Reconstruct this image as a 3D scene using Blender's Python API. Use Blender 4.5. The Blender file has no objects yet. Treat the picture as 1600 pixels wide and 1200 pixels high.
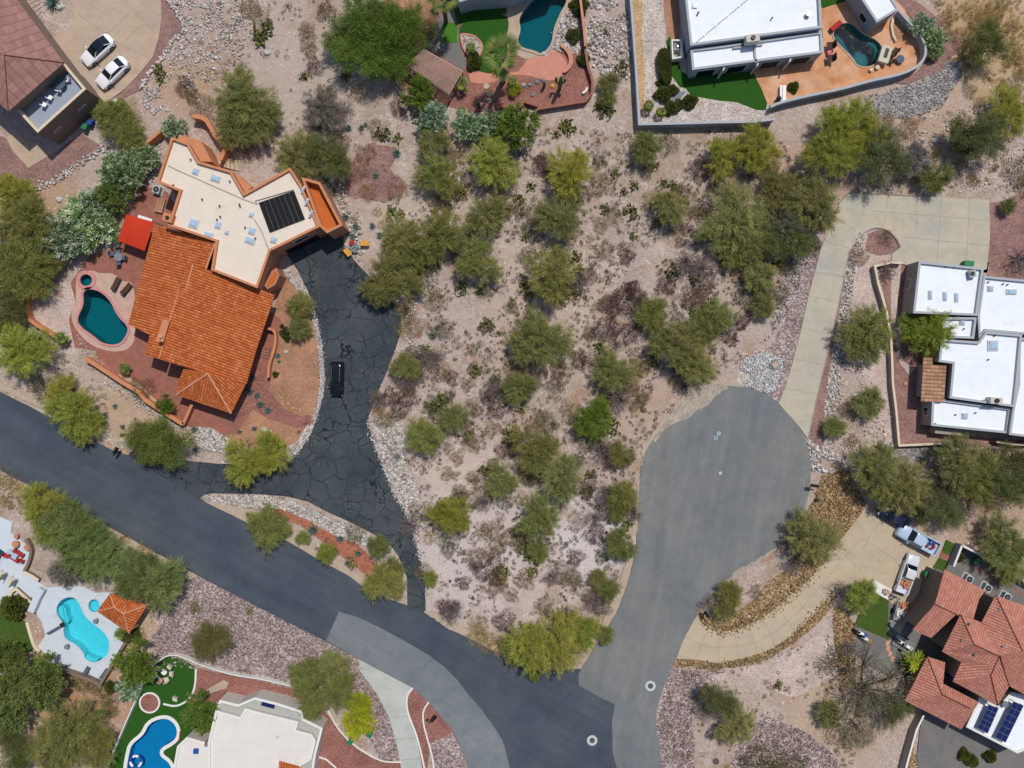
import bpy, math, random
import numpy as np
from math import radians as RAD, sin, cos, pi, hypot
from mathutils import Vector, Matrix, noise as MN
from mathutils.geometry import tessellate_polygon
random.seed(7); RN = np.random.default_rng(7)
SC = bpy.context.scene
COL = SC.collection
# ---------------------------------------------------------------- camera, sky, sun, exposure
S = 0.088          # metres of ground per photograph pixel (1600 px wide)
H = 110.0          # height of the drone
cam_d = bpy.data.cameras.new('drone_camera'); cam = bpy.data.objects.new('drone_camera', cam_d); COL.objects.link(cam)
cam_d.sensor_width = 36; cam_d.lens = 36*H/(1600*S); cam_d.clip_start = .5; cam_d.clip_end = 6000
cam.location = (0, 0, H); cam.rotation_euler = (0, 0, 0); SC.camera = cam
SUN_EL = 64.0; SX, SY = .45, .89                                   # the sun stands towards (SX, SY)
w = bpy.data.worlds.new('World'); SC.world = w; w.use_nodes = True
nt = w.node_tree; bg = nt.nodes['Background']; sky = nt.nodes.new('ShaderNodeTexSky')
sky.sky_type = 'NISHITA'; sky.sun_disc = False; sky.sun_elevation = RAD(SUN_EL); sky.sun_rotation = math.atan2(SX, SY)
nt.links.new(sky.outputs[0], bg.inputs[0]); bg.inputs[1].default_value = .09
sl = bpy.data.lights.new('sun', 'SUN'); sl.energy = 3.0; sl.angle = RAD(.5); sl.color = (1, .955, .89)
so = bpy.data.objects.new('sun', sl); COL.objects.link(so); so.location = (30, 60, 80)
so.rotation_euler = Vector((SX*cos(RAD(SUN_EL)), SY*cos(RAD(SUN_EL)), sin(RAD(SUN_EL)))).to_track_quat('Z', 'Y').to_euler()
SC.view_settings.view_transform = 'Standard'; SC.view_settings.look = 'None'
SC.view_settings.exposure = 0.0; SC.view_settings.gamma = 1; SC.view_settings.use_curve_mapping = False
# ---------------------------------------------------------------- helpers
def P(x, y, h=0.0):
    """world point at height h that stands where photograph pixel (x, y) shows it"""
    k = S*(1-h/H); return Vector(((x-800)*k, (600-y)*k, h))
def PL(s, h=0.0, ox=0, oy=0, k=1.0):
    out = []
    for t in s.split():
        a, b = t.split(','); p = P(ox+float(a)/k, oy+float(b)/k, h); out.append((p.x, p.y))
    return out
def area(p): return .5*sum(p[i][0]*p[(i+1) % len(p)][1]-p[(i+1) % len(p)][0]*p[i][1] for i in range(len(p)))
def ccw(p): return list(p) if area(p) > 0 else list(p)[::-1]
def chaikin(p, n=2, closed=True):
    for _ in range(n):
        q = []; m = len(p)
        rng = range(m) if closed else range(m-1)
        if not closed: q.append(p[0])
        for i in rng:
            a, b = p[i], p[(i+1) % m]
            q += [(a[0]*.75+b[0]*.25, a[1]*.75+b[1]*.25), (a[0]*.25+b[0]*.75, a[1]*.25+b[1]*.75)]
        if not closed: q.append(p[-1])
        p = q
    return p
def rough(p, amp=.12, step=.45):
    out = []; m = len(p)
    for i in range(m):
        a, b = p[i], p[(i+1) % m]; L = hypot(b[0]-a[0], b[1]-a[1]); n = max(1, int(L/step))
        for k in range(n):
            t = k/n; x = a[0]+(b[0]-a[0])*t; y = a[1]+(b[1]-a[1])*t
            if abs(x) > 75 or abs(y) > 58: dx = dy = 0
            else:
                v = MN.noise_vector(Vector((x*1.3, y*1.3, 3.1)))+.6*MN.noise_vector(Vector((x*4.1, y*4.1, 9.1))); dx, dy = v.x*amp, v.y*amp
            out.append((x+dx, y+dy))
    return out
def offset(poly, d, closed=True):
    """mitred offset; positive d goes outward for a ccw polygon"""
    n = len(poly); out = []
    for i in range(n):
        p = Vector(poly[i])
        a = Vector(poly[i-1]) if closed or i > 0 else None
        b = Vector(poly[(i+1) % n]) if closed or i < n-1 else None
        n1 = n2 = None
        if a is not None and (p-a).length > 1e-6: e = (p-a).normalized(); n1 = Vector((e.y, -e.x))
        if b is not None and (b-p).length > 1e-6: e = (b-p).normalized(); n2 = Vector((e.y, -e.x))
        if n1 is None: n1 = n2
        if n2 is None: n2 = n1
        m = n1+n2
        if m.length < .2: m = n1.copy()
        m.normalize(); c = max(.45, m.dot(n1)); out.append((p.x+m.x*d/c, p.y+m.y*d/c))
    return out
def inside(x, y, poly):
    c = False; n = len(poly); j = n-1
    for i in range(n):
        xi, yi = poly[i]; xj, yj = poly[j]
        if (yi > y) != (yj > y) and x < (xj-xi)*(y-yi)/(yj-yi)+xi: c = not c
        j = i
    return c
WL = {}
def tag(o, label=None, cat=None, group=None, kind=None):
    if label: o['label'] = label
    if cat: o['category'] = cat
    if group: o['group'] = group
    if kind: o['kind'] = kind
    return o
def empty(name, loc, label=None, cat=None, group=None):
    o = bpy.data.objects.new(name, None); COL.objects.link(o); o.location = loc; o.empty_display_size = .3
    WL[o] = Vector(loc); return tag(o, label, cat, group)
class MB:
    def __init__(s): s.v = []; s.f = []; s.m = []; s.cur = 0; s.uv = None; s.T = None
    def V(s, x, y, z):
        if s.T is not None: p = s.T @ Vector((x, y, z)); x, y, z = p
        s.v.append((x, y, z)); return len(s.v)-1
    def F(s, *i): s.f.append(tuple(i)); s.m.append(s.cur)
    def box(s, x, y, z, dx, dy, dz, rot=0.0, tp=1.0):
        """centre x,y; bottom z; full sizes; top scaled by tp"""
        c, n = cos(rot), sin(rot); ids = []
        for k, zz in ((1, z), (tp, z+dz)):
            for a, b in ((-1, -1), (1, -1), (1, 1), (-1, 1)):
                u, v = a*dx/2*k, b*dy/2*k; ids.append(s.V(x+u*c-v*n, y+u*n+v*c, zz))
        a = ids; s.F(a[3], a[2], a[1], a[0]); s.F(a[4], a[5], a[6], a[7])
        for i in range(4): j = (i+1) % 4; s.F(a[i], a[j], a[4+j], a[4+i])
        return s
    def tess(s, polys, z, flip=False):
        base = []; allp = []
        for p in polys:
            for q in p: base.append(s.V(q[0], q[1], z)); allp.append(q)
        for t in tessellate_polygon([[Vector((q[0], q[1], 0)) for q in p] for p in polys]):
            a, b, c = t; A = (allp[b][0]-allp[a][0])*(allp[c][1]-allp[a][1])-(allp[c][0]-allp[a][0])*(allp[b][1]-allp[a][1])
            if (A < 0) != flip: a, c = c, a
            s.F(base[a], base[b], base[c])
    def sides(s, poly, z0, z1, inward=False):
        n = len(poly); lo = [s.V(q[0], q[1], z0) for q in poly]; hi = [s.V(q[0], q[1], z1) for q in poly]
        for i in range(n):
            j = (i+1) % n
            if inward: s.F(lo[j], lo[i], hi[i], hi[j])
            else: s.F(lo[i], lo[j], hi[j], hi[i])
    def prism(s, poly, z0, z1, bottom=False, top=True):
        poly = ccw(poly); s.sides(poly, z0, z1)
        if top: s.tess([poly], z1)
        if bottom: s.tess([poly], z0, True)
        return s
    def ring(s, outer, inner, z0, z1, bottom=False):
        """closed band between two outlines with the same number of points"""
        n = len(outer); o = [s.V(q[0], q[1], z1) for q in outer]; i_ = [s.V(q[0], q[1], z1) for q in inner]
        for k in range(n): j = (k+1) % n; s.F(o[k], o[j], i_[j], i_[k])
        s.sides(outer, z0, z1); s.sides(inner, z0, z1, True); return s
    def wall(s, path, z0, z1, th, closed=False):
        a = offset(path, th/2, closed); b = offset(path, -th/2, closed)
        if closed: return s.ring(a, b, z0, z1)
        n = len(path); q = [[s.V(x, y, z) for x, y in pp] for pp in (a, b) for z in (z0, z1)]
        a0, a1, b0, b1 = q
        for i in range(n-1):
            s.F(a0[i], a0[i+1], a1[i+1], a1[i]); s.F(b0[i+1], b0[i], b1[i], b1[i+1]); s.F(a1[i], a1[i+1], b1[i+1], b1[i])
        s.F(b0[0], a0[0], a1[0], b1[0]); s.F(a0[-1], b0[-1], b1[-1], a1[-1]); return s
    def cyl(s, x, y, z0, z1, r, r2=None, n=12, cap=True):
        r2 = r if r2 is None else r2
        a = [s.V(x+r*cos(2*pi*i/n), y+r*sin(2*pi*i/n), z0) for i in range(n)]
        b = [s.V(x+r2*cos(2*pi*i/n), y+r2*sin(2*pi*i/n), z1) for i in range(n)]
        for i in range(n): j = (i+1) % n; s.F(a[i], a[j], b[j], b[i])
        if cap: s.F(*b); s.F(*a[::-1])
        return s
    def tube(s, pts, rad, n=6, cap=True):
        pts = [Vector(p) for p in pts]; rings = []
        if not hasattr(rad, '__len__'): rad = [rad]*len(pts)
        for i, p in enumerate(pts):
            d = (pts[min(i+1, len(pts)-1)]-pts[max(i-1, 0)])
            d = d.normalized() if d.length > 1e-6 else Vector((0, 0, 1))
            u = d.cross(Vector((0, 0, 1)) if abs(d.z) < .9 else Vector((1, 0, 0))).normalized(); v = d.cross(u)
            rings.append([s.V(*(p+(u*cos(2*pi*k/n)+v*sin(2*pi*k/n))*rad[i])) for k in range(n)])
        for a, b in zip(rings, rings[1:]):
            for k in range(n): j = (k+1) % n; s.F(a[k], b[k], b[j], a[j])
        if cap: s.F(*rings[0]); s.F(*rings[-1][::-1])
        return s
    def dome(s, x, y, z, rx, ry, rz, n=12, m=5, full=False):
        lo = -m if full else 0; rows = []
        for i in range(lo, m):
            t = i/m*pi/2; rows.append([s.V(x+rx*cos(t)*cos(2*pi*k/n), y+ry*cos(t)*sin(2*pi*k/n), z+rz*sin(t)) for k in range(n)])
        top = s.V(x, y, z+rz)
        for a, b in zip(rows, rows[1:]):
            for k in range(n): j = (k+1) % n; s.F(a[k], a[j], b[j], b[k])
        for k in range(n): s.F(rows[-1][k], rows[-1][(k+1) % n], top)
        return s
    def build(s, name, mat, parent=None, origin=None, smooth=False, **kw):
        V = np.array(s.v, dtype=np.float64).reshape(-1, 3)
        if parent is not None: loc = Vector((0, 0, 0)); off = WL[parent]
        else:
            if origin is None:
                a, b = V.min(0), V.max(0); origin = ((a[0]+b[0])/2, (a[1]+b[1])/2, a[2])
            loc = off = Vector(origin)
        me = bpy.data.meshes.new(name)
        me.from_pydata((V-np.array(off)).tolist(), [], s.f)
        mats = mat if isinstance(mat, (list, tuple)) else [mat]
        for m in mats: me.materials.append(m)
        if len(mats) > 1: me.polygons.foreach_set('material_index', s.m)
        if s.uv is not None:
            uvl = me.uv_layers.new(name='UVMap'); uvl.data.foreach_set('uv', [c for u in s.uv for c in u])
        if smooth: me.polygons.foreach_set('use_smooth', [True]*len(me.polygons))
        me.update()
        o = bpy.data.objects.new(name, me); COL.objects.link(o); o.location = loc
        if parent is not None: o.parent = parent
        WL[o] = Vector(off) if parent is not None else Vector(origin)
        return tag(o, **kw)
def copy_tree(o, parent=None):
    c = o.copy(); COL.objects.link(c)
    if parent is not None: c.parent = parent
    for ch in KIDS.get(o, ()): copy_tree(ch, c)
    return c
KIDS = {}
def freeze(root):
    def walk(o):
        KIDS[o] = [c for c in ALLC.get(o, [])]
        for c in KIDS[o]: walk(c)
    ALLC = {}
    for o in COL.objects:
        if o.parent is not None: ALLC.setdefault(o.parent, []).append(o)
    walk(root); return root
USED = set()
def place(root, x, y, rot=0.0, sc=1.0, z=0.0, sz=None):
    """first use moves the prototype itself, later ones copy it"""
    if root in USED: o = copy_tree(root)
    else: USED.add(root); o = root
    for k in ('label', 'group'):
        if k in o: del o[k]
    o.location = (x, y, z); o.rotation_euler = (0, 0, rot)
    o.scale = (sc, sc, sc if sz is None else sz)
    return o
# ---------------------------------------------------------------- materials
MATS = {}
def nodes(name):
    m = bpy.data.materials.new(name); m.use_nodes = True; t = m.node_tree; return m, t, t.nodes['Principled BSDF']
def L(t, a, b): t.links.new(a, b)
def ramp(t, fac, cols, pos=None, const=False):
    r = t.nodes.new('ShaderNodeValToRGB'); e = r.color_ramp
    pos = pos or [i/(len(cols)-1) for i in range(len(cols))]
    while len(e.elements) < len(cols): e.elements.new(.5)
    for i, c in enumerate(cols): e.elements[i].position = pos[i]; e.elements[i].color = (*c[:3], 1)
    if const: e.interpolation = 'CONSTANT'
    L(t, fac, r.inputs[0]); return r.outputs[0]
def pos_node(t): return t.nodes.new('ShaderNodeNewGeometry').outputs['Position']
def noise_n(t, vec, scale, detail=3, rough_=.55, dist=0):
    n = t.nodes.new('ShaderNodeTexNoise'); n.inputs['Scale'].default_value = scale; n.inputs['Detail'].default_value = detail
    n.inputs['Roughness'].default_value = rough_; n.inputs['Distortion'].default_value = dist; L(t, vec, n.inputs['Vector']); return n.outputs[0]
def mixc(t, fac, a, b, mode='MIX'):
    n = t.nodes.new('ShaderNodeMix'); n.data_type = 'RGBA'; n.blend_type = mode
    for s_, k in ((fac, 0), (a, 6), (b, 7)):
        if isinstance(s_, (int, float)): n.inputs[k].default_value = s_
        elif isinstance(s_, tuple): n.inputs[k].default_value = (*s_[:3], 1)
        else: L(t, s_, n.inputs[k])
    return n.outputs[2]
def math_n(t, op, a, b=None):
    n = t.nodes.new('ShaderNodeMath'); n.operation = op
    for i, s_ in enumerate((a, b)):
        if s_ is None: continue
        if isinstance(s_, (int, float)): n.inputs[i].default_value = s_
        else: L(t, s_, n.inputs[i])
    return n.outputs[0]
def bump_n(t, h, strength=.5, dist=.05):
    b = t.nodes.new('ShaderNodeBump'); b.inputs['Strength'].default_value = strength; b.inputs['Distance'].default_value = dist
    L(t, h, b.inputs['Height']); return b.outputs[0]
def srgb(r, g, b):
    f = lambda c: (c/255/12.92) if c <= 10 else ((c/255+.055)/1.055)**2.4
    return (f(r), f(g), f(b))
def plain(name, col, rough_=.8, metal=0, var=.12, scale=3.0, spec=.3, bump=0.0, bscale=8):
    m, t, b = nodes(name); p = pos_node(t)
    c1 = tuple(c*(1-var) for c in col); c2 = tuple(min(1, c*(1+var)) for c in col)
    c = ramp(t, noise_n(t, p, scale, 5, .65), [c1, c2], [.3, .7]); L(t, c, b.inputs['Base Color'])
    b.inputs['Roughness'].default_value = rough_; b.inputs['Metallic'].default_value = metal; b.inputs['Specular IOR Level'].default_value = spec
    if bump: L(t, bump_n(t, noise_n(t, p, bscale, 3), bump, .04), b.inputs['Normal'])
    return m
def stained(name, col, dirt):
    m, t, b = nodes(name); p = pos_node(t)
    c = ramp(t, noise_n(t, p, .5, 6, .65), [tuple(x*.95 for x in col), tuple(min(1, x*1.03) for x in col)], [.3, .7])
    f = ramp(t, noise_n(t, p, .45, 8, .78, .8), [(0,)*3, (.7,)*3], [.58, .74]); c = mixc(t, f, c, dirt)
    br = t.nodes.new('ShaderNodeTexBrick'); br.inputs['Scale'].default_value = .22; br.inputs['Mortar Size'].default_value = .004; br.inputs['Color1'].default_value = br.inputs['Color2'].default_value = (1, 1, 1, 1); br.inputs['Mortar'].default_value = (.9, .9, .9, 1); L(t, p, br.inputs['Vector'])
    c = mixc(t, 1.0, c, br.outputs[0], 'MULTIPLY'); L(t, c, b.inputs['Base Color']); b.inputs['Roughness'].default_value = .85; b.inputs['Specular IOR Level'].default_value = .2; return m
def gravel(name, cols, scale=4.0, big=.25, bg_=None, pos=None, bump=.7):
    """cells of stone colour, patchy at a larger scale"""
    m, t, b = nodes(name); p = pos_node(t)
    v = t.nodes.new('ShaderNodeTexVoronoi'); v.inputs['Scale'].default_value = scale; L(t, p, v.inputs['Vector'])
    sep = t.nodes.new('ShaderNodeSeparateColor'); L(t, v.outputs['Color'], sep.inputs[0])
    c = ramp(t, sep.outputs[0], cols, pos)
    n = noise_n(t, p, big, 5, .7); k = ramp(t, n, [(.72, .72, .72), (1.18, 1.15, 1.12)], [.3, .7])
    c = mixc(t, 1.0, c, k, 'MULTIPLY')
    if bg_:
        f = ramp(t, noise_n(t, p, 1.2, 5, .7), [(0, 0, 0), (1, 1, 1)], [.48, .62]); c = mixc(t, f, c, bg_)
    L(t, c, b.inputs['Base Color']); b.inputs['Roughness'].default_value = .95; b.inputs['Specular IOR Level'].default_value = .15
    h = math_n(t, 'SUBTRACT', 1.0, v.outputs['Distance']); L(t, bump_n(t, h, bump, .12), b.inputs['Normal'])
    return m
# soil that differs from place to place: pixel x, y, radius, colour, strength
SOIL = [(740, 860, 150, srgb(208, 196, 192), .75), (920, 850, 90, srgb(212, 202, 200), .8), (720, 740, 80, srgb(204, 186, 174), .6), (470, 110, 110, srgb(186, 170, 158), .7), (1540, 60, 130, srgb(186, 156, 108), .7), (1450, 200, 120, srgb(188, 160, 138), .55),
 (120, 1090, 110, srgb(178, 134, 94), .75), (200, 985, 60, srgb(190, 156, 122), .7), (215, 660, 110, srgb(190, 158, 126), .6), (70, 330, 90, srgb(176, 142, 106), .6), (860, 480, 130, srgb(200, 178, 162), .5), (1530, 790, 110, srgb(176, 146, 116), .6), (640, 340, 90, srgb(198, 180, 166), .5), (1010, 640, 80, srgb(186, 160, 138), .6), (1300, 1120, 110, srgb(192, 164, 138), .6), (290, 130, 70, srgb(180, 146, 112), .6), (1250, 280, 90, srgb(180, 146, 118), .5)]
def desert(name):
    m, t, b = nodes(name); p = pos_node(t)
    n1 = noise_n(t, p, .05, 5, .62); n2 = noise_n(t, p, .35, 6, .7); n3 = noise_n(t, p, 2.2, 5, .7); n4 = noise_n(t, p, 9, 3, .7)
    c = ramp(t, n1, [srgb(182, 160, 144), srgb(194, 176, 166), srgb(188, 166, 155)], [.35, .5, .65])
    c = mixc(t, ramp(t, n2, [(0, 0, 0), (1, 1, 1)], [.52, .66]), c, srgb(207, 192, 184))
    g5 = ramp(t, noise_n(t, p, .22, 6, .75), [(0, 0, 0), (.8,)*3], [.5, .62]); c = mixc(t, g5, c, srgb(172, 152, 138)); f = ramp(t, noise_n(t, p, .16, 5, .7), [(0, 0, 0), (.85,)*3], [.53, .66]); c = mixc(t, f, c, srgb(168, 138, 110))
    f = ramp(t, n3, [(0, 0, 0), (.75,)*3], [.47, .68]); c = mixc(t, f, c, srgb(146, 126, 112))
    f = ramp(t, n4, [(.72,)*3, (1.16,)*3], [.3, .68]); c = mixc(t, 1.0, c, f, 'MULTIPLY')
    nz = noise_n(t, p, .3, 6, .75)
    for zx, zy, zr, zc, zs in SOIL:
        vm = t.nodes.new('ShaderNodeVectorMath'); vm.operation = 'DISTANCE'; L(t, p, vm.inputs[0]); vm.inputs[1].default_value = ((zx-800)*S, (600-zy)*S, 0)
        q = math_n(t, 'ADD', math_n(t, 'DIVIDE', vm.outputs['Value'], zr*S), math_n(t, 'MULTIPLY', math_n(t, 'SUBTRACT', nz, .5), 2.2))
        c = mixc(t, ramp(t, q, [(zs,)*3, (0,)*3], [.45, 1.0]), c, mixc(t, noise_n(t, p, 3, 4, .7), tuple(k*.84 for k in zc), tuple(min(1, k*1.12) for k in zc)))
    v = t.nodes.new('ShaderNodeTexVoronoi'); v.inputs['Scale'].default_value = 3.3; L(t, p, v.inputs['Vector'])
    sep = t.nodes.new('ShaderNodeSeparateColor'); L(t, v.outputs['Color'], sep.inputs[0])
    dot = math_n(t, 'MULTIPLY', math_n(t, 'LESS_THAN', v.outputs['Distance'], .3), math_n(t, 'GREATER_THAN', sep.outputs[0], .62))
    dot = math_n(t, 'MULTIPLY', dot, ramp(t, noise_n(t, p, .4, 3), [(0,)*3, (1,)*3], [.42, .6]))
    c = mixc(t, dot, c, ramp(t, sep.outputs[1], [srgb(120, 100, 95), srgb(215, 205, 200), srgb(235, 228, 222)]))
    L(t, c, b.inputs['Base Color']); b.inputs['Roughness'].default_value = 1; b.inputs['Specular IOR Level'].default_value = .1
    L(t, bump_n(t, math_n(t, 'ADD', n3, math_n(t, 'MULTIPLY', n4, .5)), .8, .18), b.inputs['Normal'])
    return m
def asphalt(name, a, b_, streak=0.0, rot=0, patch=.12):
    m, t, b = nodes(name); p = pos_node(t)
    mp = t.nodes.new('ShaderNodeMapping'); mp.inputs['Scale'].default_value = (.1, 1.1, 1); mr = t.nodes.new('ShaderNodeMapping'); mr.inputs['Rotation'].default_value = (0, 0, -rot); L(t, p, mr.inputs[0]); L(t, mr.outputs[0], mp.inputs[0])
    n = noise_n(t, p, patch, 6, .6); c = ramp(t, n, [a, b_], [.35, .65])
    s_ = ramp(t, noise_n(t, mp.outputs[0], .6, 5, .6), [(1-streak,)*3, (1+streak,)*3], [.3, .7]); c = mixc(t, 1.0, c, s_, 'MULTIPLY')
    g = ramp(t, noise_n(t, p, 14, 3, .8), [(.8,)*3, (1.2,)*3], [.3, .7]); c = mixc(t, 1.0, c, g, 'MULTIPLY')
    g = ramp(t, noise_n(t, p, .35, 7, .75, 1.2), [(.86, .87, .88), (1, 1, 1), (1.1, 1.08, 1.04)], [.32, .5, .66]); c = mixc(t, 1.0, c, g, 'MULTIPLY')
    g = ramp(t, noise_n(t, p, 1.6, 6, .8, .4), [(1, 1, 1), (.74, .74, .76)], [.62, .72]); c = mixc(t, .8, c, mixc(t, 1.0, c, g, 'MULTIPLY'))
    L(t, c, b.inputs['Base Color']); b.inputs['Roughness'].default_value = .9; b.inputs['Specular IOR Level'].default_value = .25
    L(t, bump_n(t, noise_n(t, p, 25, 2), .3, .02), b.inputs['Normal']); return m
def cracked(name, a, b_, line):
    m, t, b = nodes(name); p = pos_node(t)
    n = noise_n(t, p, .15, 6, .65); c = ramp(t, n, [a, b_], [.35, .65])
    nv = t.nodes.new('ShaderNodeTexNoise'); nv.inputs['Scale'].default_value = .5; L(t, p, nv.inputs['Vector'])
    ad = t.nodes.new('ShaderNodeVectorMath'); ad.operation = 'MULTIPLY_ADD'; L(t, nv.outputs['Color'], ad.inputs[0]); ad.inputs[1].default_value = (2.0,)*3; L(t, p, ad.inputs[2])
    for sc_, wd in ((.42, .024), (.8, .022)):
        v = t.nodes.new('ShaderNodeTexVoronoi'); v.feature = 'DISTANCE_TO_EDGE'; v.inputs['Scale'].default_value = sc_; L(t, ad.outputs[0], v.inputs['Vector'])
        f = ramp(t, v.outputs['Distance'], [(1,)*3, (0,)*3], [wd*.6, wd*1.3])
        if sc_ > .5: f = mixc(t, 1.0, f, ramp(t, noise_n(t, p, .12, 2), [(0,)*3, (1,)*3], [.44, .52]), 'MULTIPLY')
        f = mixc(t, 1.0, f, ramp(t, noise_n(t, p, .3, 3), [(.45,)*3, (1,)*3], [.4, .6]), 'MULTIPLY')
        c = mixc(t, f, c, line)
    g = ramp(t, noise_n(t, p, 7, 4, .8), [(.82,)*3, (1.2,)*3], [.3, .7]); c = mixc(t, 1.0, c, g, 'MULTIPLY')
    L(t, c, b.inputs['Base Color']); b.inputs['Roughness'].default_value = .85; b.inputs['Specular IOR Level'].default_value = .3; return m
def tiles(name, cols, barrel=.28, course=.4, wear=None, bump=1.0, grid=.35):
    """roof tile: u across the slope, v up it (metres)"""
    m, t, b = nodes(name); uv = t.nodes.new('ShaderNodeUVMap').outputs[0]; p = pos_node(t)
    sx = t.nodes.new('ShaderNodeSeparateXYZ'); L(t, uv, sx.inputs[0])
    u = math_n(t, 'DIVIDE', sx.outputs[0], barrel); v = math_n(t, 'DIVIDE', sx.outputs[1], course)
    fu = math_n(t, 'FRACT', u); fv = math_n(t, 'FRACT', v)
    hb = math_n(t, 'SINE', math_n(t, 'MULTIPLY', fu, pi))
    cb = t.nodes.new('ShaderNodeCombineXYZ'); L(t, math_n(t, 'FLOOR', u), cb.inputs[0]); L(t, math_n(t, 'FLOOR', v), cb.inputs[1])
    wn = t.nodes.new('ShaderNodeTexWhiteNoise'); wn.noise_dimensions = '2D'; L(t, cb.outputs[0], wn.inputs['Vector'])
    big = noise_n(t, p, .5, 4, .6)
    f = math_n(t, 'ADD', math_n(t, 'MULTIPLY', wn.outputs['Value'], .55), math_n(t, 'MULTIPLY', big, .45))
    c = ramp(t, f, cols)
    g1 = ramp(t, hb, [(.42,)*3, (1,)*3], [.05, .45]); c = mixc(t, grid*1.6, c, mixc(t, 1.0, c, g1, 'MULTIPLY'))  # shading between the barrels, painted into the tile colour
    g2 = ramp(t, fv, [(.5,)*3, (1,)*3], [.02, .16]); c = mixc(t, grid, c, mixc(t, 1.0, c, g2, 'MULTIPLY'))
    if wear: c = mixc(t, ramp(t, noise_n(t, p, 1.5, 6, .75), [(0,)*3, (.7,)*3], [.6, .75]), c, wear)
    L(t, c, b.inputs['Base Color']); b.inputs['Roughness'].default_value = .8; b.inputs['Specular IOR Level'].default_value = .25
    L(t, bump_n(t, math_n(t, 'ADD', hb, math_n(t, 'MULTIPLY', fv, -.35)), bump, .1), b.inputs['Normal']); return m
def water(name, tint, gloss=.02, ripple=.25, sparkle=1.0):
    m = bpy.data.materials.new(name); m.use_nodes = True; t = m.node_tree
    for n in list(t.nodes):
        if n.type != 'OUTPUT_MATERIAL': t.nodes.remove(n)
    out = [n for n in t.nodes if n.type == 'OUTPUT_MATERIAL'][0]; p = pos_node(t)
    tr = t.nodes.new('ShaderNodeBsdfTransparent'); tr.inputs[0].default_value = (*tint, 1)
    gl = t.nodes.new('ShaderNodeBsdfGlossy'); gl.inputs['Roughness'].default_value = gloss
    fr = t.nodes.new('ShaderNodeFresnel'); fr.inputs[0].default_value = 1.33
    bn = bump_n(t, noise_n(t, p, 1.6*sparkle, 3, .6, .5), ripple, .12)
    L(t, bn, gl.inputs['Normal']); L(t, bn, fr.inputs['Normal'])
    mx = t.nodes.new('ShaderNodeMixShader'); L(t, fr.outputs[0], mx.inputs[0]); L(t, tr.outputs[0], mx.inputs[1]); L(t, gl.outputs[0], mx.inputs[2])
    L(t, mx.outputs[0], out.inputs[0]); return m
def leafy(name, hue_var=.35, trans=.3, cols=None, pos=None):
    """foliage: the object's own colour, varied leaf by leaf"""
    m = bpy.data.materials.new(name); m.use_nodes = True; t = m.node_tree
    for n in list(t.nodes):
        if n.type != 'OUTPUT_MATERIAL': t.nodes.remove(n)
    out = [n for n in t.nodes if n.type == 'OUTPUT_MATERIAL'][0]
    oi = t.nodes.new('ShaderNodeObjectInfo'); at = t.nodes.new('ShaderNodeAttribute'); at.attribute_name = 'tone'
    k = ramp(t, at.outputs['Fac'], cols or [(1-hue_var*1.1, 1-hue_var*.9, 1-hue_var), (1, 1, 1), (1+hue_var*1.3, 1+hue_var*1.05, 1+hue_var*.4)], pos)
    c = mixc(t, 1.0, oi.outputs['Color'], k, 'MULTIPLY')
    d = t.nodes.new('ShaderNodeBsdfDiffuse'); L(t, c, d.inputs[0])
    tr = t.nodes.new('ShaderNodeBsdfTranslucent'); L(t, c, tr.inputs[0])
    mx = t.nodes.new('ShaderNodeMixShader'); mx.inputs[0].default_value = trans
    L(t, d.outputs[0], mx.inputs[1]); L(t, tr.outputs[0], mx.inputs[2]); L(t, mx.outputs[0], out.inputs[0]); return m
def island_mat(name, cols, rough_=.9):
    m, t, b = nodes(name); g = t.nodes.new('ShaderNodeNewGeometry')
    c = ramp(t, g.outputs['Random Per Island'], cols)
    k = ramp(t, noise_n(t, g.outputs['Position'], 9, 3), [(.85,)*3, (1.1,)*3], [.3, .7])
    L(t, mixc(t, 1.0, c, k, 'MULTIPLY'), b.inputs['Base Color']); b.inputs['Roughness'].default_value = rough_; return m
def glass_m(name, col, rough_=.08):
    m, t, b = nodes(name); b.inputs['Base Color'].default_value = (*col, 1); b.inputs['Roughness'].default_value = rough_; b.inputs['Specular IOR Level'].default_value = .8; return m
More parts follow.
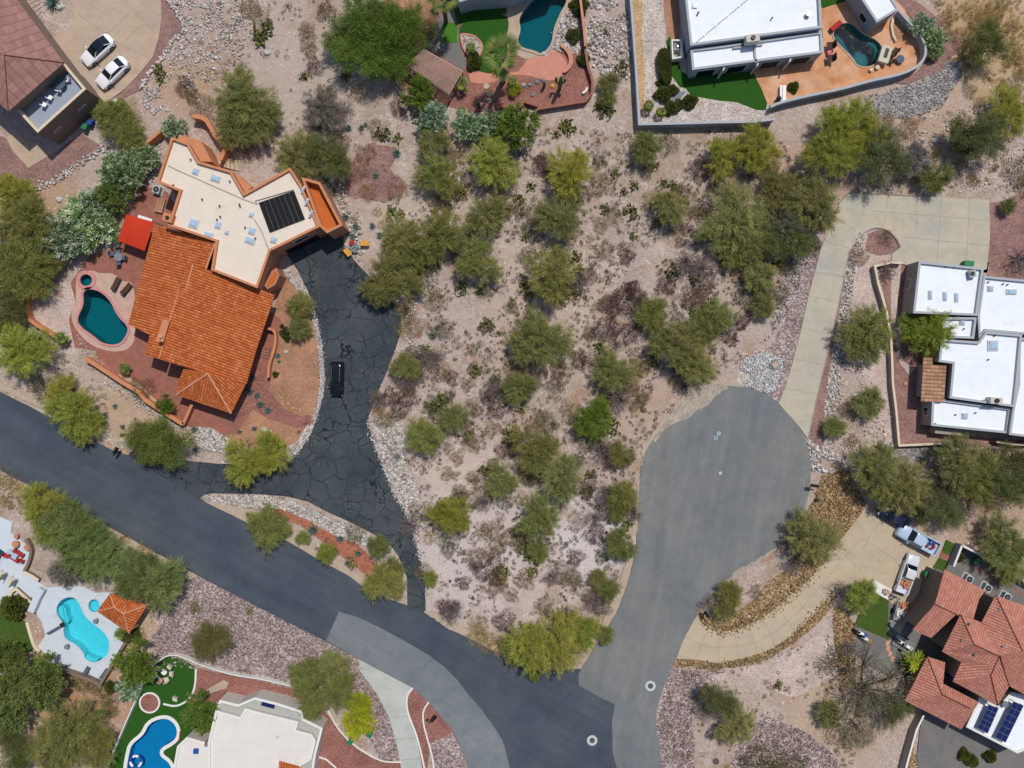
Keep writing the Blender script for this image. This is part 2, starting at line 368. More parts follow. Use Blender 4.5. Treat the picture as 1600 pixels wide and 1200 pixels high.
M = dict(
 desert=desert('desert_soil'),
 road=asphalt('dark_asphalt', srgb(65, 74, 84), srgb(80, 87, 94), .12, RAD(-30)),
 court=asphalt('pale_asphalt', srgb(107, 112, 115), srgb(124, 124, 120), .12, RAD(80), .07),
 patchroad=asphalt('patch_asphalt', srgb(106, 113, 117), srgb(122, 127, 128), .09, RAD(-42)),
 crack=cracked('sealed_asphalt', srgb(50, 58, 64), srgb(74, 80, 82), srgb(24, 31, 39)),
 conc_g=asphalt('worn_concrete', srgb(186, 174, 152), srgb(174, 170, 158), .06, 0, .2),
 conc_t=asphalt('tan_concrete', srgb(186, 168, 142), srgb(180, 166, 144), .05, 0, .2),
 conc_m=asphalt('brown_concrete', srgb(184, 160, 136), srgb(176, 158, 142), .06, 0, .15),
 conc_w=asphalt('pale_concrete', srgb(184, 186, 178), srgb(176, 178, 170), .05, 0, .2),
 joint=plain('joint_line', srgb(138, 128, 112)), sand=gravel('drift_sand', [srgb(150, 142, 130), srgb(170, 158, 144), srgb(182, 170, 156)], 6, .5, bump=.2), dust=plain('dust', srgb(176, 158, 138), var=.1, scale=1.5),
 mauve=gravel('mauve_gravel', [srgb(128, 98, 94), srgb(148, 114, 108), srgb(164, 134, 126)], 7, .3, bump=.4),
 purple=gravel('purple_rock', [srgb(108, 88, 86), srgb(144, 124, 120), srgb(162, 146, 142), srgb(200, 190, 186)], 5.6, .3, bump=.5),
 pinkgr=gravel('pink_grit', [srgb(172, 150, 142), srgb(198, 178, 168), srgb(210, 196, 188)], 8, .25, bump=.4),
 gold=gravel('gold_rock', [srgb(98, 76, 52), srgb(136, 108, 76), srgb(160, 134, 98), srgb(192, 172, 142)], 5.2, .4),
 white_rock=gravel('white_rock', [srgb(118, 108, 100), srgb(160, 150, 142), srgb(186, 176, 168), srgb(216, 210, 204)], 4.2, .4), yard_rock=gravel('yard_gravel', [srgb(150, 136, 126), srgb(184, 172, 162), srgb(200, 190, 182), srgb(214, 206, 200)], 7, .4, bump=.35),
 grey_rock=gravel('grey_rock', [srgb(104, 100, 100), srgb(148, 144, 144), srgb(186, 180, 178)], 5.0, .4),
 yellow_grit=gravel('tan_grit', [srgb(168, 136, 100), srgb(196, 160, 118), srgb(204, 174, 138)], 7, .4, bump=.4),
 brown_grit=gravel('brown_grit', [srgb(150, 110, 86), srgb(170, 128, 102), srgb(182, 142, 116)], 9, .25, bump=.3),
 mulch=gravel('red_mulch', [srgb(148, 88, 66), srgb(170, 106, 82), srgb(184, 128, 104)], 8, .5, bump=.4),
 redgr=gravel('red_grit', [srgb(128, 84, 74), srgb(148, 102, 92), srgb(162, 120, 108)], 8, .3, bump=.3),
 brick=plain('brick_paving', srgb(148, 96, 82), var=.2, scale=1.2, bump=.3),
 pinkdeck=plain('pink_concrete', srgb(196, 134, 112), var=.1, scale=1.0),
 stamped=asphalt('stamped_orange', srgb(194, 130, 84), srgb(214, 170, 138), .1, .4, .4),
 deck_w=stained('white_deck', srgb(198, 206, 212), srgb(160, 160, 160)),
 deck_b=plain('beige_deck', srgb(190, 158, 140), var=.14, scale=1.2), rose=plain('rose_stone', srgb(196, 134, 134), var=.14, scale=1.4),
 greyyard=asphalt('grey_yard', srgb(110, 108, 108), srgb(122, 118, 114), .05, 0, .3),
 lawn=plain('artificial_turf', srgb(42, 84, 22), var=.1, scale=2, bump=.6, bscale=30, rough_=1),
 lawn2=plain('olive_turf', srgb(66, 88, 32), var=.2, scale=2, bump=.6, bscale=30, rough_=1),
 brightturf=plain('bright_mat', srgb(60, 112, 20), var=.04),
 adobe=plain('adobe', srgb(194, 130, 92), var=.08, scale=.8, bump=.2), adobe_d=plain('adobe_wall', srgb(172, 120, 96), var=.07, scale=.8),
 orange_floor=plain('orange_floor', srgb(186, 98, 42), var=.08, scale=.8),
 roofcream=stained('cream_roof', srgb(222, 209, 192), srgb(184, 164, 142)), roofwhite=stained('white_roof', srgb(234, 238, 242), srgb(196, 188, 176)),
 roofgrey=plain('grey_ledge', srgb(170, 170, 162), var=.05), roofbone=stained('bone_roof', srgb(220, 214, 206), srgb(190, 180, 166)),
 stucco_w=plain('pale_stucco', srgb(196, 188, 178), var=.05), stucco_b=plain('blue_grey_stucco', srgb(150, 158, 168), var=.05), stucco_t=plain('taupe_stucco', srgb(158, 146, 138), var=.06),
 stucco_c=plain('cream_stucco', srgb(214, 196, 170), var=.05), stucco_br=plain('brown_stucco', srgb(126, 108, 96), var=.06), cap_w=plain('white_cap', srgb(222, 220, 214), var=.04), cap_g=plain('grey_cap', srgb(168, 172, 176), var=.05),
 terr=plain('terrace_floor', srgb(150, 158, 172), var=.05),
 tile_o=tiles('orange_tile', [srgb(158, 76, 36), srgb(184, 94, 46), srgb(198, 110, 60), srgb(212, 142, 100)], .36, .44, bump=1.0, grid=.42, wear=srgb(150, 84, 58)),
 tile_m=tiles('mauve_tile', [srgb(136, 96, 90), srgb(152, 112, 104), srgb(166, 126, 118)], 1.1, .55, bump=.3, grid=.3, wear=srgb(170, 130, 112)),
 tile_t=tiles('terracotta_tile', [srgb(172, 108, 92), srgb(190, 126, 108), srgb(204, 146, 126)], .36, .42, bump=.8, grid=.42),
 tile_b=tiles('tan_tile', [srgb(140, 100, 78), srgb(176, 132, 104), srgb(196, 154, 124)], .5, .5, bump=.8, grid=.6),
 ridge_o=plain('ridge_tile', srgb(206, 150, 116), var=.2, scale=4), ridge_d=plain('dark_ridge', srgb(104, 58, 48), var=.1), ridge_t=plain('terracotta_ridge', srgb(172, 102, 82), var=.12, scale=4),
 dark=plain('dark_metal', srgb(38, 36, 36), rough_=.5), black=plain('black_plastic', srgb(18, 18, 20), rough_=.6), steel=plain('steel', srgb(150, 152, 154), rough_=.4, metal=.6),
 white=plain('white_paint', srgb(232, 232, 230), var=.02, rough_=.5), carwhite=plain('car_white', srgb(236, 238, 242), var=.01, rough_=.25, spec=.6), carblack=plain('car_black', srgb(14, 16, 20), var=.02, rough_=.15, spec=.7),
 carblue=plain('car_navy', srgb(26, 36, 60), var=.02, rough_=.2, spec=.6), carsilver=plain('car_silver', srgb(205, 210, 216), var=.01, rough_=.25, spec=.6), carice=plain('car_ice_blue', srgb(176, 194, 216), var=.01, rough_=.25, spec=.6), cargrey=plain('car_grey', srgb(120, 118, 114), var=.02, rough_=.3, spec=.5),
 glass=glass_m('car_glass', srgb(16, 22, 34)), skylight=plain('skylight_dome', srgb(168, 192, 212), rough_=.12, spec=.8, var=.06), skyframe=plain('skylight_frame', srgb(196, 198, 198)),
 tyre=plain('tyre_rubber', srgb(22, 22, 22), rough_=.9), rim=plain('wheel_rim', srgb(120, 122, 126), rough_=.35, metal=.5), red=plain('red_lens', srgb(150, 16, 14), rough_=.3), lamp=plain('lamp_lens', srgb(210, 214, 218), rough_=.2),
 solar=plain('solar_cell', srgb(20, 34, 88), rough_=.2, spec=.7), heater=plain('heater_tube', srgb(14, 15, 18), rough_=.4),
 sail=plain('red_canvas', srgb(190, 52, 22), var=.05, scale=1), wood=plain('weathered_wood', srgb(184, 152, 136), var=.15, scale=3), timber=plain('yellow_timber', srgb(206, 150, 64), var=.1),
 wicker=plain('dark_wicker', srgb(74, 54, 44), var=.15), redcush=plain('red_cushion', srgb(162, 46, 44)), pinktop=plain('pink_table_top', srgb(206, 112, 112)), cush=plain('cream_cushion', srgb(200, 192, 170)),
 green_bin=plain('green_plastic', srgb(38, 118, 84), rough_=.5), blue_bin=plain('blue_plastic', srgb(30, 80, 160), rough_=.5),
 bluegrey=plain('blue_grey_fabric', srgb(84, 96, 110)), slate=plain('slate', srgb(120, 128, 134), var=.12), iron=plain('cast_iron', srgb(84, 82, 80)), collar=plain('concrete_collar', srgb(186, 190, 188), var=.05), bluering=plain('blue_paint', srgb(150, 186, 206)),
 bark=plain('bark', srgb(92, 76, 62), var=.2, scale=5), twig=plain('grey_twig', srgb(122, 108, 106), var=.25, scale=4), greenbark=plain('green_bark', srgb(120, 118, 62), var=.2), palmbark=plain('palm_bark', srgb(104, 84, 68), var=.2),
 leaf=leafy('leaf'), leafw=leafy('flowering_leaf', pos=[0, .4, .62, .68], cols=[(.6, .65, .55), (1, 1, 1), (1.3, 1.25, 1.2), (4.0, 2.8, 5.2)]), waxy=leafy('waxy_leaf', .3, .1),
 rocks_w=island_mat('rubble_white', [srgb(122, 112, 104), srgb(160, 150, 142), srgb(184, 174, 166), srgb(204, 196, 190), srgb(226, 222, 218)]),
 rocks_g=island_mat('rubble_grey', [srgb(100, 96, 96), srgb(150, 146, 144), srgb(196, 190, 186)]), rocks_p=island_mat('rubble_purple', [srgb(104, 86, 84), srgb(142, 124, 120), srgb(182, 168, 164)]),
 rocks_b=island_mat('rubble_bright', [srgb(150, 150, 150), srgb(196, 196, 196), srgb(232, 232, 230)]), rocks_y=island_mat('rubble_gold', [srgb(96, 72, 46), srgb(144, 114, 76), srgb(188, 162, 122)]), boulder=plain('boulder', srgb(184, 180, 172), var=.15, scale=2, bump=.5),
 shell_w=plain('pool_plaster', srgb(196, 214, 220)), shell_d=plain('dark_pool_plaster', srgb(70, 150, 156)), shell_b=plain('blue_pool_plaster', srgb(96, 170, 214)),
 w_teal=water('teal_water', (.10, .58, .62), ripple=.5, sparkle=1.6), w_deep=water('deep_blue_water', (.16, .60, .66), ripple=1.6, sparkle=2.2), w_turq=water('turquoise_water', (.30, .90, .97)), w_blue=water('blue_water', (.16, .66, .76)),
)
# ---------------------------------------------------------------- the ground and what is laid on it
def Z4(s, ox, oy, k=4.0, h=0.0): return PL(s, h, ox, oy, k)
POOL = {
 'p1': chaikin(PL('130,452 152,452 172,467 185,495 201,510 200,522 187,540 160,537 147,525 125,510 121,497 132,477'), 2),
 's1': chaikin(PL('125,437 129,430 136,428 143,431 146,438 143,445 135,448 128,445'), 2),
 'p2': chaikin(PL('838,-6 884,-14 886,4 877,18 865,45 862,70 847,86 835,80 814,75 808,65 814,47 810,31 818,17'), 2),
 'p3': chaikin(PL('1313,37 1330,36 1347,54 1370,63 1379,77 1374,96 1357,106 1339,104 1330,90 1315,75 1301,60 1302,49'), 2),
 'p4': chaikin(PL('88,950 96,936 112,931 123,937 130,955 138,967 165,987 173,1003 171,1021 160,1031 146,1036 132,1028 133,1022 120,1007 105,1000 100,992 100,975 90,960'), 2),
 's4': chaikin(PL('138,946 141,938 148,935 156,938 158,946 156,954 148,957 141,954'), 2),
 'p5': chaikin(PL('250,1122 265,1122 277,1134 278,1150 268,1160 252,1168 250,1180 268,1192 271,1215 200,1215 198,1200 202,1178 206,1162 225,1148 233,1130'), 2),
 'p6': PL('-30,858 -4,853 9,862 -6,888 -30,892'),
}
POOL = {k: ccw(v) for k, v in POOL.items()}
LEV = [0.0]
def sheet(name, poly, mat, z=None, holes=(), label=None, cat=None, kind='structure', edge=0.0, smooth=0, group=None):
    if smooth: poly = chaikin(poly, smooth)
    if edge: poly = rough(poly, edge)
    poly = ccw(poly)
    if z is None: LEV[0] += .0025; z = LEV[0]
    b = MB(); hs = [POOL[h] for h in holes]
    b.tess([poly]+hs, z); b.sides(poly, -.03, z)
    return b.build(name, mat, origin=(poly[0][0], poly[0][1], 0), label=label, cat=cat, kind=kind, group=group)
g = MB(); B = [(-1500, -1500), (1500, -1500), (1500, 1500), (-1500, 1500)]
g.tess([B]+list(POOL.values()), 0)
g.build('ground', M['desert'], origin=(0, 0, 0), label='pale pinkish desert soil between the houses and roads', cat='ground', kind='structure')
def joints(parent_sheet, segs, z, wd=.04, mat='joint'):
    b = MB()
    for s in segs: b.wall(PL(s), z-.01, z+.004, wd)
    o = b.build('joint', M[mat], parent_sheet); return o
# gravel beds below the roads first (the roads cover their edges)
sheet('gravel_bed', PL('225,905 310,899 400,946 507,1000 560,1029 563,1047 590,1085 608,1120 622,1170 628,1200 600,1200 575,1150 545,1100 500,1080 467,1078 400,1063 337,1049 287,1030 262,1025 245,1037 236,1000 262,960 245,940'), M['purple'], edge=.1, label='purple and white crushed rock slope below the main road', cat='gravel')
sheet('gravel_bed', PL('1047,1046 1085,1048 1150,1050 1100,1075 1080,1120 1085,1165 1080,1230 1025,1230 1024,1137 1030,1100'), M['purple'], edge=.2, label='purple crushed rock strip along the road fork', cat='gravel')
sheet('gravel_bed', PL('1110,1055 1205,1035 1290,985 1305,1010 1300,1060 1240,1090 1200,1075 1150,1075'), M['pinkgr'], edge=.3, label='pinkish grit below the curved tan driveway', cat='gravel')
sheet('gravel_bed', PL('1150,1145 1200,1120 1260,1145 1300,1175 1330,1230 1140,1230'), M['purple'], edge=.4, label='dark pinkish rubble bank at the bottom edge of the photo', cat='gravel')
sheet('gravel_bed', PL('1283,384 1262,384 1243,440 1226,500 1205,540 1175,555 1150,595 1180,612 1233,640 1262,520'), M['purple'], edge=.15, label='purple rock strip beside the long concrete driveway', cat='gravel')
sheet('gravel_bed', PL('1157,570 1168,556 1200,551 1221,562 1222,575 1212,610 1196,614 1150,598'), M['yard_rock'], edge=.08, label='white rock patch at the top of the turning circle', cat='gravel')
sheet('gravel_bed', PL('1389,345 1398,312 1540,312 1545,380 1545,408 1600,432 1640,440 1640,330 1600,300 1560,316 1548,318 1548,410 1400,412'), M['mauve'], label='mauve gravel beyond the concrete apron', cat='gravel')
sheet('gravel_bed', PL('1545,316 1640,316 1640,440 1541,432 1545,410'), M['mauve'], edge=.05, label='mauve gravel yard at the end of the parking apron', cat='gravel')
sheet('gravel_bed', PL('1335,415 1350,380 1362,362 1383,358 1398,370 1406,386 1392,398 1388,412 1370,420 1378,470 1390,540 1398,640 1402,700 1385,700 1340,560 1330,480'), M['pinkgr'], edge=.2, label='pinkish grit bank inside the driveway bend', cat='gravel')
sheet('gravel_bed', PL('1356,366 1372,359 1390,362 1402,374 1407,386 1393,397 1372,400 1352,392'), M['mauve'], edge=.05, label='mauve gravel pocket in the driveway bend', cat='gravel')
sheet('gravel_bed', PL('1317,425 1332,400 1338,372 1350,364 1335,410 1330,450 1328,500 1318,560 1302,640 1296,700 1283,712 1262,690 1270,640 1292,560'), M['white_rock'], edge=.2, label='white rock verge beside the long driveway', cat='gravel')
sheet('gravel_bed', PL('1317,430 1320,432 1309,500 1297,570 1287,640 1289,660 1286,710 1266,686 1262,684 1273,632 1293,540'), M['mauve'], edge=.05, label='narrow mauve gravel strip along the driveway kerb', cat='gravel')
sheet('gravel_bed', PL('1372,416 1410,412 1430,412 1428,500 1440,560 1438,640 1455,668 1500,680 1600,688 1600,700 1404,696 1398,640 1393,540 1385,480'), M['mauve'], label='mauve gravel courtyard around the white flat-roofed house', cat='gravel')
sheet('path', PL('1391,412 1408,411 1406,440 1402,470 1404,500 1412,525 1405,545 1412,565 1430,575 1420,586 1403,563 1400,530 1392,505 1392,455'), M['pinkgr'], label='tan curved footpath beside the white house', cat='path')
sheet('gravel_bed', PL('1405,698 1492,697 1500,712 1440,718 1405,722 1395,705'), M['grey_rock'], edge=.2, label='grey rock strip under the low courtyard wall', cat='gravel')
sheet('gravel_bed', PL('1288,733 1325,730 1345,770 1352,790 1347,800 1325,830 1297,870 1268,900 1255,912 1230,880 1262,800'), M['gold'], edge=.25, label='golden rock slope above the lower driveway', cat='gravel')
sheet('gravel_bed', PL('1300,955 1308,940 1330,965 1340,975 1338,1010 1336,1040 1340,1075 1312,1080 1306,1040 1303,1000'), M['gold'], edge=.25, label='golden rock strip beside the shaded lawn', cat='gravel')
sheet('gravel_bed', PL('1090,945 1095,972 1115,980 1130,988 1160,982 1200,960 1240,930 1268,900 1280,885 1255,880 1230,890 1200,908 1180,935 1160,950 1120,970 1100,955'), M['gold'], edge=.12, label='golden rock band above the curved tan driveway', cat='gravel')
sheet('gravel_bed', PL('1052,1026 1090,1026 1122,1034 1160,1028 1200,1015 1230,992 1262,968 1290,938 1300,925 1306,935 1290,962 1262,988 1230,1012 1195,1032 1160,1041 1120,1046 1085,1040 1050,1044'), M['gold'], edge=.12, label='golden rock band below the curved tan driveway', cat='gravel')
sheet('gravel_bed', PL('1425,1160 1431,1180 1445,1200 1460,1240 1400,1240 1410,1200'), M['gold'], edge=.1, label='golden rock corner inside the low wall', cat='gravel')
sheet('gravel_bed', PL('-40,205 10,215 40,240 75,245 128,208 160,230 130,250 60,292 40,300 -40,300'), M['mauve'], edge=.15, label='mauve gravel yard below the roof terrace', cat='gravel')
sheet('gravel_bed', PL('262,0 283,30 289,48 270,64 255,90 238,110 218,142 195,152 170,160 200,138 228,105 242,85 250,50 252,0'), M['mauve'], edge=.08, label='mauve gravel verge around the parking court', cat='gravel')
sheet('gravel_bed', PL('535,270 575,225 620,232 610,265 640,290 620,312 575,316 530,300 520,285'), M['mauve'], edge=.5, label='reddish gravel patch above the agaves', cat='gravel')
sheet('gravel_bed', PL('600,1 650,-20 700,-20 700,60 640,150 600,100'), M['brown_grit'], edge=.3, label='brown earth under the big dark tree', cat='gravel')
# orange house: yard
sheet('gravel_bed', PL('437,425 448,420 462,430 480,460 494,500 502,540 505,575 503,610 495,640 484,668 470,690 440,700 400,702 350,690 330,672 290,662 300,640 380,640 400,600 420,560 430,480'), M['brown_grit'], label='raked brown gravel front yard of the orange-roofed house', cat='gravel')
sheet('patio', PL('186,385 200,340 222,290 262,300 330,420 440,500 425,560 395,640 370,680 330,680 290,664 205,590 150,575 150,548 100,540 78,520 88,505 85,480 110,470 112,440 140,400'), M['brick'], edge=.05, holes=('p1', 's1'), label='brick paved pool terrace of the orange-roofed house', cat='patio')
sheet('path', PL('400,590 428,560 420,610 445,640 475,652 492,655 488,668 462,668 420,655 395,640 380,650 365,668 350,655'), M['redgr'], label='red path curving to the front steps', cat='path')
sheet('gravel_bed', PL('42,452 88,442 110,440 118,470 108,500 118,545 88,520 55,510 38,480'), M['pinkgr'], edge=.1, label='rocky planting bed behind the curved orange wall', cat='gravel')
sheet('pool_deck', PL('158,428 178,426 190,440 208,440 212,470 208,505 213,518 208,540 190,550 165,548 140,538 118,515 110,492 120,470 118,440 125,425 145,422'), M['deck_b'], holes=('p1', 's1'), smooth=2, label='beige deck around the kidney-shaped teal pool', cat='deck')
# top centre yard
YC = dict(ox=660, oy=0, k=5.714)
sheet('gravel_bed', PL('655,60 695,-30 905,-30 914,70 926,126 922,154 912,163 840,169 735,176 715,170 650,150 620,105'), M['redgr'], holes=('p2',), label='reddish gravel back yard with the tall palm', cat='gravel')
sheet('patio', PL('662,72 690,20 700,-30 716,-30 716,45 718,70 730,100 722,110 700,95'), M['greyyard'], label='grey concrete patio above the slatted pergola', cat='patio')
sheet('pool_deck', PL('716,-30 910,-30 908,5 892,20 878,60 868,82 860,92 845,96 820,92 808,86 796,78 790,60 793,40 789,24 722,38 716,20'), M['conc_m'], holes=('p2',), label='brownish deck between the lawn and the deep blue pool', cat='deck')
sheet('path', PL('590,0 600,0', 0) if False else Z4('400,590 430,730 480,745 560,745 640,735 690,710 770,672 850,670 960,680 1060,705 1130,720 1230,700 1290,650 1290,560 1230,480 1150,450 1060,520 1010,500 930,540 860,640 700,660 620,665 500,640 440,600', 660, 0, 5.714), M['pinkdeck'], label='pink concrete walk curving under the palm', cat='path')
sheet('lawn', chaikin(Z4('340,215 440,190 600,160 750,125 772,200 768,260 750,320 755,400 762,460 740,560 700,610 620,662 520,645 450,600 420,560 340,420 325,300', 660, 0, 5.714), 2), M['lawn'], label='curved artificial lawn beside the deep blue pool', cat='lawn')
sheet('lawn', Z4('190,205 315,210 308,388 180,380', 660, 0, 5.714), M['brightturf'], label='small bright green turf square on the grey patio', cat='lawn')
sheet('lawn', Z4('250,-60 760,-60 750,125 600,162 440,192 340,218 310,210', 660, 0, 5.714), M['lawn'], label='artificial lawn strip in the shade of the roof', cat='lawn')
sheet('gravel_bed', PL('862,70 870,45 880,22 898,15 908,40 912,60 905,85 890,84 862,78 855,90 850,86'), M['white_rock'], edge=.15, label='pale rockery beside the deep blue pool', cat='gravel')
# top right yard
sheet('gravel_bed', PL('988,-30 1075,-30 1080,122 1200,162 1206,183 1196,188 1000,193 990,100'), M['yard_rock'], label='pale gravel yard inside the long white wall', cat='gravel')
sheet('path', PL('986,-30 1004,-30 1003,60 1008,120 1006,170 1000,192 996,150'), M['yellow_grit'], label='tan dirt strip beside the long white wall', cat='path')
sheet('path', PL('1036,-30 1062,-30 1062,64 1052,64 1042,60 1037,20'), M['brown_grit'], label='tan strip beside the service wall', cat='path')
sheet('lawn', Z4('960,260 990,225 1000,370 1040,385 1060,450 1120,480 1600,440 1640,520 1590,660 1588,690 1530,690 1400,640 1300,632 1120,600 1075,545 1050,550 1000,480 985,390', 800, 0), M['lawn'], label='artificial lawn in the corner of the big white house', cat='lawn')
sheet('patio', PL('1175,110 1286,60 1278,10 1300,8 1330,-30 1405,-30 1420,40 1447,85 1443,98 1420,112 1390,120 1205,166 1199,163 1190,140'), M['stamped'], holes=('p3',), label='mottled orange stamped patio around the dark teal pool', cat='patio')
sheet('lawn', Z4('640,0 960,0 940,20 760,70 700,95', 1180, 0, 6.667), M['lawn'], label='small lawn wedge above the orange patio', cat='lawn')
sheet('path', Z4('1050,575 1090,570 1060,610 1000,650 950,672 940,650 985,610', 800, 0), M['slate'], label='short slate grey path among round shrubs', cat='path')
sheet('gravel_bed', Z4('600,620 830,555 960,500 1100,400 1200,380 1210,470 1150,560 1000,680 880,740 700,740 640,690', 1200, 0), M['grey_rock'], edge=.25, label='grey rock bank below the curved pool wall', cat='gravel')
sheet('gravel_bed', Z4('800,520 930,450 1000,370 1010,290 900,120 800,0 870,-20 1000,60 1200,260 1190,330 1120,370 1090,440 860,530', 1200, 0), M['mauve'], edge=.1, label='mauve gravel strip outside the curved pool wall', cat='gravel')
# bottom left yards
sheet('pool_deck', PL('-40,795 0,807 20,816 17,832 25,838 50,858 45,878 37,893 60,908 73,918 100,916 130,916 150,926 178,925 207,985 195,1002 158,1066 88,1045 75,1025 60,1010 72,992 66,972 55,954 40,945 -40,940'), M['deck_w'], holes=('p4', 's4', 'p6'), label='pale deck around the turquoise pool', cat='deck')
sheet('lawn', PL('-40,940 0,945 12,957 42,972 50,1000 54,1012 32,1027 0,1010 -40,1010'), M['lawn2'], label='dark olive lawn below the pale pool deck', cat='lawn')
sheet('lawn', PL('160,1215 215,1089 225,1062 246,1037 262,1026 287,1031 306,1043 304,1075 292,1096 300,1104 335,1110 325,1160 280,1170 270,1215'), M['lawn'], holes=('p5',), label='artificial lawn around the blue pool', cat='lawn')
sheet('gravel_bed', PL('306,1043 337,1050 400,1063 467,1079 517,1122 542,1157 580,1184 640,1192 640,1230 500,1230 345,1096 300,1100 292,1098 304,1076'), M['redgr'], label='reddish gravel yard inside the white kerb', cat='gravel')
sheet('gravel_bed', PL('645,1074 672,1097 690,1115 707,1141 718,1165 705,1150 672,1160 668,1200 672,1230 660,1230 650,1150 637,1110 635,1088'), M['redgr'], label='red gravel strip between the white kerbs', cat='gravel')
sheet('gravel_bed', PL('674,1160 707,1145 722,1170 735,1230 680,1230'), M['purple'], edge=.05, label='purple rock wedge at the road bend', cat='gravel')
sheet('path', PL('300,1100 306,1088 330,1073 350,1062 358,1066 354,1075 330,1082 312,1096'), M['conc_m'], label='pinkish path from the lawn to the white house', cat='path')
sheet('gravel_bed', PL('510,1175 540,1165 580,1188 640,1195 640,1240 480,1240'), M['redgr'], label='reddish gravel corner at the bottom edge', cat='gravel')
sheet('gravel_bed', PL('395,1190 420,1182 470,1200 480,1240 380,1240'), M['pinkgr'], label='beige entry court at the bottom edge', cat='gravel')
# lower right yard
sheet('lawn', PL('1366,921 1398,942 1396,955 1388,972 1387,990 1389,1000 1345,981 1335,978 1345,950'), M['lawn2'], label='shaded lawn beside the lower parking court', cat='lawn')
sheet('patio', PL('1335,978 1388,1001 1400,1030 1395,1060 1360,1040 1334,1020'), M['greyyard'], label='grey gravel corner below the shaded lawn', cat='patio')
sheet('patio', PL('1388,940 1430,920 1470,880 1640,900 1640,1240 1440,1240 1432,1180 1440,1110 1400,1060 1392,1000 1386,985'), M['greyyard'], label='grey yard around the terracotta-roofed house', cat='patio')
sheet('patio', PL('1480,870 1500,852 1660,925 1660,1000 1540,960'), M['greyyard'], label='grey side yard behind the terracotta-roofed house', cat='patio')
sheet('lawn', PL('1478,843 1496,852 1486,874 1470,865'), M['lawn2'], label='little turf square beside the walled yard', cat='lawn')
sheet('lawn', PL('1466,870 1482,878 1474,893 1456,886'), M['lawn2'], label='little turf square next to the green bin', cat='lawn')
sheet('path', PL('1470,862 1487,870 1484,878 1466,871'), M['brick'], label='short brick path between two turf squares', cat='path')
# bottom island mulch
sheet('gravel_bed', PL('420,793 445,784 480,795 520,822 548,840 575,866 600,900 598,925 560,888 510,850 470,820 430,805'), M['mulch'], edge=.12, label='red mulch bed in the driveway island', cat='gravel')
sheet('gravel_bed', PL('315,773 400,772 450,778 500,802 545,820 580,838 605,860 560,850 520,835 480,812 440,795 400,795 360,792 330,784'), M['white_rock'], edge=.1, label='white rock edge of the driveway island', cat='gravel')
sheet('gravel_bed', PL('580,655 600,648 628,655 640,690 632,720 655,770 660,790 655,850 668,930 662,955 650,830 632,795 612,765 600,735 585,695'), M['white_rock'], edge=.15, label='white rock verge along the dark driveway', cat='gravel')
sheet('gravel_bed', PL('440,422 452,420 480,450 497,500 508,550 510,600 500,640 488,675 470,705 440,722 400,728 345,724 350,716 400,716 440,706 466,688 482,660 494,640 501,600 498,550 488,500 470,460'), M['white_rock'], label='white rock border between driveway and front yard', cat='gravel')
sheet('gravel_bed', PL('300,668 330,668 365,690 345,708 310,700'), M['white_rock'], edge=.15, label='white rubble below the orange garden wall', cat='gravel')
# tan and orange dust beside roads
sheet('verge', PL('-40,720 0,734 60,765 150,812 230,855 310,899 300,905 225,872 150,830 60,785 -40,745'), M['dust'], edge=.25, label='tan grassy verge under the main road', cat='verge')
sheet('verge', PL('-40,600 0,608 70,640 180,698 210,708 215,690 180,680 120,650 60,625 -40,580'), M['dust'], edge=.2, label='tan dirt verge above the main road', cat='verge')
sheet('verge', PL('318,782 400,797 450,822 500,856 560,895 590,925 640,945 632,955 540,915 445,850 327,795'), M['dust'], edge=.12, label='tan verge between driveway island and main road', cat='verge')
sheet('verge', PL('655,950 705,985 735,995 775,1018 850,1045 925,1010 960,960 975,925 985,890 980,870 960,930 935,985 900,1010 800,1020 690,960'), M['dust'], edge=.25, label='tan verge under the trees at the road fork', cat='verge')
sheet('verge', PL('985,860 1000,740 1003,700 1020,675 1050,640 1075,605 1130,592 1160,598 1150,610 1100,640 1060,680 1020,720 1010,800'), M['dust'], edge=.5, label='dusty edge of the turning circle', cat='verge')
# roads
sheet('road', PL('-420,400 -20,602 0,612 40,632 75,650 179,705 200,711 250,740 300,770 327,787 397,821 445,842 495,872 547,900 570,918 615,938 657,952 705,985 732,997 775,1020 800,1040 870,1047 905,1045 1010,1085 1010,1500 732,1500 732,1240 732,1200 722,1170 707,1140 670,1096 645,1074 560,1029 507,1000 400,946 310,899 230,855 150,812 60,765 0,734 -420,520'), M['road'], z=.19, edge=.03, label='dark asphalt main road sweeping across the bottom', cat='road')
sheet('road', PL('530,955 560,964 600,983 645,1008 672,1024 695,1042 715,1062 732,1085 752,1107 770,1132 785,1155 792,1180 797,1200 800,1500 735,1500 735,1240 732,1200 722,1170 707,1140 670,1096 645,1074 560,1029 510,1000'), M['patchroad'], z=.194, label='lighter resurfaced lane on the main road', cat='road')
court = PL('966,1500 966,1240 964,1200 957,1175 956,1125 961,1100 932,1086 904,1070 904,1052')+chaikin(PL('920,1027 937,997 960,965 975,930 985,897 991,870 995,840 997,787 1000,740 1006,708 1022,683 1040,662 1055,640 1075,616 1102,606 1130,602 1165,605 1200,616 1215,630 1232,648 1247,665 1259,687 1265,715 1267,740 1263,775 1252,805 1235,832 1200,865 1145,897 1115,920 1097,942 1090,958 1069,995 1055,1029 1047,1050 1034,1080 1026,1107 1024,1137 1030,1167 1032,1200 1034,1240 1034,1500'), 1, False)
sheet('road', court, M['court'], z=.198, edge=.05, label='pale grey turning circle and its stem', cat='road')
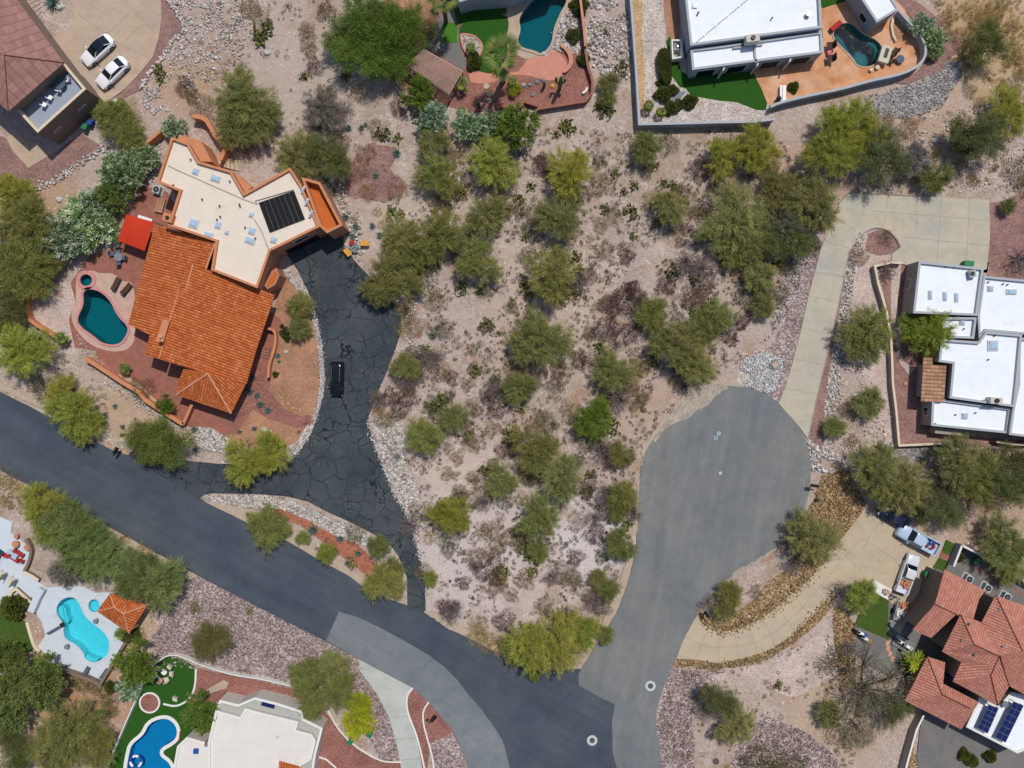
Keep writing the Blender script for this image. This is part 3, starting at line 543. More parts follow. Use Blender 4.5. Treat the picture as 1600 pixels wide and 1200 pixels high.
dr = sheet('driveway', PL('430,370 536,352 537,380 545,395 556,410 580,435 612,470 626,492 628,515 618,545 607,575 596,600 585,627 576,650 576,664 585,695 602,737 615,772 632,797 645,832 655,865 664,900 665,952 662,957 637,950 636,900 622,866 605,845 587,835 550,816 512,799 482,783 450,775 400,771 335,770 318,772 312,779 250,742 200,713 206,705 250,712 295,720 345,725 400,728 440,722 468,705 485,680 497,650 505,620 508,600 507,575 504,540 496,500 484,460 466,422'), M['crack'], z=.202, edge=.03, label='blackened driveway with sealed cracks beside the orange-roofed house', cat='driveway')
dr = sheet('driveway', PL('115,12 112,0 100,-40 252,-40 252,0 253,30 248,62 240,88 222,112 195,140 167,161 150,148 110,95 82,62 86,58 105,48 117,30'), M['conc_m'], z=.14, edge=.02, label='brownish concrete parking court with two white cars', cat='driveway')
joints(dr, ['192,-2 245,54', '222,40 166,90', '120,22 150,42', '202,22 160,62', '150,42 192,72', '192,72 235,92', '130,0 160,20'], .144)
dr = sheet('driveway', PL('1311,318 1325,303 1340,301 1545,313 1546,372 1541,420 1500,440 1408,412 1392,411 1393,397 1407,386 1402,374 1390,361 1378,356 1364,356 1347,365 1335,380 1323,406 1317,440 1310,473 1300,520 1290,562 1281,600 1273,630 1262,686 1247,665 1232,648 1216,630 1228,600 1237,570 1250,520 1262,465 1274,420 1283,384 1300,350'), M['conc_g'], z=.15, label='long greenish concrete driveway curling to the parking apron', cat='driveway')
joints(dr, ['1347,302 1348,340', '1387,304 1380,356', '1432,307 1431,366', '1470,311 1463,410', '1514,312 1509,412', '1360,330 1546,345', '1405,370 1543,384', '1312,342 1336,362', '1290,378 1326,388', '1272,425 1316,432', '1262,462 1308,471', '1250,512 1296,522', '1238,560 1285,570', '1224,606 1275,616'], .154)
dr = sheet('driveway', PL('1090,959 1092,970 1107,981 1125,988 1155,982 1178,973 1200,958 1225,938 1248,918 1268,900 1297,862 1325,828 1347,799 1375,812 1402,822 1440,830 1477,841 1466,870 1457,885 1440,915 1425,955 1405,990 1388,975 1396,945 1366,921 1330,915 1310,912 1300,922 1282,948 1262,970 1232,996 1200,1016 1160,1028 1122,1036 1088,1030 1056,1029 1069,995'), M['conc_t'], z=.146, label='curved tan concrete driveway to the parked pickups', cat='driveway')
joints(dr, ['1070,993 1090,1005 1115,1011 1150,1010 1185,1001 1215,984 1250,952 1280,918 1315,875 1345,840', '1105,984 1088,1025', '1123,988 1122,1034', '1147,984 1154,1028', '1170,977 1184,1021', '1190,965 1212,1010', '1214,948 1243,987', '1237,928 1268,965', '1260,908 1290,940', '1340,812 1310,860 1345,890', '1375,812 1345,860', '1345,840 1400,875', '1310,860 1290,880'], .150)
dr = sheet('driveway', PL('560,1029 615,1055 645,1074 636,1088 637,1112 650,1145 660,1200 668,1260 632,1260 627,1200 622,1170 608,1120 590,1085 563,1048'), M['conc_w'], z=.142, label='pale concrete driveway below the main road', cat='driveway')
joints(dr, ['608,1122 640,1118', '618,1155 652,1152', '626,1187 658,1184'], .146)
sheet('driveway', PL('10,215 28,205 48,228 60,220 78,243 45,263 20,235'), M['conc_m'], z=.12, label='small concrete pad below the roof terrace', cat='driveway')
sheet('patio', PL('172,158 182,153 192,167 180,175 165,172'), M['conc_w'], z=.12, label='pale stepping slab under the tree by the parking court', cat='patio')
sheet('patio', PL('1309,911 1366,921 1398,942 1396,950 1375,938'), M['conc_w'], z=.13, label='pale slab at the edge of the lower parking court', cat='patio') if False else None
# wind-blown sand over the rim of the turning circle
sheet('sand_drift', PL('1020,690 1034,668 1052,645 1072,618 1095,604 1130,598 1140,606 1122,614 1108,630 1090,640 1072,656 1052,662 1036,672 1024,694'), M['sand'], z=.2, edge=.3, label='tan sand drifted over the edge of the turning circle', cat='sand')
sheet('sand_drift', PL('1230,845 1252,805 1258,806 1240,838 1200,868 1145,899 1142,896 1198,864'), M['sand'], z=.2, edge=.25, label='thin sand line along the lower rim of the turning circle', cat='sand')
# manholes
def manhole(x, y, r, label, collar='collar', lid='iron', grp=None):
    p = P(x, y); e = empty('manhole_cover', (p.x, p.y, .19), label, 'manhole', grp)
    n = 28; b = MB(); o = [(p.x+r*cos(2*pi*i/n), p.y+r*sin(2*pi*i/n)) for i in range(n)]; q = offset(o, -r*.48)
    b.ring(o, q, .185, .206); b.build('collar', M[collar], e); c = MB(); c.cyl(p.x, p.y, .18, .212, r*.5, n=24); c.build('lid', M[lid], e)
manhole(1016, 1071, .72, 'manhole with pale collar where the turning circle stem widens', grp='manholes with pale collars')
manhole(925, 1156, .72, 'manhole with pale collar on the dark main road', grp='manholes with pale collars')
manhole(1118, 684, .26, 'small blue-ringed utility cover on the turning circle', 'bluering', grp='utility covers on the turning circle')
manhole(1122.5, 677, .26, 'small white-ringed utility cover touching the blue-ringed one', 'collar', 'court', grp='utility covers on the turning circle')
manhole(1125, 739, .22, 'tiny pale utility cover alone in the turning circle', 'collar', 'collar', grp='utility covers on the turning circle')
# ---------------------------------------------------------------- pools
def pool(key, label, coping, shell, wat, depth=1.5, cw=.32, steps=(), zc=.19, extra=None):
    p = POOL[key]; c = Vector((sum(q[0] for q in p)/len(p), sum(q[1] for q in p)/len(p), 0)); e = empty('swimming_pool', c, label, 'pool' if key[0] == 'p' else 'spa')
    b = MB(); b.tess([p], -depth); b.sides(p, -depth, zc-.02, True); b.build('basin', M[shell], e)
    b = MB(); b.ring(offset(p, cw), offset(p, -.03), -.05, zc); b.build('coping', M[coping], e)
    b = MB(); b.tess([offset(p, -.005)], zc-.14); b.build('water', M[wat], e)
    for s in steps:
        q, z0 = s; b = MB(); b.prism(q, -depth+.01, z0); b.build('step', M[shell], e)
    return e
pool('p1', 'kidney-shaped teal pool beside the orange tile roof', 'rose', 'shell_d', 'w_teal', 1.9, .28)
pool('s1', 'round spa in pink stone above the kidney-shaped teal pool', 'rose', 'shell_d', 'w_teal', .9, .5, steps=[(ccw(offset(POOL['s1'], -.45))[:], -.6)] if False else ())
pool('p2', 'deep blue free-form pool beside the white rockery', 'conc_m', 'shell_d', 'w_deep', 1.8)
pool('p3', 'dark teal pool on the mottled orange patio', 'deck_b', 'shell_d', 'w_teal', 1.8, .15, steps=[(PL('1357,64 1368,66 1374,78 1371,92 1367,90 1369,78 1364,70 1356,68'), -.35)])
pool('p4', 'bright turquoise pool on the pale deck', 'deck_w', 'shell_w', 'w_turq', 1.3, .2, steps=[(chaikin(PL('89,950 96,946 102,952 102,962 107,970 103,976 96,966 90,958'), 2), -.25), (chaikin(PL('92,952 97,949 99,953 99,962 103,968 98,968 92,960'), 1), .0), (chaikin(PL('134,1022 142,1028 154,1031 146,1035 133,1029'), 1), -.2)])
pool('s4', 'small round turquoise spa beside the red-tiled ramada', 'deck_w', 'shell_w', 'w_turq', .6, .2)
pool('p5', 'blue figure-eight pool with pale coping on artificial lawn', 'cap_w', 'shell_b', 'w_blue', 1.5, .45)
pool('p6', 'dark pool cut off by the edge of the photo beside red loungers', 'deck_w', 'shell_d', 'w_deep', 1.6, .2)
# ---------------------------------------------------------------- buildings
def ctr(pts): return (sum(p[0] for p in pts)/len(pts), sum(p[1] for p in pts)/len(pts))
def flat_block(e, poly, h, wallm, roofm, capm, par=.45, th=.28, rname='roof'):
    """walls, a sunken flat roof and a parapet round it; poly in world xy"""
    poly = ccw(poly); inn = offset(poly, -th)
    b = MB(); b.sides(poly, 0, h-.12); b.build('wall', M[wallm], e)
    b = MB(); b.ring(offset(poly, .03), inn, h-.12, h); b.sides(inn, h-par-.02, h-.115, True); b.build('parapet', M[capm], e)
    b = MB(); b.tess([offset(inn, .01)], h-par); return b.build(rname, M[roofm], e)
def skylight(e, x, y, wx, wy, h, rot=0, dome=True):
    p = P(x, y, h); b = MB(); b.box(p.x, p.y, h-.02, wx, wy, .16, rot); f = b.build('skylight', M['skyframe'], e)
    b = MB(); b.box(p.x, p.y, h+.14, wx*.82, wy*.82, .14, rot, .7); b.build('pane', M['skylight'], f)
def vent(e, x, y, h, r=.1, hh=.4, mat='dark'):
    p = P(x, y, h); b = MB(); b.cyl(p.x, p.y, h-.02, h+hh, r, n=8); b.cyl(p.x, p.y, h+hh, h+hh+.08, r*1.5, n=8); b.build('vent_pipe', M[mat], e)
def window(e, a, b_, t, wd, z0, hh, name='window', frame='cap_w', depth=.06):
    """a, b_: ends of the wall line (world), t: position along it; outside is on the right-hand side of a->b"""
    a = Vector(a); b_ = Vector(b_); d = (b_-a).normalized(); n = Vector((d.y, -d.x)); c = a+(b_-a)*t+n*depth/2; rot = math.atan2(d.y, d.x)
    m = MB(); m.box(c.x, c.y, z0, wd, depth, hh, rot); f = m.build(name, M[frame], e)
    c = a+(b_-a)*t+n*(depth+.005); m = MB(); m.box(c.x, c.y, z0+.08, wd-.16, .03, hh-.16, rot); m.build('pane' if name == 'window' else 'panel', M['glass'], f)
def roof_faces(e, faces, mat, name='roof', th=.2, ridges=(), ridge_mat='ridge_d', rr=.1):
    """faces: lists of (px, py, height) as seen on the roof; closed slabs with UVs laid down each slope"""
    b = MB(); b.uv = []
    for f in faces:
        w_ = [P(*q) for q in f]; n = Vector((0, 0, 0))
        for i in range(len(w_)):
            p, q = w_[i], w_[(i+1) % len(w_)]; n += Vector(((p.y-q.y)*(p.z+q.z), (p.z-q.z)*(p.x+q.x), (p.x-q.x)*(p.y+q.y)))
        if n.z < 0: w_ = w_[::-1]; n = -n
        n.normalize(); up = Vector((-n.x, -n.y, 0)); up = up.normalized() if up.length > 1e-4 else Vector((0, 1, 0))
        up3 = (up - n*up.dot(n)).normalized(); ac = up3.cross(n)
        ids = [b.V(*p) for p in w_]; lo = [b.V(p.x, p.y, p.z-th) for p in w_]
        for t in tessellate_polygon([[Vector((p.x, p.y, 0)) for p in w_]]):
            i, j, k = t; A = (w_[j].x-w_[i].x)*(w_[k].y-w_[i].y)-(w_[k].x-w_[i].x)*(w_[j].y-w_[i].y)
            if A < 0: i, k = k, i
            b.F(ids[i], ids[j], ids[k]); b.uv += [(w_[q].dot(ac)+500, w_[q].dot(up3)+500) for q in (i, j, k)]
            b.F(lo[k], lo[j], lo[i]); b.uv += [(0.1, 0.3)]*3
        m = len(w_)
        for i in range(m):
            j = (i+1) % m; b.F(lo[i], lo[j], ids[j], ids[i]); b.uv += [(w_[i].dot(ac)+500, .3), (w_[j].dot(ac)+500, .3), (w_[j].dot(ac)+500, .1), (w_[i].dot(ac)+500, .1)]
    r = b.build(name, M[mat], e)
    if ridges:
        b = MB()
        for line in ridges: b.tube([P(*q)+Vector((0, 0, .03)) for q in line], rr, 6)
        b.build('ridge_cap', M[ridge_mat], r)
    return r
# --- adobe house with the orange tile roof
hA = 5.4
e = empty('adobe_house', (*ctr([P(330, 420)[:2]]), 0), 'sprawling adobe house with orange tile wing and cream flat roof', 'house')
main = PL('268,214 294,224 310,252 361,267 381,302 453,262 470,288 499,354 422,392 402,450 330,422 337,377 262,352 266,342 280,298 245,284', hA)
flat_block(e, main, hA, 'adobe_d', 'roofcream', 'adobe')
E1 = PL('471,277 500,285 535,352 511,364 499,353', hA-.4); flat_block(e, E1, hA-.4, 'adobe_d', 'orange_floor', 'adobe', par=1.3, th=.3)
for s_ in ('280,210 314,220 331,253 310,252 296,225 277,219', '364,267 394,292 383,302 372,292'): b = MB(); b.prism(PL(s_, 4.2), 0, 4.2); b.build('buttress', M['adobe'], e)
for x, y, a, c in ((306, 268, .8, .8), (337, 279, 1.3, .8), (303, 349, 1.2, 1.2), (341, 352, .8, .9), (326, 367, 1.2, .7), (355, 363, .55, .55), (393, 336, .6, .6), (394, 361, .9, .9), (391, 376, 1.4, .8), (428, 375, .8, .8)): skylight(e, x, y, a, c, hA-.42, RAD(-18))
for x, y in ((299, 250), (360, 284), (344, 322), (317, 312), (375, 320), (384, 356), (340, 344), (272, 290), (415, 320), (400, 373), (345, 339), (376, 323)): vent(e, x, y, hA-.45, .07, .3)
b = MB(); b.wall([P(a, c, hA-.3)[:2] for a, c in ((262, 258), (276, 265), (380, 311), (402, 319))], hA-.45, hA-.36, .14); b.wall([P(a, c, hA-.3)[:2] for a, c in ((397, 342), (408, 360), (420, 390))], hA-.45, hA-.33, .14); b.build('roof_seam', M['roofgrey'], e)
# solar heater mat: a rack with dark tubes
q = [P(x, y, hA-.2) for x, y in ((404, 317), (459, 298), (476, 342), (421, 363))]
b = MB(); b.prism([(p.x, p.y) for p in q], hA-.4, hA-.3); sh = b.build('pool_heater_panel', M['heater'], e)
b = MB()
for i in range(15):
    t = (i+.5)/15; u = q[0].lerp(q[1], t); v = q[3].lerp(q[2], t); u.z = v.z = hA-.27; b.tube([u, v], .09, 6)
b.build('tube', M['black'], sh); b = MB()
for i in range(1, 7):
    t = i/14+.5/14; 
    u = q[0].lerp(q[1], i/7); v = q[3].lerp(q[2], i/7); u.z = v.z = hA-.2; b.tube([u, v], .022, 4)
b.tube([q[0].lerp(q[3], 0), q[1]], .04, 5); b.build('clip', M['steel'], sh)
b = MB(); b.tube([P(402, 318, hA-.3), P(398, 314, hA-.3), P(459, 296, hA-.3)], .05, 5); b.build('pipe', M['roofgrey'], e)
p0, p1 = P(422, 392, hA), P(499, 354, hA)
window(e, p0[:2], p1[:2], .5, 5.0, .1, 2.5, 'garage_door', 'adobe_d'); window(e, p0[:2], p1[:2], .58, 2.2, 3.6, .9)
for i in range(3): skylight(e, 474+4*i+i*2, 296+i*19, .3, .9, hA-.1, RAD(-30))
# tile roofs
zE, k_ = 3.1, .2
def hw(x, y):   # west slope rises away from the pool side eave
    ax, ay, bx, by = 242, 351, 200, 507; d = ((x-ax)*(by-ay)-(y-ay)*(bx-ax))/hypot(bx-ax, by-ay); return zE+max(0, d)*S*k_
def he(x, y):
    ax, ay, bx, by = 302, 415, 249, 561; d = ((x-ax)*(by-ay)-(y-ay)*(bx-ax))/hypot(bx-ax, by-ay); return 5.0-max(0, d)*S*.13
Wp = [(242, 351), (337, 377), (322, 420), (303, 415), (289, 457), (279, 455), (267, 495), (249, 561), (226, 554), (234, 523), (200, 507)]
Ep = [(303, 415), (322, 420), (429, 461), (417, 498), (400, 548), (385, 600), (330, 586), (249, 561), (267, 495), (279, 455), (289, 457)]
Wf = [(x, y, hw(x, y)) for x, y in Wp]; Ef = [(x, y, he(x, y)+.02) for x, y in Ep]
hipf = [[(280, 592, 3.5), (325, 584, 4.6), (275, 617, 3.0)], [(325, 584, 4.6), (361, 646, 3.0), (275, 617, 3.0)], [(325, 584, 4.6), (340, 589, 4.6), (386, 596, 3.1), (361, 646, 3.0)], [(280, 592, 3.5), (290, 570, 3.9), (325, 584, 4.6)]]
roof_faces(e, [Wf, Ef]+hipf, 'tile_o', ridges=[[(*q, hw(*q)+.02) for q in ((302, 413), (290, 456))], [(*q, hw(*q)+.02) for q in ((280, 455), (267, 495), (249, 560))], [(325, 584, 4.62), (361, 646, 3.02)], [(325, 584, 4.62), (275, 617, 3.02)], [(337, 377, hw(337, 377)), (322, 420, hw(322, 420))]], ridge_mat='ridge_o', rr=.12)
def inset_px(pts, d, h): return offset(ccw([tuple(P(x, y, h)[:2]) for x, y in pts]), -d)
b = MB(); b.prism(inset_px([(242, 351), (337, 377), (322, 420), (429, 461), (400, 548), (385, 600), (330, 586), (249, 561), (200, 507)], 1.0, 3.1), 0, 2.9)
b.prism(inset_px([(283, 592), (340, 588), (380, 606), (361, 646), (275, 617)], .9, 3.1), 0, 2.95); b.build('wall', M['adobe_d'], e)
q = P(257, 517, 5.0); b = MB(); b.box(q.x, q.y, 3.4, .95, 2.9, 2.1, RAD(-17)); ch = b.build('chimney', M['adobe'], e); b = MB(); b.cyl(q.x-.2, q.y-.7, 5.5, 5.8, .28, n=10); b.build('flue', M['ridge_o'], ch)
q = P(264, 341, 5.4); b = MB(); b.box(q.x, q.y, 4.5, 1.3, 1.1, 1.3, RAD(-18)); ch = b.build('chimney', M['adobe'], e); b = MB(); b.cyl(q.x, q.y, 5.8, 6.1, .22, n=10); b.build('flue', M['dark'], ch)
for x, y, h in ((300, 420, 4.9), (316, 440, 4.8)): pass
b = MB(); c = PL('413,446 424,424 432,418 437,430 430,445 418,452', 3.4); b.prism(c, 0, 3.4); b.build('bay', M['adobe_d'], e)
b = MB(); b.prism(offset(ccw(c), -.25), 3.38, 3.44); b.build('bay_roof', M['orange_floor'], e)
# --- house with the mauve roof and roof terrace
e = empty('terrace_house', (-70, 44, 0), 'two-storey house with mauve shingle roof and shaded roof terrace', 'house')
roof_faces(e, [[(7, 86, 8.6), (100, 98, 7.2), (27, 0, 7.2), (-60, -120, 7.2), (-30, -60, 8.6)], [(7, 86, 8.6), (13, 174, 7.2), (100, 98, 7.2)], [(7, 86, 8.6), (-30, 60, 8.6), (-80, 90, 7.2), (13, 174, 7.2)], [(-30, 60, 8.6), (-30, -60, 8.6), (7, 86, 8.6)], [(-30, 60, 8.6), (-80, 90, 7.2), (-160, -60, 7.2), (-30, -60, 8.6)], [(-160, -60, 7.2), (-60, -120, 7.2), (-30, -60, 8.6)]], 'tile_m', ridges=[[(7, 86, 8.62), (100, 98, 7.22)], [(7, 86, 8.62), (13, 174, 7.22)]], rr=.06)
T = ccw(PL('99,97 134,139 59,207 25,170', 5.2)); b = MB(); b.sides(T, 0, 5.1); b.build('wall', M['stucco_br'], e)
b = MB(); b.ring(offset(T, .04), offset(T, -.3), 5.1, 5.25); b.sides(offset(T, -.3), 4.3, 5.11, True); b.build('parapet', M['stucco_c'], e)
b = MB(); b.tess([offset(T, -.28)], 4.4); b.build('terrace_floor', M['terr'], e)
b = MB(); b.prism(offset(ccw(PL('100,98 27,0 -60,-120 -160,-60 -80,90 13,174', 7.2)), -.6), 0, 7.05); b.build('wall', M['stucco_br'], e)
t0, t1 = P(134, 139, 5.2), P(59, 207, 5.2)
for t in (.2, .72): window(e, t1[:2], t0[:2], t, 1.2, 2.6, .35)
b = MB(); b.wall(PL('28,0 60,45 82,68 110,103 166,161'), 0, .5, .22); b.build('garden_wall', M['stucco_c'], tag(empty('retaining_wall', P(100, 95), 'low cream retaining wall beside the parking court', 'wall')))
# --- white houses
def ring_window(e, poly, i, t, wd, z0, hh, **k):
    a, b_ = poly[i], poly[(i+1) % len(poly)]; window(e, a, b_, t, wd, z0, hh, **k)
e = empty('white_house', (*ctr([P(1175, 40)[:2]]), 0), 'large white flat-roofed house at the top edge beside the orange patio', 'house')
A1 = ccw(PL('1063,-70 1071,0 1079,71 1165,59 1284,43 1282,0 1275,-70', 3.9)); flat_block(e, A1, 3.9, 'stucco_b', 'roofwhite', 'cap_g')
A2 = ccw(PL('1079,77 1130,71 1180,64 1284,49 1286,82 1180,96 1082,109', 3.1)); flat_block(e, A2, 3.1, 'stucco_b', 'roofwhite', 'cap_g', par=.3)
b = MB(); q = P(1179, 84, 2.8)
b.box(q.x, q.y, 2.7, .25, 2.6, .4, RAD(5)); b.box(P(1158, 87).x, P(1158, 87).y, 2.75, 4.0, .2, .38, RAD(7)); b.build('roof_step', M['cap_g'], e)
q = P(1176, 60, 4.3); b = MB(); b.box(q.x, q.y, 3.3, 1.75, .95, 1.2, RAD(7)); ch = b.build('chimney', M['stucco_w'], e); b = MB(); b.cyl(q.x, q.y, 4.5, 4.72, .3, n=12); b.build('flue', M['dark'], ch)
skylight(e, 1085, 10, .65, .6, 3.46, 0); vent(e, 1261, 24, 3.45, .25, .5, 'steel'); vent(e, 1090, 22, 3.45); vent(e, 1205, 30, 3.45, .08)
b = MB(); b.tube([P(1083, 70, 3.55), P(1173, -5, 3.55)], .035, 5)
for i in range(5): q = P(1083+18*i, 70-15*i, 3.5); b.box(q.x, q.y, 3.44, .14, .2, .12)
b.build('conduit', M['steel'], e)
a, b_ = (P(1082, 109, 3.1)[:2]), (P(1286, 82, 3.1)[:2])
for t in (.12, .36, .62, .86): window(e, a, b_, t, 2.6, .2, 2.2)
for t in (.24, .5, .75): b = MB(); q = Vector(a).lerp(Vector(b_), t); b.box(q.x+.05, q.y-.35, 0, .25, .6, 2.9, RAD(-25), .8); b.build('pier', M['stucco_w'], e)
e = empty('casita', (*P(1375, 20)[:2], 0), 'small white flat-roofed casita beside the dark teal pool', 'outbuilding')
C1 = ccw(PL('1330,-30 1347,0 1370,35 1405,14 1396,0 1378,-30', 3.4)); flat_block(e, C1, 3.4, 'stucco_b', 'roofwhite', 'cap_g', par=.15); ring_window(e, C1, 1, .5, 1.4, .9, 1.2)
e = empty('service_enclosure', (*P(1058, 77)[:2], 0), 'white service enclosure holding an air unit by the big white house', 'enclosure')
q = ccw(PL('1049,62 1065,62 1068,90 1050,93', 1.2)); b = MB(); b.ring(q, offset(q, -.2), 0, 1.3); b.build('wall', M['cap_w'], e); 
def ac_unit(x, y, h, label, grp=None, sz=.9, rot=.0, base=0.0):
    p = P(x, y, h); e = empty('air_conditioner', (p.x, p.y, base), label, 'air conditioner', grp); b = MB(); b.box(p.x, p.y, base+.08, sz, sz, .8, rot); b.build('housing', M['cap_g'], e)
    b = MB(); b.cyl(p.x, p.y, base+.88, base+.9, sz*.4, n=16); b.build('fan_grille', M['dark'], e); b = MB(); b.cyl(p.x, p.y, base+.9, base+.93, sz*.14, n=10); b.build('fan_hub', M['steel'], e); b = MB(); b.box(p.x, p.y, base, sz*1.3, sz*1.3, .08, rot); b.build('pad', M['conc_w'], e)
ac_unit(1058, 74, .5, 'air unit inside the white service enclosure', sz=.95, base=.02)
e = empty('white_house', (*P(1530, 560)[:2], 0), 'stepped white flat-roofed house with a tan tile lean-to', 'house')
W = {}
for k, (s_, h) in dict(a=('1436,408 1537,419 1527,493 1427,489', 3.5), b=('1470,496 1526,496 1522,529 1471,527', 3.1), c=('1537,431 1660,443 1660,524 1599,522 1541,517 1530,530 1528,493', 3.3), d=('1471,530 1529,534 1541,518 1597,523 1590,600 1586,636 1484,622 1489,568 1467,565', 3.7), f=('1591,600 1592,528 1660,530 1660,690 1577,679 1583,637', 3.4), g=('1457,622 1580,638 1575,677 1455,665', 2.9)).items():
    W[k] = ccw(PL(s_, h)); flat_block(e, W[k], h, 'stucco_t', 'roofwhite', 'cap_g', par=.4)
for x, y, a, c, h in ((1453, 461, .5, 1.2, 3.1), (1476, 463, .5, 1.2, 3.1), (1494, 465, .5, 1.2, 3.1), (1503, 504, .7, .7, 2.7), (1547, 451, .75, .75, 2.9), (1580, 456, 1.4, .7, 2.9), (1551, 540, 1.4, 1.4, 3.3), (1507, 650, .8, .8, 2.5)): skylight(e, x, y, a, c, h+.02)
for x, y, h in ((1477, 417, 3.1), (1490, 418, 3.1), (1543, 441, 2.9), (1566, 444, 2.9), (1573, 445, 2.9), (1505, 514, 2.7), (1553, 525, 3.3), (1543, 562, 3.3), (1492, 648, 2.5), (1460, 662, 2.5), (1523, 645, 2.5), (1512, 625, 3.3), (1535, 626, 3.3)): vent(e, x, y, h, .07, .2)
q = P(1556, 626, 4.2); b = MB(); b.box(q.x, q.y, 3.2, 1.6, .85, 1.2, RAD(-4)); ch = b.build('chimney', M['stucco_w'], e); b = MB(); b.cyl(q.x, q.y, 4.4, 4.6, .3, n=12); b.build('flue', M['dark'], ch)
roof_faces(e, [[(1443, 559, 2.7), (1457, 559, 2.9), (1457, 570, 2.9), (1479, 571, 3.2), (1475, 628, 3.2), (1439, 627, 2.7)]], 'tile_b', name='lean_to_roof'); b = MB(); b.prism(inset_px([(1443, 559), (1478, 571), (1475, 627), (1439, 627)], .6, 2.7), 0, 2.6); b.build('wall', M['stucco_t'], e)
b = MB(); b.prism(PL('1461,668 1502,672 1502,681 1461,677', 1.6), 0, 1.6); b.build('utility_box', M['stucco_t'], e)
q = P(1519, 428, 3.6); b = MB(); b.box(q.x, q.y, 3.1, .8, 1.0, .75, .2); ev = b.build('evaporative_cooler', M['steel'], e); b = MB(); b.cyl(q.x-.1, q.y, 3.85, 3.88, .3, n=12); b.build('vent_grille', M['dark'], ev)
ring_window(e, W['a'], 3, .4, 1.4, .9, 1.2) ; ring_window(e, W['g'], 3, .5, 1.2, .9, 1.1)
# bottom white house
e = empty('white_house', (*P(400, 1160)[:2], 0), 'bone-white flat-roofed house cut off by the bottom edge', 'house')
for s_, h, rm in (('343,1094 372,1101 398,1090 434,1099 472,1111 474,1123 504,1138 493,1180 488,1215 330,1215 335,1120', 3.2, 'roofgrey'), ('337,1110 375,1121 383,1107 400,1112 466,1128 462,1141 487,1148 493,1158 486,1187 470,1196 470,1250 325,1250 325,1160', 3.7, 'roofbone'), ('292,1152 320,1160 318,1167 392,1176 388,1250 262,1250 277,1166', 3.0, 'roofbone')):
    q = ccw(PL(s_, h)); flat_block(e, q, h, 'stucco_w', rm, 'cap_w', par=.3)
roof_faces(e, [[(436, 1190, 3.9), (469, 1199, 3.9), (469, 1240, 3.5), (434, 1240, 3.5)]], 'tile_o')
b = MB(); q = P(418, 1102, 3.4); b.box(q.x, q.y, 3.0, 1.8, .75, .12, RAD(-15)); b.build('solar_panel', M['solar'], e)
for x, y, h in ((446, 1110, 3), (463, 1113, 3), (452, 1117, 3), (477, 1137, 3), (434, 1151, 3.4)): skylight(e, x, y, .4, .3, h+.0)
q = P(305, 1175, 3.2); b = MB(); b.box(q.x, q.y, 2.75, .6, .6, .4); b.build('roof_vent', M['blue_bin'], e)
# house whose eave just enters at the top
e = empty('white_house', (*P(770, -45)[:2], 0), 'house at the top edge whose roof shades the curved lawn', 'house')
q = ccw(PL('718,3 738,-3 800,-8 870,-34 880,-160 700,-160 700,-40', 3.6)); flat_block(e, q, 3.6, 'stucco_b', 'roofwhite', 'cap_g'); 
# --- terracotta house
e = empty('terracotta_house', (*P(1520, 1010)[:2], 0), 'two-storey house with terracotta tile roofs and blue solar arrays', 'house')
up = [[(1476, 890, 5.4), (1540, 923, 5.4), (1530, 936, 5.6), (1521, 967, 6.2), (1501, 960, 6.3), (1494, 960, 6.4), (1461, 944, 6.4)],
 [(1461, 944, 6.4), (1494, 960, 6.4), (1455, 997, 5.3), (1426, 984, 5.3)],
 [(1501, 960, 6.2), (1522, 1007, 7.2), (1472, 1018, 5.4)], [(1522, 1007, 7.2), (1561, 1025, 7.2), (1548, 1040, 6.8), (1502, 1035, 5.6), (1472, 1018, 5.4)],
 [(1502, 1035, 5.6), (1548, 1040, 6.8), (1561, 1025, 7.2), (1548, 1055, 6.6), (1489, 1065, 5.3)], [(1548, 1055, 6.6), (1559, 1102, 5.3), (1489, 1065, 5.3)],
 [(1561, 1025, 7.2), (1577, 1072, 5.6), (1559, 1102, 5.3), (1548, 1055, 6.6)],
 [(1501, 960, 6.2), (1521, 967, 6.1), (1534, 973, 6.0), (1563, 1023, 7.1), (1561, 1025, 7.2), (1522, 1007, 7.2)],
 [(1556, 930, 6.2), (1598, 1018, 7.6), (1563, 1023, 7.1), (1534, 972, 5.9)], [(1556, 930, 6.2), (1660, 968, 6.0), (1660, 1040, 7.2), (1598, 1018, 7.6)],
 [(1563, 1023, 7.1), (1598, 1018, 7.6), (1660, 1040, 7.2), (1660, 1105, 5.4), (1600, 1085, 5.4), (1577, 1072, 5.6)]]
roof_faces(e, up, 'tile_t', th=.15, ridges=[[(1461, 944, 6.4), (1494, 960, 6.4)], [(1501, 960, 6.2), (1522, 1007, 7.2), (1561, 1025, 7.2), (1548, 1055, 6.6), (1559, 1102, 5.3)], [(1556, 930, 6.2), (1598, 1018, 7.6)], [(1561, 1025, 7.2), (1577, 1072, 5.6)]], rr=.07)
lo = [[(1449, 1026, 3.4), (1472, 1085, 4.6), (1414, 1095, 3.1)], [(1414, 1095, 3.1), (1472, 1085, 4.6), (1516, 1107, 4.4), (1502, 1140, 3.1)], [(1449, 1026, 3.4), (1477, 1035, 3.3), (1469, 1066, 3.3), (1530, 1097, 3.3), (1516, 1107, 4.4), (1472, 1085, 4.6)], [(1516, 1107, 4.4), (1530, 1097, 3.3), (1502, 1140, 3.1)]]
roof_faces(e, lo, 'tile_t', th=.15, ridges=[[(1449, 1026, 3.4), (1472, 1085, 4.6), (1516, 1107, 4.4)]], rr=.07)
b = MB()
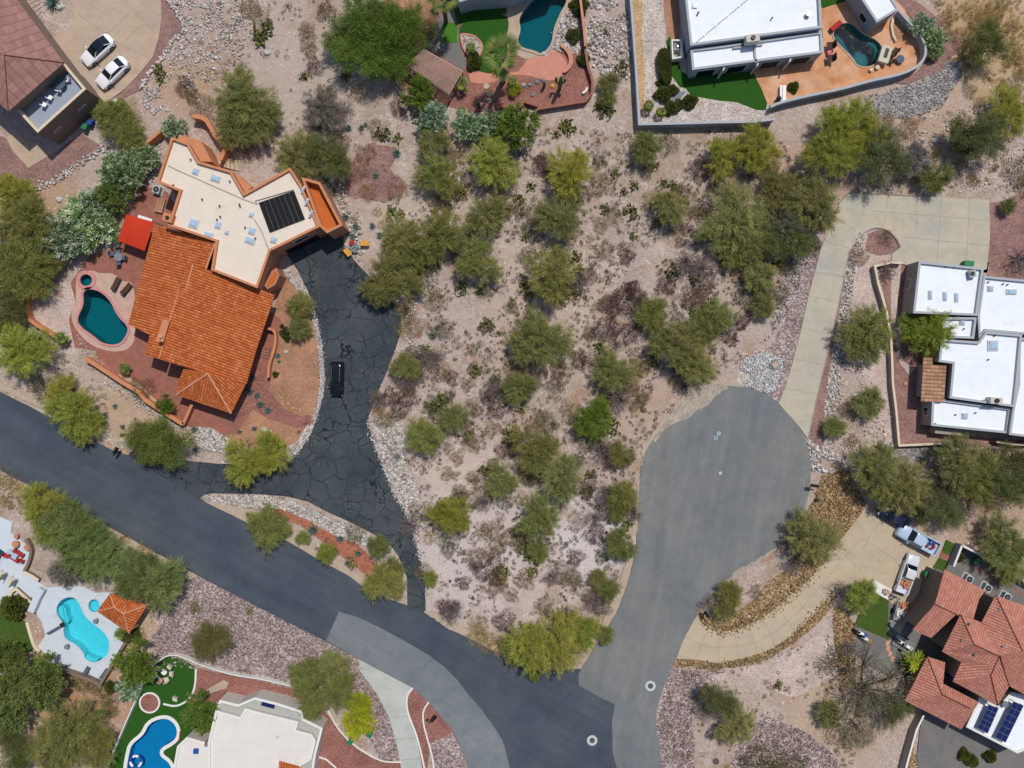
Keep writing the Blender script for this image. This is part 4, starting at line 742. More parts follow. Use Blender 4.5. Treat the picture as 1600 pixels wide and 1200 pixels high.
for pts, h, hh in (([(1476, 890), (1540, 923), (1525, 965), (1494, 960), (1455, 997), (1426, 984), (1461, 944)], 5.4, 5.1), ([(1501, 960), (1534, 972), (1556, 930), (1660, 968), (1660, 1105), (1600, 1085), (1577, 1072), (1559, 1102), (1489, 1065), (1502, 1035), (1472, 1018)], 5.4, 5.15), ([(1449, 1026), (1477, 1035), (1469, 1066), (1530, 1097), (1502, 1140), (1414, 1095)], 3.2, 3.0)): b.prism(inset_px(pts, .5, h), 0, hh)
b.build('wall', M['stucco_br'], e)
q = ccw(PL('1531,1090 1560,1104 1580,1082 1660,1098 1660,1175 1620,1165 1590,1177 1510,1136', 3.3)); flat_block(e, q, 3.3, 'stucco_w', 'roofwhite', 'cap_w', par=.15)
for pts, n in ((((1545, 1101), (1560, 1107), (1543, 1146), (1527, 1137)), 5), (((1584, 1096), (1599, 1103), (1571, 1160), (1555, 1152)), 6)):
    c4 = [P(*pts[0], 4.0), P(*pts[1], 3.9), P(*pts[2], 3.7), P(*pts[3], 3.8)]; b = MB()
    lo_ = [b.V(c.x, c.y, c.z-.06) for c in c4]; hi_ = [b.V(*c) for c in c4]; b.F(*hi_[::-1]); b.F(*lo_)
    for i in range(4): j = (i+1) % 4; b.F(lo_[i], lo_[j], hi_[j], hi_[i])
    sp = b.build('solar_panel', M['solar'], e); b = MB()
    for i in range(n+1): b.tube([c4[0].lerp(c4[3], i/n)+Vector((0, 0, .02)), c4[1].lerp(c4[2], i/n)+Vector((0, 0, .02))], .03, 4)
    for i in (0, 1, 2): b.tube([c4[0].lerp(c4[1], i/2)+Vector((0, 0, .02)), c4[3].lerp(c4[2], i/2)+Vector((0, 0, .02))], .02, 4)
    b.build('panel_frame', M['steel'], sp); b = MB()
    for c in c4: b.cyl(c.x, c.y, 3.1, c.z-.05, .05, n=6)
    b.build('rack', M['dark'], sp)
for x, y, h in ((1514, 974, 6.6), (1501, 999, 6.3), (1522, 1022, 6.5), (1565, 1009, 6.9), (1505, 985, 6.2), (1560, 951, 6.3)): vent(e, x, y, h-.1, .12, .3, 'steel')
vent(e, 1567, 1098, 3.2, .3, .5, 'steel')
# ramada with red tile, bottom left
e = empty('ramada', (*P(191, 960)[:2], 0), 'red-tiled hip-roof ramada at the corner of the pale pool deck', 'ramada')
roof_faces(e, [[(172, 927, 2.6), (231, 945, 2.6), (193, 959, 3.5), (179, 949, 3.5)], [(231, 945, 2.6), (202, 990, 2.6), (193, 959, 3.5)], [(202, 990, 2.6), (151, 955, 2.6), (179, 949, 3.5), (193, 959, 3.5)], [(151, 955, 2.6), (172, 927, 2.6), (179, 949, 3.5)]], 'tile_o', th=.12, ridges=[[(179, 949, 3.5), (193, 959, 3.5)], [(193, 959, 3.5), (231, 945, 2.6)], [(193, 959, 3.5), (202, 990, 2.6)], [(179, 949, 3.5), (172, 927, 2.6)], [(179, 949, 3.5), (151, 955, 2.6)]], ridge_mat='ridge_o', rr=.08)
for x, y in ((174, 931), (227, 947), (201, 985), (155, 955)): q = P(x, y, 2.6); b = MB(); b.box(q.x, q.y, 0, .3, .3, 2.62); b.build('post', M['stucco_c'], e)
# pergola
e = empty('pergola', (*P(680, 110)[:2], 0), 'weathered slatted pergola below the grey concrete patio', 'pergola')
q = [P(x, y, 2.7) for x, y in ((662, 77), (722, 111), (701, 147), (637, 103))]
b = MB()
for t in (0, .33, .66, 1): u, v = q[0].lerp(q[1], t), q[3].lerp(q[2], t); b.tube([u, v], .09, 4)
for t in (0, .5, 1): u, v = q[0].lerp(q[3], t), q[1].lerp(q[2], t); u.z = v.z = 2.62; b.tube([u, v], .1, 4)
b.build('beam', M['wood'], e); b = MB()
for i in range(19): t = (i+.5)/19; u, v = q[0].lerp(q[3], t), q[1].lerp(q[2], t); u.z = v.z = 2.8; b.tube([u, v], .062, 4)
b.build('slats', M['wood'], e)
for c in q: b = MB(); b.box(c.x, c.y, 0, .2, .2, 2.6); b.build('post', M['wood'], e)
# red shade canopy
e = empty('shade_canopy', (*P(212, 362)[:2], 0), 'bright red fabric shade canopy above the round garden table', 'canopy')
q = [P(x, y, 2.6) for x, y in ((197, 335), (241, 347), (226, 392), (184, 376))]; b = MB(); n = 8
ids = [[b.V(*(lambda p: (p.x, p.y, p.z+.35*sin(pi*i/n)*sin(pi*j/n)))(q[0].lerp(q[1], i/n).lerp(q[3].lerp(q[2], i/n), j/n))) for j in range(n+1)] for i in range(n+1)]
for i in range(n):
    for j in range(n): b.F(ids[i][j], ids[i][j+1], ids[i+1][j+1], ids[i+1][j])
o = b.build('canopy', M['sail'], e, smooth=True)
for c in q: b = MB(); b.tube([Vector((c.x, c.y, 0)), c], .05, 6); b.build('pole', M['dark'], e)
# ---------------------------------------------------------------- garden walls and kerbs
def gwall(name, path, h, th, mat, label, cat='wall', cap=None, px=None, closed=False, smooth=0, posts=0, hp=None):
    pts = PL(path, h if hp is None else hp); 
    if smooth: pts = chaikin(pts, smooth, closed)
    e = empty(name, (*ctr(pts), 0), label, cat); b = MB(); b.wall(pts, 0, h, th, closed); b.build('wall_body', M[mat], e)
    if cap: b = MB(); b.wall(pts, h+.002, h+.07, th+.08, closed); b.build('coping', M[cap], e)
    return e
gwall('garden_wall', '985,-20 986,0 989,40 994,110 999,194 1050,193 1120,191 1180,190 1210,186', 1.7, .25, 'stucco_b', 'long white garden wall turning a corner below the pale gravel yard', cap='cap_g')
gwall('garden_wall', '1204,167 1216,161 1260,150 1315,139 1360,126 1400,118 1425,109 1440,98 1447,84 1445,68 1437,52 1420,34 1404,16', 1.5, .25, 'stucco_b', 'curved white garden wall around the mottled orange patio', cap='cap_g', smooth=1)
gwall('garden_wall', '1410,411 1392,410 1367,416 1372,442 1385,486 1392,525 1394,570 1395,600 1400,640 1405,696 1450,694 1492,692', 1.0, .22, 'stucco_t', 'low tan courtyard wall around the stepped white house', cap='stucco_c')
gwall('garden_wall', '1557,690 1580,694 1640,696', 1.0, .22, 'stucco_t', 'short wall below the stepped white house at the edge of the photo', cap='stucco_c')
gwall('garden_wall', '212,238 230,222 250,205', 1.6, .35, 'adobe', 'orange garden wall climbing to the flowering shrub above the flat roof', cap='adobe')
gwall('garden_wall', '300,181 320,184 330,200 338,215 350,225 352,232 344,250', 1.7, .5, 'adobe', 'curling orange garden wall above the cream flat roof', cap='adobe', smooth=1)
gwall('garden_wall', '46,450 40,462 39,480 44,497 55,507 70,515 88,528', 1.2, .4, 'adobe', 'curved orange wall beyond the kidney-shaped pool', cap='adobe', smooth=1)
gwall('garden_wall', '133,560 145,567 165,580 192,598 216,612 228,626 250,640 286,663', 1.2, .45, 'adobe', 'long orange garden wall between brick terrace and main road', cap='adobe')
gwall('garden_wall', '286,663 293,648 300,632', 1.2, .3, 'adobe_d', 'short wall stub meeting the tile roof corner', cap='adobe')
gwall('garden_wall', '418,513 429,516 431,530 428,548 420,570 419,590', 1.1, .25, 'adobe', 'curved pinkish stair wall at the front steps', cap='adobe', smooth=1)
gwall('garden_wall', '914,72 918,100 926,127 925,145 915,158 890,162 840,170', 1.0, .25, 'redgr', 'reddish brick wall around the palm yard', cap='brick')
gwall('garden_wall', '840,165 817,158 815,166 780,166', .8, .25, 'redgr', 'stepped brick planter wall under the palm yard', cap='brick')
gwall('garden_wall', '905,-20 907,0 912,40 915,72', 1.6, .25, 'adobe_d', 'straight brown wall beside the deep blue pool yard', cap='pinkdeck')
gwall('garden_wall', '600,105 615,130 632,158', .5, .15, 'wood', 'low timber edging below the big dark tree', 'edging')
gwall('garden_wall', '206,988 192,1010 156,1070 140,1062 88,1044', 1.0, .3, 'stucco_br', 'brown parapet wall around the turquoise pool deck', cap='stucco_br')
gwall('garden_wall', '40,842 49,858 46,876 38,892', .7, .3, 'stucco_br', 'curved brown wall beside the red loungers', cap='stucco_br', smooth=1)
gwall('garden_wall', '38,894 50,900 60,907', .7, .3, 'stucco_br', 'short brown wall at the deck step', cap='stucco_c')
gwall('garden_wall', '10,945 18,925 25,920 45,938 55,950', .6, .3, 'stucco_br', 'low angled planter wall holding a round yellow shrub', 'planter wall', cap='stucco_c')
gwall('garden_wall', '42,972 50,1000 55,1012 62,1018', .5, .35, 'stucco_c', 'cream curb wall between lawn and pale deck', cap='stucco_c', smooth=1)
gwall('garden_wall', '166,1200 190,1143 215,1087 224,1062 232,1048 246,1034 262,1024 276,1024 290,1029 310,1038 337,1047 368,1056 400,1060 435,1067 467,1076 495,1088 508,1098', .9, .14, 'cap_w', 'white curved wall enclosing the blue pool lawn', smooth=1)
gwall('kerb', '508,1098 516,1118 526,1136 542,1155 560,1170 575,1179 590,1187 604,1191 627,1191', .25, .16, 'cap_w', 'white kerb curving through reddish gravel', 'kerb', smooth=1)
gwall('kerb', '645,1075 636,1086 635,1105 641,1125 650,1146 657,1172 664,1205', .22, .22, 'cap_w', 'wavy white kerb along the pale driveway', 'kerb', smooth=1)
gwall('kerb', '670,1097 661,1110 661,1130 668,1155 676,1185 678,1205', .22, .2, 'cap_w', 'wavy white kerb next to the purple rock wedge', 'kerb', smooth=1)
gwall('kerb', '492,1181 510,1187 525,1200', .22, .2, 'cap_w', 'short white kerb by the beige entry court', 'kerb')
gwall('kerb', '306,1045 305,1072 298,1090 285,1100 272,1104 255,1100', .22, .25, 'cap_w', 'white kerb ending the upper round lawn', 'kerb', smooth=1)
gwall('kerb', '1311,318 1325,303 1340,301 1440,307', .22, .12, 'joint', 'thin kerb along the top of the parking apron', 'kerb')
gwall('kerb', '1406,386 1402,374 1390,361 1378,356 1364,356 1347,365 1335,380 1324,406 1318,440 1311,473 1301,520 1291,562 1281,600 1263,684', .2, .12, 'stucco_t', 'thin kerb along the inner bend of the long driveway', 'kerb', smooth=1)
q = ccw([(P(235, 1097).x+1.45*cos(a*pi/14), P(235, 1097).y+1.45*sin(a*pi/14)) for a in range(28)]); e = empty('stone_circle', (*ctr(q), 0), 'round gravel seating circle with white rim above the blue pool', 'seating circle'); b = MB(); b.ring(q, offset(q, -.22), 0, .28); b.build('rim', M['cap_w'], e); b = MB(); b.prism(offset(q, -.2), 0, .22); b.build('gravel_fill', M['redgr'], e)
# fence bottom right, boundary wall of side yard
gwall('boundary_wall', '1503,852 1530,866 1560,886 1600,908 1650,934', 1.6, .2, 'stucco_b', 'dark-sided wall behind the terracotta-roofed house', cap='cap_w')
gwall('boundary_wall', '1503,852 1496,870 1490,885', 1.6, .2, 'stucco_b', 'short wall beside the two turf squares', cap='cap_w')
gwall('boundary_wall', '1443,1118 1432,1140 1425,1165 1418,1190 1412,1215', 1.5, .16, 'stucco_t', 'thin wavy wall below the lower terracotta wing', cap='cap_w')
# planter bed ring in the top yard
q = chaikin(Z4('330,312 370,305 430,312 480,330 520,370 548,420 535,480 500,530 475,548 430,540 395,505 350,420', 660, 0, 5.714), 2); q = ccw(q); e = empty('planter', (*ctr(q), 0), 'teardrop planter with pink rim in the curved lawn', 'planter'); b = MB(); b.ring(q, offset(q, -.22), 0, .38); b.build('rim', M['pinkdeck'], e); b = MB(); b.prism(offset(q, -.2), 0, .3); b.build('gravel_fill', M['white_rock'], e)
q = chaikin(Z4('1240,405 1290,440 1330,490 1345,560 1320,620 1270,665 1250,650 1290,610 1310,560 1300,500 1265,450 1230,430', 660, 0, 5.714), 1); e = empty('bench_wall', (*ctr(q), 0), 'curved pink seat wall around the deep blue pool patio', 'seat wall'); b = MB(); b.prism(q, 0, .5); b.build('seat_wall_body', M['adobe_d'], e); b = MB(); b.prism(offset(ccw(q), .03), .502, .56); b.build('coping', M['pinkdeck'], e)
q = Z4('1410,190 1440,195 1415,290 1430,370 1460,440 1450,450 1415,390 1395,290', 1180, 0, 6.667); e = empty('bench_wall', (*ctr(q), 0), 'short curved cream seat wall beside the casita', 'seat wall'); b = MB(); b.prism(q, 0, .5); b.build('seat_wall_body', M['stucco_c'], e)
q = Z4('1445,200 1560,330 1575,345 1475,440 1445,370 1425,290', 1180, 0, 6.667); sheet('gravel_bed', q, M['brown_grit'], z=.2, label='brown planting bed behind the cream seat wall', cat='gravel')
# steps
def steps(name, quad, n, label, mat, h=.15):
    q = [P(*c) for c in quad]; e = empty(name, ((q[0]+q[2])/2), label, 'steps')
    for i in range(n):
        u0, u1 = q[0].lerp(q[3], i/n), q[1].lerp(q[2], i/n); v0, v1 = q[0].lerp(q[3], (i+.88)/n), q[1].lerp(q[2], (i+.88)/n)
        b = MB(); b.prism([(c.x, c.y) for c in (u0, u1, v1, v0)], 0, .2+h*(n-1-i)*.5); b.build('tread', M[mat], e)
steps('front_steps', ((409, 540), (424, 543), (420, 562), (405, 558)), 4, 'four front steps inside the curved pinkish wall', 'redgr')
steps('front_steps', ((477, 648), (476, 661), (490, 664), (492, 651)), 4, 'red brick steps beside the blackened driveway', 'brick')
steps('garden_steps', ((344, 246), (342, 260), (375, 268), (372, 252)), 5, 'flagstone steps with dark risers above the cream roof', 'conc_t')
steps('garden_steps', ((1457, 843), (1459, 848), (1471, 862), (1469, 857)), 1, 'doorstep', 'brick') if False else None
# ---------------------------------------------------------------- plants: prototypes
def unit(v): return v/np.maximum(np.linalg.norm(v, axis=-1, keepdims=True), 1e-9)
def blade_mesh(name, base, dirs, ln, wd, tone, mat, parent=None, extra=None, quad=False, flat=.0):
    """many thin leaf-sized faces; tone is one random number per leaf"""
    n = len(base); d = unit(dirs); r = RN.normal(size=(n, 3)); r[:, 2] *= (1-flat); pr = unit(np.cross(d, r)) if not flat else unit(np.cross(d, np.array([0, 0, 1.0])+r*.4))
    ln = np.broadcast_to(ln, n)[:, None]; wd = np.broadcast_to(wd, n)[:, None]
    if quad:
        mid = base+d*ln*.45; V = np.stack([base, mid+pr*wd/2, base+d*ln, mid-pr*wd/2], 1).reshape(-1, 3); k = 4
    else: V = np.stack([base-pr*wd/2, base+pr*wd/2, base+d*ln], 1).reshape(-1, 3); k = 3
    me = bpy.data.meshes.new(name); me.vertices.add(len(V)); me.vertices.foreach_set('co', V.ravel())
    me.loops.add(len(V)); me.loops.foreach_set('vertex_index', np.arange(len(V)))
    me.polygons.add(n); me.polygons.foreach_set('loop_start', np.arange(n)*k); me.polygons.foreach_set('loop_total', np.full(n, k))
    me.update(calc_edges=True)
    at = me.attributes.new('tone', 'FLOAT', 'FACE'); at.data.foreach_set('value', np.clip(tone, 0, 1).astype(np.float32))
    me.materials.append(M[mat]); o = bpy.data.objects.new(name, me); COL.objects.link(o)
    if parent is not None: o.parent = parent
    WL[o] = Vector((0, 0, 0)); return o
def crown_pts(R, zc, zr, nl, nc, per, jit, droop, t0=.3, spread=.62, lr=(.38, .6), lobes=None):
    if lobes is None:
        lobes = []
        for i in range(nl):
            a = 2*pi*i/nl+RN.uniform(-.5, .5); d = R*spread*(RN.uniform(.55, 1.0) if i % 4 else RN.uniform(0, .3))
            lobes.append((d*cos(a), d*sin(a), zc+RN.uniform(-.3, .3)*zr, R*RN.uniform(*lr)))
    lo = np.array(lobes); idx = RN.choice(len(lo), nc, p=lo[:, 3]**2/np.sum(lo[:, 3]**2)); c = lo[idx]
    d = RN.normal(size=(nc, 3)); d[:, 2] = np.abs(d[:, 2])*.75-.18; d = unit(d)
    out = unit(np.concatenate([c[:, :2], np.zeros((nc, 1))], 1)); d = unit(d+out*.35)
    e = c[:, :3]+d*c[:, 3:4]*RN.uniform(.6, 1.12, (nc, 1))*np.array([1, 1, zr/R*1.5])
    s = c[:, :3]*np.array([.8, .8, 1])-np.array([0, 0, zr*.3])
    t = RN.uniform(t0, 1, (nc, per, 1))**.8
    p = s[:, None]*(1-t)+e[:, None]*t; p[..., 2:] -= droop*t**3*c[:, None, 3:4]*.5
    tan = (e-s)[:, None]*np.ones((1, per, 1)); tan[..., 2:] -= droop*3*t**2*c[:, None, 3:4]*.5; tan = unit(tan)
    p = p+RN.normal(size=p.shape)*jit*.35; dr = tan+RN.normal(size=p.shape)*.5
    tone = (RN.normal(.5, .22, (nc, 1))+RN.normal(0, .13, (nc, per)))
    return p.reshape(-1, 3), dr.reshape(-1, 3), tone.ravel(), lobes, e
def tree_proto(name, R, Hh, nl=7, nc=170, per=50, bl=.34, bw=.055, jit=.35, droop=.35, mat='leaf', bark='bark', twigs=14, quad=False, spread=.62, lr=(.38, .6), tr=.16, t0=.3):
    e = bpy.data.objects.new(name, None); COL.objects.link(e); WL[e] = Vector((0, 0, 0))
    zc, zr = Hh*.62, Hh*.4
    p, d, tone, lobes, ends = crown_pts(R, zc, zr, nl, nc, per, jit, droop, spread=spread, lr=lr, t0=t0)
    p[:, 2] = np.maximum(p[:, 2], .15)
    n = len(p); blade_mesh('crown', p, d, RN.uniform(.6, 1.3, n)*bl, RN.uniform(.7, 1.3, n)*bw, tone, mat, e, quad=quad)
    b = MB()
    for (x, y, z, r) in lobes:
        k = Vector((x*.25+RN.normal()*.1, y*.25+RN.normal()*.1, z*.45)); c = Vector((x, y, z)); b.tube([(0, 0, -.1), k, c*.75+k*.25+Vector((RN.normal()*.1, RN.normal()*.1, 0)), c], [tr, tr*.7, tr*.4, tr*.18], 5)
    for j in RN.choice(len(ends), min(twigs*len(lobes)//3, len(ends)), replace=False):
        en = Vector(ends[j]); c = min((Vector(l[:3]) for l in lobes), key=lambda q: (q-en).length); m = c.lerp(en, .5)+Vector((RN.normal()*.15, RN.normal()*.15, .1)); b.tube([c*.9, m, en*1.0], [tr*.22, tr*.12, .012], 3, cap=False)
    b.build('trunk', M[bark], e); return freeze(e)
def clump_proto(name, n, R, hh, bl, bw, mat='leaf', up=.7, quad=False, shape='ball', flat=0):
    """low shrub: leaves or twigs rising from the ground"""
    a = RN.uniform(0, 2*pi, n); rr = R*np.sqrt(RN.uniform(0, 1, n))
    bump_ = 1+.22*np.sin(a*3+RN.uniform(0, 6))+.15*np.sin(a*5+RN.uniform(0, 6)); rr = rr*bump_
    z = RN.uniform(.05, 1, n)*hh*np.sqrt(np.maximum(.05, 1-(rr/(R*1.3))**2))
    p = np.stack([rr*np.cos(a), rr*np.sin(a), z], 1); d = unit(np.stack([np.cos(a)*rr/R, np.sin(a)*rr/R, np.full(n, up)], 1))+RN.normal(size=(n, 3))*.4
    o = blade_mesh(name, p-unit(d)*bl*.5*0, d, RN.uniform(.6, 1.3, n)*bl, RN.uniform(.7, 1.3, n)*bw, RN.normal(.5, .22, n), mat, quad=quad, flat=flat)
    KIDS[o] = []; return o
def twig_proto(name, n, R, hh, mat='twig', seed=0, th=.02):
    b = MB()
    for i in range(n):
        a = RN.uniform(0, 2*pi); r = R*RN.uniform(.5, 1.05); e = Vector((r*cos(a), r*sin(a), hh*RN.uniform(.4, 1))); m = e*.5+Vector((RN.normal()*.12*R, RN.normal()*.12*R, hh*.2)); b.tube([(0, 0, 0), m, e], [th*1.6, th, th*.4], 3, cap=False)
        for k in range(4):
            s = m.lerp(e, RN.uniform(0, .9)); q = s+Vector((RN.normal()*.28*R, RN.normal()*.28*R, RN.uniform(0, .25)*hh)); b.tube([s, q], [th*.7, th*.3], 3, cap=False)
    o = b.build(name, M[mat], origin=(0, 0, 0)); KIDS[o] = []; return o
def agave_proto(name, n=26, L_=.75):
    base = np.zeros((n, 3)); base[:, 2] = .12; a = np.arange(n)*2.4; up = np.linspace(1.6, .12, n); d = np.stack([np.cos(a), np.sin(a), up], 1)
    o = blade_mesh(name, base, d, L_*np.linspace(.6, 1.05, n), .14*np.ones(n), RN.normal(.5, .2, n), 'waxy', quad=True, flat=1); KIDS[o] = []; return o
def pear_proto(name, n=34, R=.9):
    """prickly pear: oval pads in short stacks"""
    b = MB(); pads = []; roots = []
    for i in range(n):
        if i < n*.4: p = Vector((RN.normal()*R*.4, RN.normal()*R*.4, 0)); roots.append(p)
        else: q = pads[RN.integers(len(pads))]; p = q[0]+q[1]*.3
        d = Vector((RN.normal()*.7, RN.normal()*.7, 1)).normalized(); pads.append((p, d)); u = d.cross(Vector((RN.normal(), RN.normal(), .3))).normalized(); v = d.cross(u); ids = []
        for s_ in (-1, 1): ids.append([b.V(*(p+d*.18+u*.13*cos(t*pi/4)+d*.19*sin(t*pi/4)+v*.022*s_)) for t in range(8)])
        b.F(*ids[0]); b.F(*ids[1][::-1])
        for k in range(8): j = (k+1) % 8; b.F(ids[0][k], ids[1][k], ids[1][j], ids[0][j])
    tn = np.repeat(RN.uniform(0, 1, n), 10); nf = len(b.f)
    for p in roots: b.tube([(0, 0, .03), (p.x, p.y, .05)], [.06, .05], 4)
    tn = np.concatenate([tn, np.zeros(len(b.f)-nf)])
    o = b.build(name, M['waxy'], origin=(0, 0, 0)); at = o.data.attributes.new('tone', 'FLOAT', 'FACE'); at.data.foreach_set('value', tn.astype(np.float32)); KIDS[o] = []; return o
def palm_proto(name, Ht, nf, fl, fan=True):
    e = bpy.data.objects.new(name, None); COL.objects.link(e); WL[e] = Vector((0, 0, 0))
    b = MB(); b.tube([(0, 0, 0), (.05, .02, Ht*.5), (0, 0, Ht)], [.3, .24, .2], 9); b.build('trunk', M['palmbark'], e)
    B_, D_, Ln, W_, T_ = [], [], [], [], []
    for i in range(nf):
        a = i*2.4; el = RN.uniform(-.3, 1.0); fl_ = fl; fl = fl*RN.uniform(.75, 1.15); d = Vector((cos(a)*cos(el), sin(a)*cos(el), sin(el))); hub = Vector((0, 0, Ht))+d*fl*.5; side = d.cross(Vector((0, 0, 1))).normalized(); tn = RN.normal(.5, .2)
        for k in range(11 if fan else 26):
            if fan: t = (k-5)/5*.8; dd = d*cos(t)+side*sin(t)+Vector((0, 0, -.25)); bs = hub; ll = fl*.62
            else: u = k//2/13; sg = 1 if k % 2 else -1; bs = Vector((0, 0, Ht))+d*fl*u+Vector((0, 0, -fl*.35*u*u)); dd = d*.7+side*sg-Vector((0, 0, .3)); ll = fl*.34
            B_.append(bs); D_.append(dd); Ln.append(ll); W_.append(.075*fl/1.2); T_.append(tn+RN.normal()*.1)
        B_.append(Vector((0, 0, Ht))); D_.append(d); Ln.append(fl*.6); W_.append(.08); T_.append(tn); fl = fl_
    blade_mesh('crown', np.array([tuple(x) for x in B_]), np.array([tuple(x) for x in D_]), np.array(Ln), np.array(W_), np.array(T_), 'leaf', e, quad=True, flat=.9); return freeze(e)
PR = {
 'palo': [tree_proto('palo_verde_tree', 3.5, 4.4, nl=n, nc=230, per=70, bl=.34, bw=.042, bark='greenbark') for n in (6, 8, 7)],
 'small': [tree_proto('palo_verde_shrub', 2.1, 2.6, nl=n, nc=140, per=60, bl=.32, bw=.036, bark='greenbark', tr=.08, spread=.5, lr=(.45, .65)) for n in (5, 4, 6)],
 'mesq': [tree_proto('mesquite_tree', 3.7, 5.0, nl=n, nc=260, per=60, bl=.22, bw=.06, jit=.6, droop=.1, tr=.18, spread=.66, lr=(.34, .52)) for n in (9, 7)],
 'dense': [tree_proto('evergreen_tree', 3.0, 4.6, nl=n, nc=240, per=46, bl=.22, bw=.12, jit=.3, droop=.15, quad=True, spread=.58, t0=.5) for n in (9, 7)],
 'oleander': [tree_proto('oleander_shrub', 2.4, 3.0, nl=n, nc=260, per=48, bl=.19, bw=.085, jit=.25, droop=.0, mat='leafw', quad=True, spread=.56, tr=.06, t0=.6) for n in (9, 7)],
 'sparse': [tree_proto('mesquite_tree', 4.4, 5.0, nl=9, nc=200, per=26, bl=.26, bw=.06, jit=.7, droop=.1, tr=.2, twigs=60, spread=.7)],
 'burg': [clump_proto('burgundy_shrub', 900, 1.0, .9, .2, .045) for i in (0, 1)],
 'dry': [clump_proto('dry_shrub', 800, 1.0, .8, .28, .028, up=.5) for i in (0, 1)],
 'creo': [clump_proto('creosote_shrub', 700, 1.0, 1.1, .24, .04) for i in (0, 1)],
 'bare': [twig_proto('bare_shrub', 46, 1.3, 1.3) for i in (0, 1)],
 'grass': [clump_proto('bunch_grass', 380, .7, .5, .42, .026, up=.9) for i in (0,)],
 'round': [clump_proto('clipped_shrub', 2200, 1.0, 1.3, .22, .14, quad=True)],
 'agave': [agave_proto('agave'), agave_proto('agave', 32, .85)],
 'pear': [pear_proto('prickly_pear', 60, 1.1), pear_proto('prickly_pear', 40, .9)],
 'palm': [palm_proto('fan_palm', 6.5, 20, 2.1)], 'palmlow': [palm_proto('fan_palm', 1.6, 34, 1.15)], 'date': [palm_proto('feather_palm', 3.0, 22, 2.0, False)],
}
COLR = dict(D3=(.22, .26, .06), N=(.20, .28, .045), N2=(.27, .33, .07), Y=(.37, .38, .085), O=(.30, .305, .11), M=(.25, .31, .12), L=(.36, .39, .11), D=(.20, .22, .085), G=(.17, .25, .045), E=(.20, .245, .07), W=(.19, .29, .12), B=(.44, .47, .04), T=(.17, .26, .055), R=(.25, .22, .09), K=(.27, .26, .17),
 burg=(.17, .095, .095), dry=(.34, .24, .13), creo=(.19, .19, .09), bare=(1, 1, 1), grass=(.52, .40, .18), round=(.13, .15, .04), agave=(.10, .17, .16), pear=(.22, .23, .09), palm=(.24, .29, .08), palmy=(.38, .40, .05), grey=(.25, .235, .22))
LM = [("the black SUV", 527, 592), ("the pool heater mat", 440, 330), ("the kidney-shaped teal pool", 160, 500), ("the red shade canopy", 212, 363), ("the pair of white cars", 165, 97),
 ("the tall palm", 785, 95), ("the slatted pergola", 680, 112), ("the pool on the orange patio", 1340, 75), ("the long white wall's corner", 999, 194), ("the driveway bend's gravel pocket", 1375, 378),
 ("the tan tile lean-to", 1460, 595), ("the silver pickup", 1433, 842), ("the turquoise pool", 130, 985), ("the red-tiled ramada", 192, 960), ("the blue figure-eight pool", 245, 1160), ("the island's red mulch", 500, 835),
 ("the manhole on the dark road", 925, 1156), ("the manhole on the pale road", 1016, 1071), ("the white rock patch", 1190, 580), ("the mailbox by the turning circle", 1268, 757), ("the red brick steps", 484, 655),
 ("the roof terrace", 80, 150), ("the reddish gravel patch", 590, 275), ("the blackened driveway's foot", 650, 945), ("the blackened driveway's waist", 576, 655), ("the deep blue pool", 845, 40),
 ("the round bright-green tree", 927, 655), ("the blue solar arrays", 1565, 1130), ("the shaded lawn", 1366, 960), ("the fork of the two roads", 905, 1050), ("the mouth of the pale driveway", 605, 1055),
 ("the lobed west end of the turning circle", 1005, 720), ("the blackened driveway's bulge", 627, 500), ("the concrete parking apron", 1470, 360), ("the mailbox on the main road", 188, 703), ("the bone-white house", 400, 1150)]
LM = [l if l[0] != "the lobed west end of the turning circle" else ("the blue-ringed utility cover", 1118, 684) for l in LM]
import re
WRD = re.compile(r"[A-Za-z0-9][A-Za-z0-9'\u2019-]*"); USEDL = set(); DIRS = ['east', 'northeast', 'north', 'northwest', 'west', 'southwest', 'south', 'southeast']
def where(desc, x, y):
    c = sorted(LM, key=lambda l: hypot(l[1]-x, l[2]-y))
    for nm, lx, ly in c[:12]:
        d = hypot(lx-x, ly-y)/52; 
        if d < .12: continue
        dr_ = DIRS[int(round(math.atan2(ly-y, x-lx)/(pi/4))) % 8]
        t = f"{desc}, {'half a car length' if d < .75 else ('one car length' if d < 1.25 else f'{round(d*2)//2} car lengths' if round(d*2) % 2 == 0 else f'{round(d*2)//2}½ car lengths')} {dr_} of {nm}"
        if t not in USEDL and len(WRD.findall(t)) <= 16: USEDL.add(t); return t
    return desc
DESC = {'palo': 'yellow-green palo verde', 'small': 'low feathery palo verde', 'mesq': 'olive mesquite tree', 'dense': 'dense dark evergreen tree', 'oleander': 'white-flowering oleander', 'sparse': 'half-bare mesquite with dark limbs',
 'burg': 'burgundy desert shrub', 'dry': 'dry tan shrub', 'creo': 'small olive creosote bush', 'bare': 'leafless grey shrub', 'grass': 'golden bunch grass', 'round': 'round clipped shrub', 'agave': 'blue-green agave rosette', 'pear': 'prickly pear clump'}
GRP = {'palo': 'palo verde trees', 'small': 'low palo verdes', 'mesq': 'mesquite trees', 'dense': 'evergreen trees', 'oleander': 'oleanders', 'burg': 'burgundy shrubs', 'dry': 'dry shrubs', 'creo': 'creosote bushes', 'bare': 'leafless shrubs', 'grass': 'bunch grasses', 'round': 'clipped shrubs', 'agave': 'agaves', 'pear': 'prickly pears', 'palmlow': 'low fan palms'}
